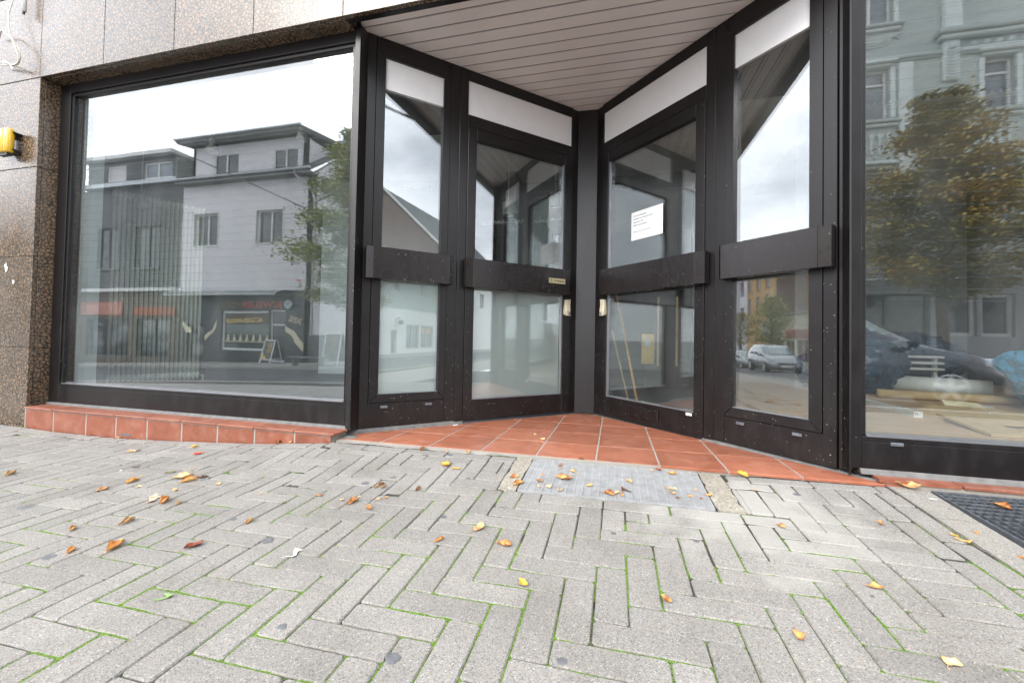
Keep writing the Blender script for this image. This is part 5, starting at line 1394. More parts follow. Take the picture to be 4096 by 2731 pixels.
panel('cardboard_sheet', [(2.0, 3.10, Z0), (2.28, 2.98, Z0 + .01), (3.4, 2.92, Z0 + .02), (3.5, 3.12, Z0 + .04), (2.4, 3.22, Z0 + .05)], .006, M_card, 'long flat cardboard strip lying across the floor at the right', 'cardboard')
panel('cardboard_sheet', [(1.98, 3.32, Z0), (2.30, 3.06, Z0 + .005), (2.75, 3.16, Z0 + .02), (2.5, 3.40, Z0 + .05), (2.2, 3.46, Z0 + .05)], .006, M_card, 'bent cardboard sheet between the two white packing bars', 'cardboard')
panel('cardboard_sheet', [(2.42, 2.60, Z0), (3.2, 2.52, Z0 + .002), (3.25, 2.62, Z0 + .01), (2.55, 2.70, Z0 + .012)], .008, M_card, 'narrow cardboard strip closest to the right window glass', 'cardboard')
panel('cardboard_sheet', [(2.33, 3.50, Z0), (2.55, 3.48, Z0 + .02), (2.56, 3.60, Z0 + .06), (2.36, 3.62, Z0 + .07)], .006, plain("pale_card", (.62, .52, .34), .8), 'small pale torn card piece behind the white packing bars', 'cardboard')
def packbar(a, b_, w, h, lab):
    a = Vector(a); b_ = Vector(b_); d = (b_ - a); L_ = d.length; d.normalize(); s_ = Vector((-d.y, d.x, 0)) * w / 2; u_ = Vector((0, 0, h))
    t = thing('packing_bar', a, lab, 'box')
    MB().hexa([a - s_, a + s_, b_ + s_, b_ - s_, a - s_ + u_, a + s_ + u_, b_ + s_ + u_, b_ - s_ + u_]).build('carton', M_wplas, t)
    text_obj('print', "PL", .022, plain("red_print", (.45, .05, .05), .6), t, tuple(b_ - s_ * .8 + d * .0012 + Vector((0, 0, .015))), s_, (0, 0, 1), depth=.0004)
packbar((1.93, 3.72, Z0), (1.95, 3.18, Z0), .05, .04, 'slim white carton bar lying on the floor, left of two')
packbar((2.62, 3.60, Z0), (2.36, 3.18, Z0), .05, .045, 'slim white carton bar lying on the floor, right of two')
tag(MB().tube([(2.62, 4.60, .26), (3.15, 4.28, .26)], .075, 20).build('foil_roll', M_wplas, None, True), 'thick white roll lying behind the cardboard in the right window', 'roll')
tag(MB().tube([(2.3, 4.25, .19), (3.6, 4.05, .19)], .038, 14).build('cardboard_tube', M_card, None, True), 'long brown cardboard tube lying behind the cardboard sheets', 'tube')
tag(MB().tube([(2.05, 4.9, .30), (2.95, 4.72, .24)], .035, 12).build('white_tube', M_wplas, None, True), 'long white tube in front of the dark blue bag', 'tube')
ch = thing('white_bracket', (2.95, 4.9, .2), 'white plastic shelf frame stacked behind the foil roll', 'shelf')
for k_, z_ in enumerate((.38, .44, .50)): MB().bbox(2.70, 3.16, 4.80, 4.98, z_, z_ + .022, .003).build('shelf_board', M_wplas, ch)
for x_ in (2.73, 3.11): MB().bbox(x_, x_ + .03, 4.86, 4.90, .1515, .5, .002).build('leg', M_wplas, ch)
pb = tag(MB().bbox(2.62, 3.25, 6.4, 6.42, .9, 1.9, .002).build('plywood_board', M_ply), 'orange plywood board standing at the back behind the right window', 'board')
tag(MB().bbox(2.10, 2.6, 5.4, 5.42, .1515, .80, .002).build('brown_panel', M_card), 'brown board leaning behind the dark blue bag', 'board')
struct(MB().box(2.025, 4.59, 6.6, 6.7, .1505, 2.98).build('shop_wall', M_wall_mid))

# ------------------------------------------------------------------ street and far pavement
M_asph = plain("asphalt", (0.075, 0.077, 0.082), 0.85, var=.15, scale=8, bump=.5, bscale=90)
M_kerb = plain("kerb_stone", (0.33, 0.32, 0.30), 0.8, var=.1)
M_farp = plain("far_pavement_slabs", (0.27, 0.262, 0.25), 0.85, var=.12, scale=6)
xs_ = [-120, -70, -50, -40, -31, -26, -22, -18, -15, -11, -8, -4, 0, 5, 10, 15, 20, 30, 45, 70, 120]
mb = MB(); strip(mb, xs_, [FY, -7.5, -5.5, -3.5, KY], zstreet); rd = mb.build('road', M_asph, fix=False); struct(rd)
mb = MB(); strip(mb, xs_, [-40, -12.5, -11, FY - .12], lambda x, y: zstreet(x, y) if y < FY else zstreet(x, y)); fp = mb.build('far_pavement', M_farp, fix=False); struct(fp)
kb = MB()
for a, b_ in zip(xs_, xs_[1:]):
    for y0, s_ in ((FY - .12, 1), (KY, -1)):
        za = zstreet(a, FY - .06 if s_ == 1 else KY + .01) if s_ == 1 else lerp_tab(ZN, a); zb = zstreet(b_, FY - .06) if s_ == 1 else lerp_tab(ZN, b_)
        kb.hexa([(a, y0, za - .3), (b_, y0, zb - .3), (b_, y0 + .12, zb - .3), (a, y0 + .12, za - .3), (a, y0, za + .001), (b_, y0, zb + .001), (b_, y0 + .12, zb + .001), (a, y0 + .12, za + .001)])
kk = kb.build('kerb', M_kerb); struct(kk)
mb = MB(); strip(mb, [-400, 400], [-400, -40], lambda x, y: -1.0); strip(mb, [-400, 400], [10, 400], lambda x, y: -1.0)
struct(mb.build('ground', M_farp, fix=False))
# row of red stones set in the far pavement edge
# ------------------------------------------------------------------ house builder for the far side of the street
def P_win(name, col, rough=.08): 
    mt = plain(name, col, rough, spec=.8, var=.3, scale=1.5); return mt
M_pane = P_win("far_window_pane", (.045, .055, .062))
M_panel = P_win("far_window_pane_light", (.16, .19, .22))
M_wframe = plain("window_frame_white", (.70, .70, .70), .5)
def rect_wall(parent, mat, P, x0, x1, z0, z1, holes=(), depth=.14, name='wall', thick=.3):
    """P maps (u, out, z) to the world; out < 0 is into the house.  Wall with real openings."""
    us = sorted(set([x0, x1] + [h[0] for h in holes] + [h[1] for h in holes])); zs_ = sorted(set([z0, z1] + [h[2] for h in holes] + [h[3] for h in holes]))
    mb = MB()
    inh = lambda u, z: any(h[0] < u < h[1] and h[2] < z < h[3] for h in holes)
    for a, b_ in zip(us, us[1:]):
        for c_, d in zip(zs_, zs_[1:]):
            if inh((a + b_) / 2, (c_ + d) / 2): continue
            mb.add([P(a, 0, c_), P(b_, 0, c_), P(b_, 0, d), P(a, 0, d)], [(0, 1, 2, 3)])
    for h in holes:
        a, b_, c_, d = h[:4]
        for q in (((a, c_), (b_, c_)), ((b_, c_), (b_, d)), ((b_, d), (a, d)), ((a, d), (a, c_))):
            (u0, w0), (u1, w1) = q
            mb.add([P(u0, 0, w0), P(u1, 0, w1), P(u1, -depth, w1), P(u0, -depth, w0)], [(0, 1, 2, 3)])
    # back and sides so the wall is a solid thing
    mb.add([P(x0, -thick, z0), P(x1, -thick, z0), P(x1, -thick, z1), P(x0, -thick, z1), P(x0, 0, z0), P(x1, 0, z0), P(x1, 0, z1), P(x0, 0, z1)],
           [(0, 1, 2, 3), (0, 4, 7, 3), (1, 5, 6, 2), (3, 7, 6, 2), (0, 4, 5, 1)])
    return mb.build(name, mat, parent, fix=False)
def win(parent, P, h, depth=.14, frame=M_wframe, pane=M_pane, mull=1, trans=False, fw=.06, sill=None, surround=None, tilt=False):
    a, b_, c_, d = h[:4]; T = P
    w = MB(); y0, y1 = -depth + .01, -depth + .07
    w.box(a, a + fw, y0, y1, c_, d, T); w.box(b_ - fw, b_, y0, y1, c_, d, T); w.box(a + fw, b_ - fw, y0, y1, c_, c_ + fw, T); w.box(a + fw, b_ - fw, y0, y1, d - fw, d, T)
    for k in range(1, mull + 1):
        x = a + (b_ - a) * k / (mull + 1); w.box(x - fw * .6, x + fw * .6, y0, y1 + .01, c_ + fw, d - fw, T)
    if trans: w.box(a + fw, b_ - fw, y0, y1 + .005, c_ + (d - c_) * .7, c_ + (d - c_) * .7 + fw, T)
    f = w.build('window', frame, parent)
    MB().box(a + .01, b_ - .01, -depth - .02, -depth + .02, c_ + .01, d - .01, T).build('pane', pane, f)
    if sill: MB().box(a - .08, b_ + .08, -.05, .09, c_ - .09, c_ - .002, T).build('sill', sill, f)
    if surround:
        s_ = MB(); e = .07
        s_.box(a - e, a, -.02, .03, c_ - e, d + e, T); s_.box(b_, b_ + e, -.02, .03, c_ - e, d + e, T); s_.box(a, b_, -.02, .03, d, d + e, T); s_.box(a, b_, -.02, .03, c_ - e, c_, T)
        s_.build('surround', surround, f)
    return f
FY0 = -12.5
def PF(u, o, z): return (u, FY0 + o, z)      # facades face +Y, towards our shop

M_lgrey = plain("light_grey_render", (0.68, 0.66, 0.68), 0.85, var=.04, scale=2)
M_dgran = plain("dark_shopfront_cladding", (0.045, 0.05, 0.055), .4, var=.3, scale=30)
M_dslate = plain("dark_slate", (0.075, 0.08, 0.085), .6, var=.15, scale=8)
M_rooft = plain("roof_tile_dark", (0.07, 0.072, 0.08), .6, var=.25, scale=10)
M_gutter = plain("zinc_gutter", (0.42, 0.44, 0.46), .4, .5)
M_eave = plain("white_eave_board", (0.62, 0.61, 0.60), .6)
M_soff = plain("grey_eave_boards", (0.16, 0.16, 0.16), .7)
M_alu = plain("aluminium_frame", (0.74, 0.75, 0.76), .4, .1)
M_cream = plain("cream_ribbon", (.72, .66, .48), .6)
# ---- jeweller's house
jh = thing('jeweller_house', (-19, -14, -.9), 'grey rendered house with two dormer windows and a dark jeweller shop front', 'building')
X0, X1 = -23.4, -14.95
up = [(-22.55, -20.9, 4.95 + .35, 7.05), (-18.35, -16.68, 5.3, 7.02)]
rect_wall(jh, M_lgrey, PF, X0, X1, 2.83, 8.75, up, .22)
for h in up: win(jh, PF, h, .22, surround=M_eave, fw=.07)
sh_holes = [(-20.48, -17.40, -.32, 1.76), (-17.33, -16.33, -.86, 1.82), (-22.85, -21.65, -1.0, 1.0)]
rect_wall(jh, M_dgran, PF, X0, X1, -2.2, 2.829, sh_holes, .18, name='shop_front')
sw = win(jh, PF, sh_holes[0], .18, frame=M_alu, pane=P_win("jeweller_window", (.05, .075, .07)), mull=0, fw=.11)
MB().box(-20.35, -17.6, -.155, -.14, 1.05, 1.65, lambda u, o, z: PF(u, o, z)).build('blind', plain("blind_beige", (.16, .14, .10), .7), sw)
dd_ = win(jh, PF, sh_holes[1], .18, frame=M_alu, mull=0, fw=.08, trans=True)
win(jh, PF, sh_holes[2], .18, frame=M_soff, mull=0, fw=.06)
for k_ in range(7):
    x = -20.1 + .42 * k_
    MB().lathe((x, FY0 - .13, .18), [(.001, .0), (.09, .0), (.07, .12), (.045, .22), (.06, .30), (.0, .36)], 8).build('display_bust', M_cream, jh)
MB().box(-20.35, -17.5, -.15, -.05, .10, .17, PF).build('display_shelf', plain("shelf_light", (.45, .42, .3), .5), jh)
M_redl = plain("red_letters", (.75, .07, .05), .4)
M_goldl = plain("gold_letters", (.85, .62, .22), .4)
sgn = MB().box(-20.75, -16.3, .0, .04, 1.86, 2.36, PF).build('sign_board', M_dgran, jh)
text_obj('letters', "JUWELIER", .46, M_redl, sgn, (-16.48, FY0 + .05, 1.94), (-1, 0, 0), (0, 0, 1), depth=.02, width=2.7, bold=.006)
text_obj('letters', "2001", .46, plain("brown_letters", (.26, .16, .06), .4), sgn, (-19.42, FY0 + .05, 1.94), (-1, 0, 0), (0, 0, 1), depth=.02, width=1.2, bold=.006)
text_obj('letters', "ALTGOLD-ANKAUF", .34, M_goldl, sgn, (-17.72, FY0 + .05, 1.17), (-1, 0, -.03), (-.03, 0, 1), depth=.006, width=2.35, bold=.006)
text_obj('letters', "30%", .44, M_cream, sgn, (-15.3, FY0 + .05, 1.05), (-1, 0, .22), (.22, 0, 1), depth=.006, width=.80, bold=.004)
clk = MB().cyl((-16.12, FY0 + .02, 2.10), .22, .10, 20, axis='y').build('clock', plain("clock_face", (.45, .55, .58), .4), jh)
for a in (0.7, 2.2): MB().box(-.012, .012, 0, .004, 0, .15, lambda x, y, z: (-16.12 + x * cos(a) + z * sin(a), FY0 + .122 + y, 2.10 + z * cos(a) - x * sin(a))).build('hand', M_black, clk)
for pts in ([(-16.32, 1.00), (-16.05, .85), (-15.75, .72), (-15.45, .35), (-15.2, .12), (-15.2, -.28), (-15.45, -.1), (-15.7, .15), (-15.85, .45), (-16.1, .62), (-16.3, .70)],
            [(-21.55, .4), (-21.3, .6), (-21.0, .75), (-20.75, 1.30), (-20.78, .95), (-20.95, .6), (-21.2, .45), (-21.5, .15)],
            [(-23.1, 1.2), (-22.8, .95), (-22.5, .8), (-22.5, .55), (-22.85, .6), (-23.1, .9)]):
    MB().prism(pts, 0, .02, lambda x, z, y: (x, FY0 + .002 + y, z)).build('ribbon_motif', M_cream, jh)
# curved glass canopy
cn = MB(); n_ = 6
for k_ in range(n_ + 1):
    a = (pi / 2) * k_ / n_; o_ = .95 * sin(a); z_ = 2.52 + .30 * cos(a)
    for x in (-23.3, -16.1): cn.v.append(PF(x, o_, z_))
for k_ in range(n_): cn.f.append((2 * k_, 2 * k_ + 1, 2 * k_ + 3, 2 * k_ + 2))
cn_o = cn.build('canopy', plain("canopy_glass", (.22, .25, .26), .15), jh, True, fix=False); cm = cn_o.modifiers.new('thickness', 'SOLIDIFY'); cm.thickness = .01
for x in (-23.3, -21.5, -19.7, -17.9, -16.1):
    MB().tube([PF(x, .95 * sin(pi / 2 * k_ / 6), 2.525 + .30 * cos(pi / 2 * k_ / 6)) for k_ in range(7)], .022, 6).build('canopy_rib', M_eave, cn_o)
MB().tube([PF(-23.3, .95, 2.52), PF(-16.1, .95, 2.52)], .022, 6).build('canopy_rib', M_eave, cn_o)
al = MB().bbox(-15.75, -15.5, .0, .10, 2.98, 3.28, .02, PF).build('alarm_box', M_wplas, jh)
MB().bbox(-15.72, -15.53, .02, .085, 3.281, 3.36, .01, PF).build('beacon', M_redl, al)
# main roof, eave and gable end
rf = MB(); rx0, rx1 = X0 - .0, X1 + .25
rf.add([PF(rx0, .45, 8.82), PF(rx1, .45, 8.82), PF(rx1, -5.2, 13.2), PF(rx0, -5.2, 13.2), PF(rx0, .45, 8.70), PF(rx1, .45, 8.70), PF(rx1, -5.2, 13.05), PF(rx0, -5.2, 13.05)],
       [(0, 1, 2, 3), (7, 6, 5, 4), (0, 4, 5, 1), (1, 5, 6, 2), (2, 6, 7, 3), (3, 7, 4, 0)])
rr0 = rf.build('roof', M_rooft, jh)
MB().box(rx0, rx1, .0, .45, 8.62, 8.70, PF).build('eave_soffit', M_soff, rr0)
MB().tube([PF(rx0, .50, 8.84), PF(rx1, .50, 8.84)], .065, 8).build('gutter', M_gutter, rr0)
MB().tube([PF(-15.6, .50, 8.8), PF(-15.6, .42, 8.55), PF(-14.9, .08, 7.9), PF(-14.75, .06, 7.3), PF(-14.75, .06, .5)], .05, 8).build('downpipe', M_gutter, rr0)
gm = MB(); g_ = [(0, -2.2), (0, 8.7), (-5.2, 13.05), (-10.4, 8.7), (-10.4, -2.2)]
gm.prism(g_, 0, .25, lambda o, z, t: (X1 - t, FY0 + o, z)); gm.build('gable_wall', M_lgrey, jh)
MB().box(X1 + .001, X1 + .03, FY0 - 10.4, FY0 - .01, -2.2, .56).build('plinth', M_dgran, jh)
# big dormer
dx0, dx1 = -22.85, -15.5
dh = [(-21.33, -19.68, 9.12, 10.30), (-17.42, -15.86, 9.10, 10.22)]
def PD(u, o, z): return (u, FY0 - .05 + o, z)
rect_wall(jh, M_lgrey, PD, dx0, dx1, 8.95, 10.75, dh, .10, name='dormer_wall')
for h in dh: win(jh, PD, h, .10, fw=.07, pane=M_pane)
MB().prism([(-.05, 8.9), (-.05, 10.75), (-2.6, 10.75)], 0, .2, lambda o, z, t: (dx1 - t, FY0 + o, z)).build('dormer_cheek', M_lgrey, jh)
MB().prism([(-.05, 8.9), (-.05, 10.75), (-2.6, 10.75)], 0, .2, lambda o, z, t: (dx0 + t, FY0 + o, z)).build('dormer_cheek', M_lgrey, jh)
dr_ = MB(); dr_.add([PF(dx0 - .5, .6, 10.95), PF(dx1 + .3, .6, 10.95), PF(dx1 + .3, -3.5, 11.6), PF(dx0 - .5, -3.5, 11.6), PF(dx0 - .4, .55, 10.78), PF(dx1 + .2, .55, 10.78), PF(dx1 + .2, -3.5, 11.4), PF(dx0 - .4, -3.5, 11.4)],
        [(0, 1, 2, 3), (7, 6, 5, 4), (0, 4, 5, 1), (1, 5, 6, 2), (2, 6, 7, 3), (3, 7, 4, 0)])
dro = dr_.build('dormer_roof', M_soff, jh)
MB().tube([PF(dx0 - .5, .63, 10.98), PF(dx1 + .3, .63, 10.98)], .055, 8).build('gutter', M_gutter, dro)
MB().tube([PF(dx1 - .05, .5, 10.85), PF(dx1 - .05, .05, 10.5), PF(dx1 - .05, .05, 9.1)], .045, 8).build('downpipe', M_gutter, dro)

# ---- dark house to its left
dh_ = thing('dark_house', (-27.5, -14, -1.2), 'dark slate clad house with wide dormer left of the jeweller house', 'building')
hs = [(-29.9, -28.3, 4.2, 6.6), (-26.9, -25.0, 4.2, 6.6)]
rect_wall(dh_, M_dslate, PF, -31.2, -23.42, 3.05, 8.9, hs, .15)
for h in hs: win(dh_, PF, h, .15, pane=M_pane, sill=M_soff, frame=M_soff)
gs = [(-30.6, -27.2, -.9, 1.3), (-26.6, -24.1, -.9, 1.3)]
rect_wall(dh_, plain("brownish_shop_wall", (.12, .10, .085), .7), PF, -31.2, -23.42, -2.2, 2.85, gs, .2, name='shop_front')
for h in gs: win(dh_, PF, h, .2, frame=M_soff, mull=1)
MB().box(-31.2, -23.45, .0, .25, 2.85, 3.03, PF).build('fascia', M_eave, dh_)
MB().box(-31.0, -27.6, .0, .10, 1.5, 2.25, PF).build('shop_sign', plain("dusty_pink_sign", (.42, .17, .13), .6), dh_)
MB().box(-26.7, -23.6, .0, .08, 1.5, 1.95, PF).build('shop_sign', plain("brown_red_sign", (.32, .09, .05), .6), dh_)
MB().box(-30.95, -23.6, -.2, .30, 8.92, 9.15, PF).build('eave', M_gutter, dh_)
hs2 = [(-29.3, -27.8, 9.35, 10.25), (-26.35, -24.3, 9.3, 10.2)]
rect_wall(dh_, M_dslate, PF, -30.9, -24.1, 9.15, 10.55, hs2, .1, name='dormer_wall')
win(dh_, PF, hs2[0], .1, pane=plain("roller_shutter", (.48, .46, .47), .6), mull=0); win(dh_, PF, hs2[1], .1, pane=M_panel)
MB().box(-31.1, -23.95, -3, .35, 10.55, 10.75, PF).build('dormer_roof', M_eave, dh_)
MB().box(-24.1, -24.0, -3, -.02, 9.15, 10.54, PF).build('dormer_cheek', plain("fibre_cement_slate", (.24, .25, .24), .7), dh_)
MB().add([PF(-31.2, 0, 9.0), PF(-23.42, 0, 9.0), PF(-23.42, -5, 12.2), PF(-31.2, -5, 12.2), PF(-31.2, -5, 9.0), PF(-23.42, -5, 9.0)], [(0, 1, 2, 3), (0, 3, 4), (1, 5, 2), (3, 2, 5, 4), (0, 4, 5, 1)]).build('roof', M_rooft, dh_)

# ---- low shops further left, brick flank wall and orange house behind them
ls_ = thing('shop_row', (-36, -14, -1.5), 'single storey cream fronted shops with red signs below a brick flank wall', 'building')
hs = [(-40.2, -38.3, -1.2, .75), (-37.9, -36.2, -1.2, .75), (-35.7, -33.4, -1.0, .85)]
rect_wall(ls_, plain("cream_render", (.52, .47, .38), .8), PF, -41, -31.25, -2.4, 3.1, hs, .2)
for k_, h in enumerate(hs): win(ls_, PF, h, .2, frame=M_soff, pane=plain("shop_display_%s" % ("a", "b", "c")[k_], ((.10, .12, .05), (.12, .11, .04), (.14, .03, .03))[k_], .2), mull=1)
for x0, x1, c_ in ((-37.8, -35.9, (.34, .07, .05)), (-35.6, -32.5, (.30, .04, .04))): MB().box(x0, x1, .0, .12, 1.0, 1.75, PF).build('shop_sign', plain("shop_sign_red", c_, .5), ls_)
MB().box(-41, -31.3, -5, .30, 3.1, 3.3, PF).build('flat_roof', M_soff, ls_)
def bricks(name, c1, c2, mortar, sc=(4.2, 4.2, 13.5)):
    mt, n, l, b = newmat(name); tc = n.new('ShaderNodeNewGeometry'); sx = n.new('ShaderNodeSeparateXYZ'); l.new(tc.outputs['Position'], sx.inputs[0])
    cb = n.new('ShaderNodeCombineXYZ'); ad = n.new('ShaderNodeMath'); ad.operation = 'ADD'; l.new(sx.outputs['X'], ad.inputs[0]); l.new(sx.outputs['Y'], ad.inputs[1])
    l.new(ad.outputs[0], cb.inputs['X']); l.new(sx.outputs['Z'], cb.inputs['Y'])
    br = n.new('ShaderNodeTexBrick'); br.inputs['Scale'].default_value = 4.0; br.inputs['Color1'].default_value = (*c1, 1); br.inputs['Color2'].default_value = (*c2, 1); br.inputs['Mortar'].default_value = (*mortar, 1)
    br.inputs['Mortar Size'].default_value = .03; br.inputs['Brick Width'].default_value = .96; br.inputs['Row Height'].default_value = .30
    l.new(cb.outputs[0], br.inputs['Vector']); l.new(br.outputs['Color'], b.inputs['Base Color']); b.inputs['Roughness'].default_value = .85; return mt
M_brick = bricks("dark_brown_brick", (.15, .095, .075), (.105, .068, .055), (.19, .165, .14))
oh = thing('orange_house', (-45, -15, -1.6), 'ochre plastered old house with a bare brown brick flank wall', 'building')
M_och = plain("ochre_plaster", (.50, .32, .15), .8)
hs = [(-43.0 - 2.6 * k, -41.9 - 2.6 * k, z, z + 2.0) for k in range(3) for z in (3.6, 6.3)]
rect_wall(oh, M_och, PF, -48.7, -41.0, -2.6, 9.0, hs, .18)
for h in hs: win(oh, PF, h, .18, pane=M_panel, surround=plain("ochre_trim", (.62, .38, .16), .8), sill=M_och)
MB().box(-41.3, -41.001, FY0 - 11, FY0 - .31, -2.6, 9.2).build('flank_wall', M_brick, oh)
MB().box(-48.7, -41.31, FY0 - 11, FY0 - .31, 9.02, 9.3).build('roof', M_rooft, oh)
wh = thing('white_house', (-54, -15, -1.8), 'white house with dark red window surrounds far down the street', 'building')
hs = [(-51.0 - 3.0 * k, -49.9 - 3.0 * k, z, z + 1.7) for k in range(3) for z in (3.0, 6.2)]
rect_wall(wh, plain("white_render", (.62, .62, .64), .8), PF, -60, -48.72, -2.8, 8.6, hs, .18)
for h in hs: win(wh, PF, h, .18, pane=M_pane, surround=plain("dark_red_trim", (.22, .03, .04), .6))
MB().add([PF(-60, .3, 8.6), PF(-48.72, .3, 8.6), PF(-48.72, -5, 12), PF(-60, -5, 12), PF(-60, -5, 8.6), PF(-48.72, -5, 8.6)], [(0, 1, 2, 3), (0, 3, 4), (1, 5, 2), (3, 2, 5, 4), (0, 4, 5, 1)]).build('roof', M_rooft, wh)
# projecting shop sign
ps = thing('hanging_sign', (-39.5, -11.4, 1.9), 'white projecting sign with black lettering above the low shops', 'sign')
MB().bbox(-39.56, -39.44, -12.45, -10.95, 1.25, 2.55, .02).build('sign_box', M_wplas, ps)
text_obj('lettering', "Biergarten", .34, M_ink, ps, (-39.435, -10.85 - .2, 2.10), (0, -1, 0), (0, 0, 1), depth=.003, width=1.2, bold=.006)
# ---- white fronted building on the right of the street, brick gabled house behind
wf = thing('white_shop_building', (21, -14, -.7), 'two storey building, white ground floor and grey green upper floor', 'building')
M_wht = plain("white_paint_wall", (.78, .78, .77), .7)
hs = [(21.45, 23.2, -.35, 1.42), (23.45, 25.4, -.35, 1.42), (19.62, 20.30, -.66, .98), (16.5, 18.5, -.3, 1.5)]
rect_wall(wf, M_wht, PF, 15.2, 27.4, -1.6, 2.50, hs, .2, name='wall')
for k_, h in enumerate(hs): win(wf, PF, h, .2, frame=plain("reddish_shop_frame", (.50, .38, .36), .5), pane=M_panel, mull=1 if k_ != 2 else 0, fw=.07)
for k_ in range(2):
    for z_ in (.85, 1.05): MB().box(23.62 + .9 * k_, 24.3 + .9 * k_, -.115, -.11, z_, z_ + .13, PF).build('window_lettering', plain("orange_film", (.75, .25, .08), .5), wf)
hs = [(16.3, 17.2, 3.7, 5.1), (19.9, 20.6, 3.7, 5.1), (23.3, 24.0, 3.7, 5.1)]
rect_wall(wf, plain("grey_green_render", (.30, .34, .34), .8), PF, 15.2, 27.4, 2.501, 5.7, hs, .15, name='upper_wall')
for h in hs: win(wf, PF, h, .15, mull=0)
MB().box(15.2, 27.4, -4, .2, 5.7, 5.9, PF).build('flat_roof', M_soff, wf)
lt = MB(); lt.tube([PF(20.2, 0, 1.75), PF(20.2, .25, 1.85), PF(20.2, .3, 1.70)], .03, 6); lt.lathe(PF(20.2, .3, 1.35), [(.0, 0), (.10, .05), (.13, .28), (.0, .36)], 8); lt.lathe(PF(20.45, .3, 1.35), [(.0, 0), (.10, .05), (.13, .28), (.0, .36)], 8)
lt.build('wall_lantern', M_soff, wf)
gh = thing('brick_house', (32, -18, -.7), 'tall house with dark red brick gable and dark tiled roof', 'building')
M_brick2 = bricks("red_brown_brick", (.17, .085, .068), (.13, .062, .05), (.20, .17, .15))
gm = MB().prism([(0, -1.5), (0, 7.84), (-6.6, 13.9), (-13.2, 7.84), (-13.2, -1.5)], 0, .3, lambda o, z, t: (27.42 + t, FY0 + o, z)).build('gable_wall', M_brick2, gh)
rect_wall(gh, M_wht, lambda u, o, z: PF(u, o, z), 27.73, 42, -1.6, 7.8, [(29, 30.2, 3.6, 5.2), (32, 33.2, 3.6, 5.2), (35, 36.2, 3.6, 5.2)], .15, name='wall')
for a in (29, 32, 35): win(gh, PF, (a, a + 1.2, 3.6, 5.2), .15)
rf = MB(); rf.add([PF(27.25, .5, 7.5), PF(42, .5, 7.5), PF(42, -6.6, 14.1), PF(27.25, -6.6, 14.1), PF(27.25, -13.7, 7.5), PF(42, -13.7, 7.5)], [(0, 1, 2, 3), (3, 2, 5, 4)])
ro_ = rf.build('roof', M_rooft, gh, fix=False); mo = ro_.modifiers.new('thickness', 'SOLIDIFY'); mo.thickness = .18
for k_ in range(30):
    t = (k_ + .5) / 30; MB().box(27.2, 42, -.02, .02, -.02, .02, lambda x, y, z: PF(x, .5 - 7.1 * t + y, 7.5 + 6.6 * t + .03 + z)).build('tile_course', M_rooft, ro_)
MB().tube([PF(27.22, .55, 7.6), PF(27.22, -6.6, 14.25)], .11, 6).build('verge_board', M_eave, ro_)

# ---- ornate house
on = thing('ornate_house', (13, -14, -.7), 'ornate grey green stucco house with pilaster, cornices and framed windows', 'building')
M_st = plain("stucco_grey_green", (.45, .50, .48), .8, var=.05, scale=2)
M_stl = plain("stucco_light", (.66, .71, .70), .75, var=.05, scale=4)
hs = [(8.3, 9.62, 12.25, 14.6), (8.15, 9.50, 8.75, 10.60), (12.25, 13.10, 8.80, 10.55), (8.15, 9.5, 4.9, 6.9), (12.1, 13.2, 4.9, 6.9), (11.75, 14.2, 11.95, 14.4), (15, 16.2, 8.8, 10.55), (15, 16.2, 4.9, 6.9), (5.3, 6.5, 8.75, 10.6), (5.3, 6.5, 4.9, 6.9), (5.3, 6.5, 12.25, 14.4)]
rect_wall(on, M_st, PF, 4.2, 15.18 + 1.6, 3.13, 17.0, hs, .25)
for h in hs:
    big = h[1] - h[0] > 2
    f_ = win(on, PF, h, .25 if not big else .6, pane=M_panel if not big else M_pane, trans=True, fw=.08, mull=0 if h[1] - h[0] < 1 else 1)
    if not big:
        a, b_, c_, d = h
        MB().box(a - .16, a - .02, .0, .05, c_, d, PF).build('jamb_moulding', M_stl, f_); MB().box(b_ + .02, b_ + .16, .0, .05, c_, d, PF).build('jamb_moulding', M_stl, f_)
        MB().bbox(a - .30, b_ + .30, .0, .20, c_ - .20, c_ - .08, .03, PF).build('sill', M_st, f_)
        MB().bbox(a - .24, b_ + .24, .0, .12, c_ - .32, c_ - .205, .03, PF).build('sill', M_stl, f_)
        MB().bbox(a - .22, b_ + .22, .0, .16, d + .16, d + .28, .03, PF).build('hood_moulding', M_stl, f_)
        MB().bbox(a - .10, b_ + .10, .0, .07, d + .03, d + .155, .02, PF).build('hood_moulding', M_st, f_)
MB().bbox(11.02, 11.54, .0, .22, 11.60, 17.0, .03, PF).build('pilaster', M_stl, on)
for z0, z1, o_, x0 in ((11.42, 11.60, .34, 10.80), (11.28, 11.42, .24, 10.9), (10.80, 10.92, .16, 11.55), (10.74, 10.799, .10, 11.55)):
    MB().bbox(x0, 16.78, .0, o_, z0, z1, .03, PF).build('cornice', M_st if z0 > 11.3 else M_stl, on)
for z0, z1, o_ in ((10.84, 10.94, .12), (10.76, 10.838, .07)): MB().bbox(4.2, 11.0, .0, o_, z0, z1, .02, PF).build('string_course', M_st, on)
for k_ in range(14):
    x = 11.95 + .35 * k_
    e = MB(); 
    for r_, o_ in ((1, .0), (.85, .04), (.5, .06)):
        for q in range(14): e.v.append(PF(x + .12 * r_ * cos(2 * pi * q / 14), o_, 11.10 + .10 * r_ * sin(2 * pi * q / 14)))
    for r_ in (0, 1):
        for q in range(14): e.f.append((r_ * 14 + q, r_ * 14 + (q + 1) % 14, (r_ + 1) * 14 + (q + 1) % 14, (r_ + 1) * 14 + q))
    e.f.append(tuple(range(28, 42))); e.build('frieze_medallion', M_stl, on)
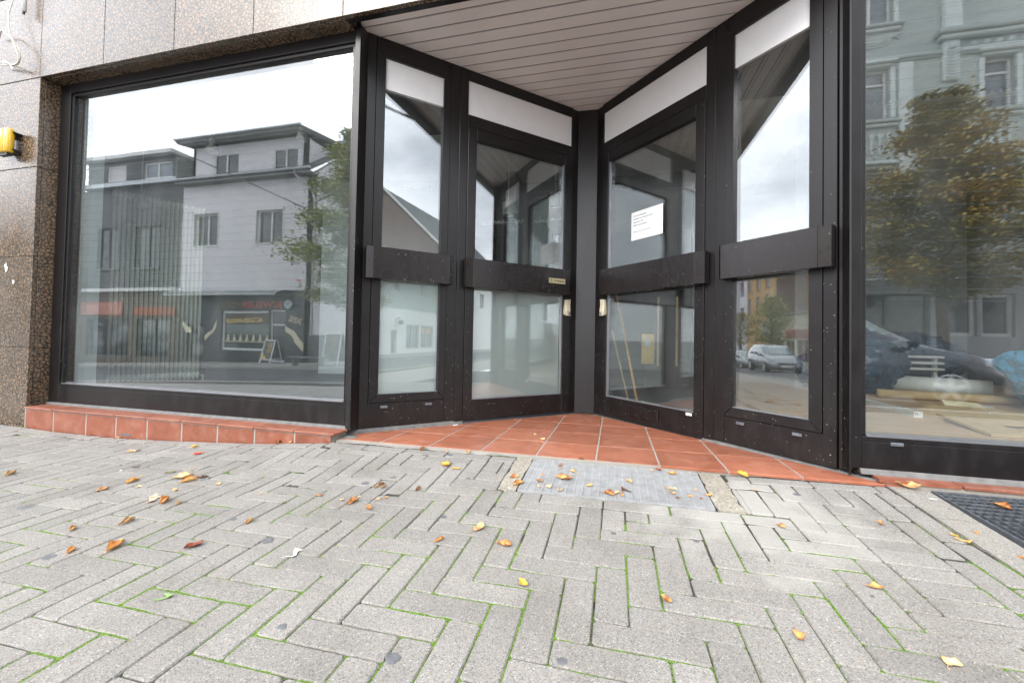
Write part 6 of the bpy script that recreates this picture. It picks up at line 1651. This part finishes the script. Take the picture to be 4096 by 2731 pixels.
cb_ = MB().bbox(11.04, 11.52, .0, .12, 9.85, 11.27, .03, PF).build('console', M_stl, on)
for k_ in range(9): MB().tube([PF(11.08, .12, 10.9 - .115 * k_), PF(11.28, .17, 10.83 - .115 * k_), PF(11.48, .12, 10.9 - .115 * k_)], .022, 6).build('carved_garland', M_stl, cb_)
MB().lathe(PF(11.28, .13, 11.02), [(.0, -.12), (.10, -.08), (.12, 0), (.08, .1), (.0, .13)], 12).build('carved_mask', M_stl, cb_)
# scroll ornament beside the upper window
for dz in (0, .09, .18): MB().tube([PF(8.2, .03, 11.55 - dz), PF(9.25, .03, 11.58 - dz), PF(9.45, .04, 11.68 - dz), PF(9.58, .04, 11.80 - dz * .6), PF(9.75, .04, 11.80 - dz * .6)], .022, 6).build('scroll_moulding', M_stl, on)
MB().tube([PF(9.75 + .07 * cos(a * .5), .05, 11.70 + .07 * sin(a * .5)) for a in range(12)], .02, 6).build('scroll_moulding', M_stl, on)
for x in (8.95, 9.20, 9.45, 12.4, 12.65, 12.9, 5.5, 5.8, 6.1):
    MB().bbox(x - .045, x + .045, .0, .05, 7.45, 8.10, .02, PF).build('fluted_panel', M_stl, on)
    MB().cyl(PF(x, .0, 8.12), .075, .06, 12, axis='y').build('rosette', M_stl, on)
for z0, z1, o_ in ((3.13, 3.32, .35), (2.95, 3.128, .22)): MB().bbox(4.2, 16.78, .0, o_, z0, z1, .04, PF).build('cornice', M_stl, on)
for x in (9.75, 13.6): MB().bbox(x, x + .42, .0, .10, 4.3, 10.7, .02, PF).build('lisene', M_stl, on)
hs = [(11.10, 12.02, .95, 2.42), (12.14, 13.05, .95, 2.42), (13.35, 15.6, .3, 2.42), (8.2, 10.7, -.55, 2.42), (5.0, 7.6, -.55, 2.42)]
rect_wall(on, plain("ground_floor_tiles", (.40, .41, .42), .5), PF, 4.2, 16.78, -1.6, 2.949, hs, .2, name='ground_floor_wall')
for k_, h in enumerate(hs): win(on, PF, h, .2, fw=.12 if k_ < 3 else .07, frame=M_wframe if k_ < 3 else M_soff, mull=0 if k_ < 2 else 1)
MB().box(4.2, 16.78, -10, -.31, 16.5, 17.0, PF).build('roof', M_rooft, on)

# ------------------------------------------------------------------ trees
M_bark = plain("grey_bark", (.12, .10, .08), .9, var=.3, scale=20, bump=.8, bscale=40)
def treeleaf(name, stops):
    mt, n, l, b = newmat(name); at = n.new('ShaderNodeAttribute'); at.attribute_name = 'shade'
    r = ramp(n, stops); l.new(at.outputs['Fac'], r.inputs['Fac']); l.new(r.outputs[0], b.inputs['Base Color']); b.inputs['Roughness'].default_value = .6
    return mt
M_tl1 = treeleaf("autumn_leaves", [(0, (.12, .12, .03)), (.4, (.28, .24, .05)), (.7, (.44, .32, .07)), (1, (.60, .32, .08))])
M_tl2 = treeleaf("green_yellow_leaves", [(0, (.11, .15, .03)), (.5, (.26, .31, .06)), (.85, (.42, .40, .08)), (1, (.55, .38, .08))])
def tree(base, h0, H_, R, mat, lab, seed, n_leaf=12000, lean=0):
    r = random.Random(seed); t = thing('street_tree', base, lab, 'tree', 'trees along the far pavement')
    bx, by, bz = base
    tr = MB(); tr.tube([(bx, by, bz - .2), (bx + .02, by, bz + h0 * .6), (bx - .05, by, bz + h0), (bx + .05, by + .05, bz + H_ * .6), (bx, by, bz + H_ * .93)], [.17, .13, .12, .07, .015], 10)
    limbs = []
    for k in range(34):
        f_ = (k + .5) / 34; z = bz + h0 + (H_ - h0) * f_ * .93; a = k * 2.4 + r.uniform(-.3, .3)
        env = R * (1 - abs(f_ - .28) * (1.15 if f_ > .28 else 1.5)) * r.uniform(.8, 1.12)
        if env < .25: env = .25
        e = Vector((bx + env * cos(a), by + env * sin(a), z + .35 * env * r.uniform(.6, 1.5)))
        s = Vector((bx, by, z)); mid = (s + e) / 2 + Vector((0, 0, .12 * env))
        tr.tube([s, mid, e], [.05 * (1 - f_ * .6), .03 * (1 - f_ * .6), .008], 5); limbs.append((s, mid, e, env))
    tr.build('trunk', M_bark, t, True)
    vs = []; fs = []; sh = []
    for q in range(n_leaf):
        s, mid, e, env = limbs[min(33, int(34 * r.random() ** 1.15))]; u = r.random() ** .55
        c_ = (s.lerp(mid, u * 2) if u < .5 else mid.lerp(e, u * 2 - 1))
        sp = .10 + .34 * env * (.35 + .4 * u) * .6
        c_ = c_ + Vector((r.gauss(0, sp), r.gauss(0, sp), r.gauss(0, sp * .55) - .08))
        sz = r.uniform(.085, .15); d = Vector((r.gauss(0, 1), r.gauss(0, 1), r.gauss(-.3, .45))).normalized(); w_ = d.cross(Vector((r.gauss(0, .5), r.gauss(0, .5), 1))).normalized() * sz * .34
        b = len(vs); vs += [c_, c_ + d * sz * .5 + w_, c_ + d * sz, c_ + d * sz * .5 - w_]; fs.append((b, b + 1, b + 2, b + 3))
        clump = noise.noise(c_ * .9 + Vector((seed, 0, 0)))
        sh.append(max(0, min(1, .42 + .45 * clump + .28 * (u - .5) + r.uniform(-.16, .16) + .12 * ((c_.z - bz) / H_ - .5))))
    me = bpy.data.meshes.new('crown'); off = wloc(t); me.from_pydata([tuple(v - off) for v in vs], [], fs); me.materials.append(mat)
    at = me.attributes.new('shade', 'FLOAT', 'FACE'); at.data.foreach_set('value', sh)
    o = bpy.data.objects.new('crown', me); COL.objects.link(o); o.parent = t; o['kind'] = 'stuff'
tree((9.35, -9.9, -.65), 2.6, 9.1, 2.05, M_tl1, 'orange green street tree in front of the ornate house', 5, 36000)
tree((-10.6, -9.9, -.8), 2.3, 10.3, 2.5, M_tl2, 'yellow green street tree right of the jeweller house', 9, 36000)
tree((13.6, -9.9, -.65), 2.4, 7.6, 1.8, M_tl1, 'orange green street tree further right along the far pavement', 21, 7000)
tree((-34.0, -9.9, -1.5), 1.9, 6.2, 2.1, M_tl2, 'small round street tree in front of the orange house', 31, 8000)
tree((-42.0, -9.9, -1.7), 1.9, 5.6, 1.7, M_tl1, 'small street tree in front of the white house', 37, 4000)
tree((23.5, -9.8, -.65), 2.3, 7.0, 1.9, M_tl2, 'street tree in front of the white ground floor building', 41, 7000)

# ------------------------------------------------------------------ pavement furniture opposite
ab = thing('pavement_sign', (-16.2, -11.6, -.85), 'black and yellow folding pavement sign beside the jeweller door', 'sign')
def aboard(t, cx, cy_, z, w, h, face, accent):
    for s_ in (1, -1):
        f_ = MB()
        def T(x, y, zz): return (cx + x, cy_ + s_ * (.05 + (h - zz) / h * .32) + y * s_, z + zz)
        f_.box(-w/2, -w/2 + .04, 0, .03, 0, h, T); f_.box(w/2 - .04, w/2, 0, .03, 0, h, T); f_.box(-w/2 + .04, w/2 - .04, 0, .03, h - .04, h, T); f_.box(-w/2 + .04, w/2 - .04, 0, .03, .20, .24, T)
        f_.build('frame', M_alu, t)
        p_ = MB().box(-w/2 + .04, w/2 - .04, .005, .02, .24, h - .04, T).build('poster', face, t)
        if s_ == 1: MB().prism([(-w/2 + .05, .26), (.02, .26), (-w/2 + .05, .55)], .021, .023, lambda x, zz, y: T(x, y, zz)).build('accent', accent, p_)
        if s_ == 1:
            for q, wd in enumerate((.26, .34, .30, .22, .32, .2)): MB().box(.20 - wd, .20, .021, .0225, h - .16 - .085 * q, h - .13 - .085 * q, T).build('text_line', accent, p_)
aboard(ab, -16.2, -11.55, -.87, .62, 1.15, plain("black_poster", (.03, .03, .03), .5), plain("yellow_poster", (.62, .42, .04), .5))
ab2 = thing('pavement_sign', (-11.9, -10.9, -.8), 'tall dark pavement sign standing by the street tree', 'sign')
aboard(ab2, -12.1, -10.9, -.8, .85, 1.45, plain("brown_poster", (.10, .08, .05), .5), plain("beige_poster", (.4, .32, .2), .5))
be = thing('bench', (-12.8, -10.0, -.8), 'dark low bench standing on the far pavement', 'bench')
MB().bbox(-13.6, -11.9, -10.2, -9.8, -.42, -.36, .01).build('seat', M_soff, be)
for x in (-13.4, -12.1): MB().bbox(x, x + .08, -10.15, -9.85, -.85, -.421, .005).build('leg', M_soff, be)

# ------------------------------------------------------------------ cars
def car(base, yaw, S, paint, lab, dims):
    """S: stations (x, z_bottom, z_belt, z_top, half width at belt, half width at top)"""
    t = thing('parked_car' if dims.get('parked') else 'car', base, lab, 'car', None, yaw)
    def at(x):
        for a, b_ in zip(S, S[1:]):
            if a[0] <= x <= b_[0]:
                f_ = (x - a[0]) / (b_[0] - a[0]); return [a[i] + (b_[i] - a[i]) * f_ for i in range(6)]
        return list(S[0] if x < S[0][0] else S[-1])
    ring = lambda s: [(s[0], 0, s[1]), (s[0], s[4] * .86, s[1]), (s[0], s[4] * .99, s[1] + (s[2] - s[1]) * .35), (s[0], s[4] * 1.01, s[1] + (s[2] - s[1]) * .72), (s[0], s[4] * .97, s[2]),
                      (s[0], s[4] * .6 + s[5] * .4, s[2] + (s[3] - s[2]) * .45), (s[0], s[5], s[3] - .035 if s[3] - s[2] > .1 else s[3] - .01), (s[0], s[5] * .82, s[3]), (s[0], 0, s[3] + .025)]
    xs_ = []
    for a, b_ in zip(S, S[1:]):
        n_ = max(1, int((b_[0] - a[0]) / .12)); xs_ += [a[0] + (b_[0] - a[0]) * k / n_ for k in range(n_)]
    xs_.append(S[-1][0]); mb = MB(); R_n = 9
    full = []
    for x in xs_:
        r = ring(at(x)); full.append([*r, *[(p[0], -p[1], p[2]) for p in r[-2:0:-1]]])
    K = len(full[0])
    for r in full: mb.v += r
    for i in range(len(full) - 1):
        for j in range(K): mb.f.append((i * K + j, i * K + (j + 1) % K, (i + 1) * K + (j + 1) % K, (i + 1) * K + j))
    mb.f.append(tuple(range(K))[::-1]); mb.f.append(tuple((len(full) - 1) * K + j for j in range(K)))
    import bmesh
    me = bpy.data.meshes.new('body'); me.from_pydata(mb.v, [], mb.f); bm = bmesh.new(); bm.from_mesh(me); bmesh.ops.recalc_face_normals(bm, faces=bm.faces); bm.to_mesh(me); bm.free()
    me.materials.append(paint)
    for p in me.polygons: p.use_smooth = True
    body = bpy.data.objects.new('body', me); COL.objects.link(body); body.parent = t
    def part(mb_, name, mat, smooth=False, par=None):
        me = bpy.data.meshes.new(name); me.from_pydata(mb_.v, [], mb_.f); bm = bmesh.new(); bm.from_mesh(me); bmesh.ops.recalc_face_normals(bm, faces=bm.faces); bm.to_mesh(me); bm.free(); me.materials.append(mat)
        if smooth:
            for p in me.polygons: p.use_smooth = True
        o = bpy.data.objects.new(name, me); COL.objects.link(o); o.parent = par or t; return o
    def side(x, f_, s_, e=.006):   # f_: 0 belt .. 1 top
        q = at(x); y = q[4] * .97 + (q[5] - q[4] * .97) * f_ + (.02 * sin(pi * f_)); return (x, s_ * (y + e), q[2] + (q[3] - .035 - q[2]) * f_)
    for s_ in (1, -1):
        for (x0, x1, t0, t1) in dims['windows']:
            m_ = MB(); n_ = 8
            for k in range(n_ + 1):
                x = x0 + (x1 - x0) * k / n_
                for f_ in (.06, .5, .90):
                    sh_ = t0 if f_ > .5 else 0; xx = x0 + (x1 - x0) * k / n_ + (t0 * (1 - k / n_) + t1 * (k / n_)) * f_
                    m_.v.append(side(xx, f_, s_))
            for k in range(n_):
                for j in (0, 1): m_.f.append((k * 3 + j, (k + 1) * 3 + j, (k + 1) * 3 + j + 1, k * 3 + j + 1))
            w_ = part(m_, 'side_window', M_cglass, True); md = w_.modifiers.new('thickness', 'SOLIDIFY'); md.thickness = .004
        # door lines, handles, mirror
        for x in dims['seams']:
            m_ = MB(); q = at(x)
            m_.tube([(x, s_ * q[4] * .985, q[1] + .12), (x, s_ * (q[4] * 1.012), q[1] + (q[2] - q[1]) * .72), (x, s_ * (q[4] * .975 + .001), q[2])], .004, 4); part(m_, 'door_seam', M_black)
        for x in dims['handles']:
            q = at(x); m_ = MB(); m_.bbox(x - .09, x + .09, s_ * (q[4] * 1.0) - .02, s_ * q[4] * 1.0 + .02, q[2] - .13, q[2] - .10, .004); part(m_, 'door_handle', M_chr)
        x = dims['mirror']; q = at(x); m_ = MB(); y_ = s_ * (q[4] + .09)
        m_.tube([(x + .05, y_ - s_ * .11, q[2] + .03), (x + .02, y_, q[2] + .08), (x - .02, y_ + s_ * .09, q[2] + .10)], [.03, .075, .05], 10); part(m_, 'wing_mirror', dims.get('mirror_mat', paint), True)
    # windscreen and rear window
    for nm, (xa, xb) in (('windscreen', dims['screen']), ('rear_window', dims['rear'])):
        m_ = MB(); n_ = 5
        for k in range(n_ + 1):
            x = xa + (xb - xa) * (.08 + .84 * k / n_); q = at(x)
            for j in range(7):
                f_ = (j / 3 - 1); y = q[5] * .86 * f_; m_.v.append((x, y, q[3] + .030 - .025 * abs(f_) ** 2 * .9))
        for k in range(n_):
            for j in range(6): m_.f.append((k * 7 + j, (k + 1) * 7 + j, (k + 1) * 7 + j + 1, k * 7 + j + 1))
        w_ = part(m_, nm, M_cglass, True); md = w_.modifiers.new('thickness', 'SOLIDIFY'); md.thickness = .006
    # wheels
    for x in dims['axles']:
        q = at(x)
        for s_ in (1, -1):
            y = s_ * (q[4] - .085); m_ = MB(); k = 28; pr = [(.20, -.10), (.29, -.105), (.318, -.08), (.322, 0), (.318, .08), (.29, .105), (.20, .10)]
            for (r, o) in pr:
                for j in range(k): m_.v.append((x + r * cos(2 * pi * j / k), y + o, .32 + r * sin(2 * pi * j / k)))
            for i in range(len(pr) - 1):
                for j in range(k): m_.f.append((i * k + j, i * k + (j + 1) % k, (i + 1) * k + (j + 1) % k, (i + 1) * k + j))
            wh_ = part(m_, 'tyre', M_tyre, True)
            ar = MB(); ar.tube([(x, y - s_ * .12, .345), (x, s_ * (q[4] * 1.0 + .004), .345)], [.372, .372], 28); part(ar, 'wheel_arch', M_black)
            m_ = MB()
            for i in range(5):
                a = 2 * pi * i / 5 + .3
                m_.hexa([(x + .04 * cos(a - .9), y + s_ * .112, .32 + .04 * sin(a - .9)), (x + .04 * cos(a + .9), y + s_ * .112, .32 + .04 * sin(a + .9)), (x + .21 * cos(a + .17), y + s_ * .112, .32 + .21 * sin(a + .17)), (x + .21 * cos(a - .17), y + s_ * .112, .32 + .21 * sin(a - .17)),
                         (x + .04 * cos(a - .9), y + s_ * .09, .32 + .04 * sin(a - .9)), (x + .04 * cos(a + .9), y + s_ * .09, .32 + .04 * sin(a + .9)), (x + .21 * cos(a + .17), y + s_ * .09, .32 + .21 * sin(a + .17)), (x + .21 * cos(a - .17), y + s_ * .09, .32 + .21 * sin(a - .17))])
            m_.tube([(x, y + s_ * .06, .32), (x, y + s_ * .118, .32)], .055, 12)
            rg = []
            for (r, o) in ((.225, .118), (.205, .122), (.195, .09), (.22, .07)):
                for j in range(k): rg.append((x + r * cos(2 * pi * j / k), y + s_ * o, .32 + r * sin(2 * pi * j / k)))
            m_.add(rg, [(i * k + j, i * k + (j + 1) % k, (i + 1) * k + (j + 1) % k, (i + 1) * k + j) for i in range(3) for j in range(k)])
            part(m_, 'rim', M_rim, False, wh_)
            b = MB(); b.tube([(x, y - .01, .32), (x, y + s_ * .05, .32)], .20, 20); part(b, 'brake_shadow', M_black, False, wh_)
    # front: lights, grille, plate; rear lights
    xf = S[-1][0]; q = at(xf - .10)
    for s_ in (1, -1):
        m_ = MB(); 
        P_ = []
        for (dx, f_, z_) in ((-.42, .93, .73), (-.30, .96, .78), (-.12, .74, .74), (-.03, .50, .66), (-.05, .52, .58), (-.16, .82, .60), (-.36, .97, .66)):
            qq = at(xf + dx); P_.append((xf + dx + .035, s_ * qq[4] * f_ * 1.03, z_ + dims.get('lz', 0)))
        m_.v = P_ + [(p[0] - .06, p[1] * .93, p[2]) for p in P_]; k = len(P_)
        m_.f = [tuple(range(k)), tuple(range(k, 2 * k))[::-1]] + [(i, (i + 1) % k, k + (i + 1) % k, k + i) for i in range(k)]; part(m_, 'headlight', M_light)
        xr_ = S[0][0]; m_ = MB(); m_.bbox(xr_ - .01, xr_ + .14, s_ * .58 if s_ > 0 else -.80, .80 if s_ > 0 else -.58, .78, 1.05, .02); part(m_, 'tail_light', M_redl)
    m_ = MB(); m_.bbox(xf - .10, xf + .012, -.42, .42, .52, .62, .02); g_ = part(m_, 'grille', M_black)
    m_ = MB(); m_.bbox(xf - .10, xf + .02, -.62, .62, .24, .36, .02); part(m_, 'air_intake', M_black)
    m_ = MB(); m_.bbox(xf + .02, xf + .035, -.26, .26, .38, .49, .003); part(m_, 'number_plate', M_wplas)
    m_ = MB(); m_.tube([(xf + .012, 0, .575), (xf + .022, 0, .575)], .045, 14); part(m_, 'badge', M_chr, False, g_)
    return t
M_cglass = plain("car_glass_sky_tint", (.26, .33, .33), .04, spec=1.0, var=.0)  # pale teal base colour stands in for the sky mirrored in the windows
M_tyre = plain("tyre_rubber", (.012, .012, .013), .8)
M_rim = plain("alloy_rim", (.52, .53, .55), .3, .8)
M_chr = plain("chrome_trim", (.75, .75, .76), .15, 1.0)
M_light = plain("headlight_glass", (.70, .74, .78), .08, .3)
P_sil = plain("silver_paint", (.24, .265, .285), .28, .6, var=.02, coat=1.0)
P_blk = plain("black_paint_sky_sheen", (.055, .052, .062), .20, .5, var=.02, coat=1.0)  # black car, base greyed so the body carries a sky sheen
P_blu = plain("dark_blue_paint", (.03, .04, .10), .25, .3, var=.02, coat=1.0)
P_grn = plain("grey_green_paint", (.20, .24, .24), .25, .4, var=.02, coat=1.0)
P_wht = plain("white_paint_car", (.66, .67, .68), .25, .0, var=.02, coat=1.0)
MPV = [(-2.16, .42, .70, .76, .72, .60), (-2.10, .30, .95, 1.02, .83, .68), (-1.96, .24, 1.02, 1.46, .865, .66), (-1.5, .21, 1.0, 1.60, .88, .67), (-.2, .20, .97, 1.63, .885, .68), (.45, .20, .95, 1.56, .885, .67), (.75, .20, .94, 1.36, .882, .66), (1.28, .21, .93, 1.0, .875, .70), (1.75, .23, .86, .92, .855, .66), (2.02, .26, .70, .76, .79, .56), (2.14, .30, .58, .62, .70, .48), (2.17, .36, .50, .53, .62, .40)]
HB = [(-2.04, .42, .75, .80, .70, .58), (-1.98, .30, .95, 1.02, .80, .64), (-1.80, .24, 1.0, 1.32, .85, .60), (-1.3, .20, .97, 1.44, .865, .60), (-.2, .19, .93, 1.48, .87, .61), (.35, .19, .91, 1.40, .87, .60), (.70, .19, .90, 1.22, .868, .60), (1.22, .20, .885, .94, .86, .68), (1.70, .22, .80, .86, .84, .62), (1.98, .25, .64, .70, .77, .52), (2.08, .30, .55, .58, .68, .44), (2.11, .36, .48, .51, .60, .38)]
D1 = dict(windows=[(-1.62, -.78, .02, 0), (-.70, .12, 0, 0), (.20, .98, 0, -.30)], seams=(-.74, .16, 1.02), handles=(-.62, .30), mirror=.85, axles=(-1.34, 1.38), screen=(.50, 1.28), rear=(-2.08, -1.9))
D2 = dict(windows=[(-1.40, -.66, .06, 0), (-.58, .92, 0, -.30)], seams=(-.62, 1.0), handles=(-.45,), mirror=.78, axles=(-1.27, 1.30), screen=(.40, 1.22), rear=(-1.96, -1.7), mirror_mat=M_black)
def gz(x, y): return zstreet(x, y)
car((3.45, -3.6, -.33), radians(0), HB, P_blk, 'black hatchback driving past the right shop window', D2)
car((-23.6, -6.3, gz(-23.6, -6.3)), radians(3), MPV, P_sil, 'silver people carrier seen from the front in the narrow right window', D1)
car((-33.5, -8.0, gz(-33.5, -8.0)), radians(2), HB, P_grn, 'grey green car parked behind the silver people carrier', dict(D2, parked=True))
car((-39.0, -8.1, gz(-39, -8.1)), radians(0), HB, P_blu, 'dark blue car parked far down the street', dict(D2, parked=True))
car((30.0, -3.4, gz(30, -3.4)), radians(180), HB, P_wht, 'white car down the street at the right', dict(D2, parked=True))

oc = thing('overhead_cable', (-14, -6, 6.5), 'thin black cable slung across the street in front of the jeweller house', 'cable')
MB().tube([(-31.5, -12.4, 10.2), (-22.8, -9.2, 8.4), (-14.03, -6, 6.55), (-9.45, -6, 4.55), (3.0, 2.03, 3.6)], .018, 6).build('cable', M_black, oc)
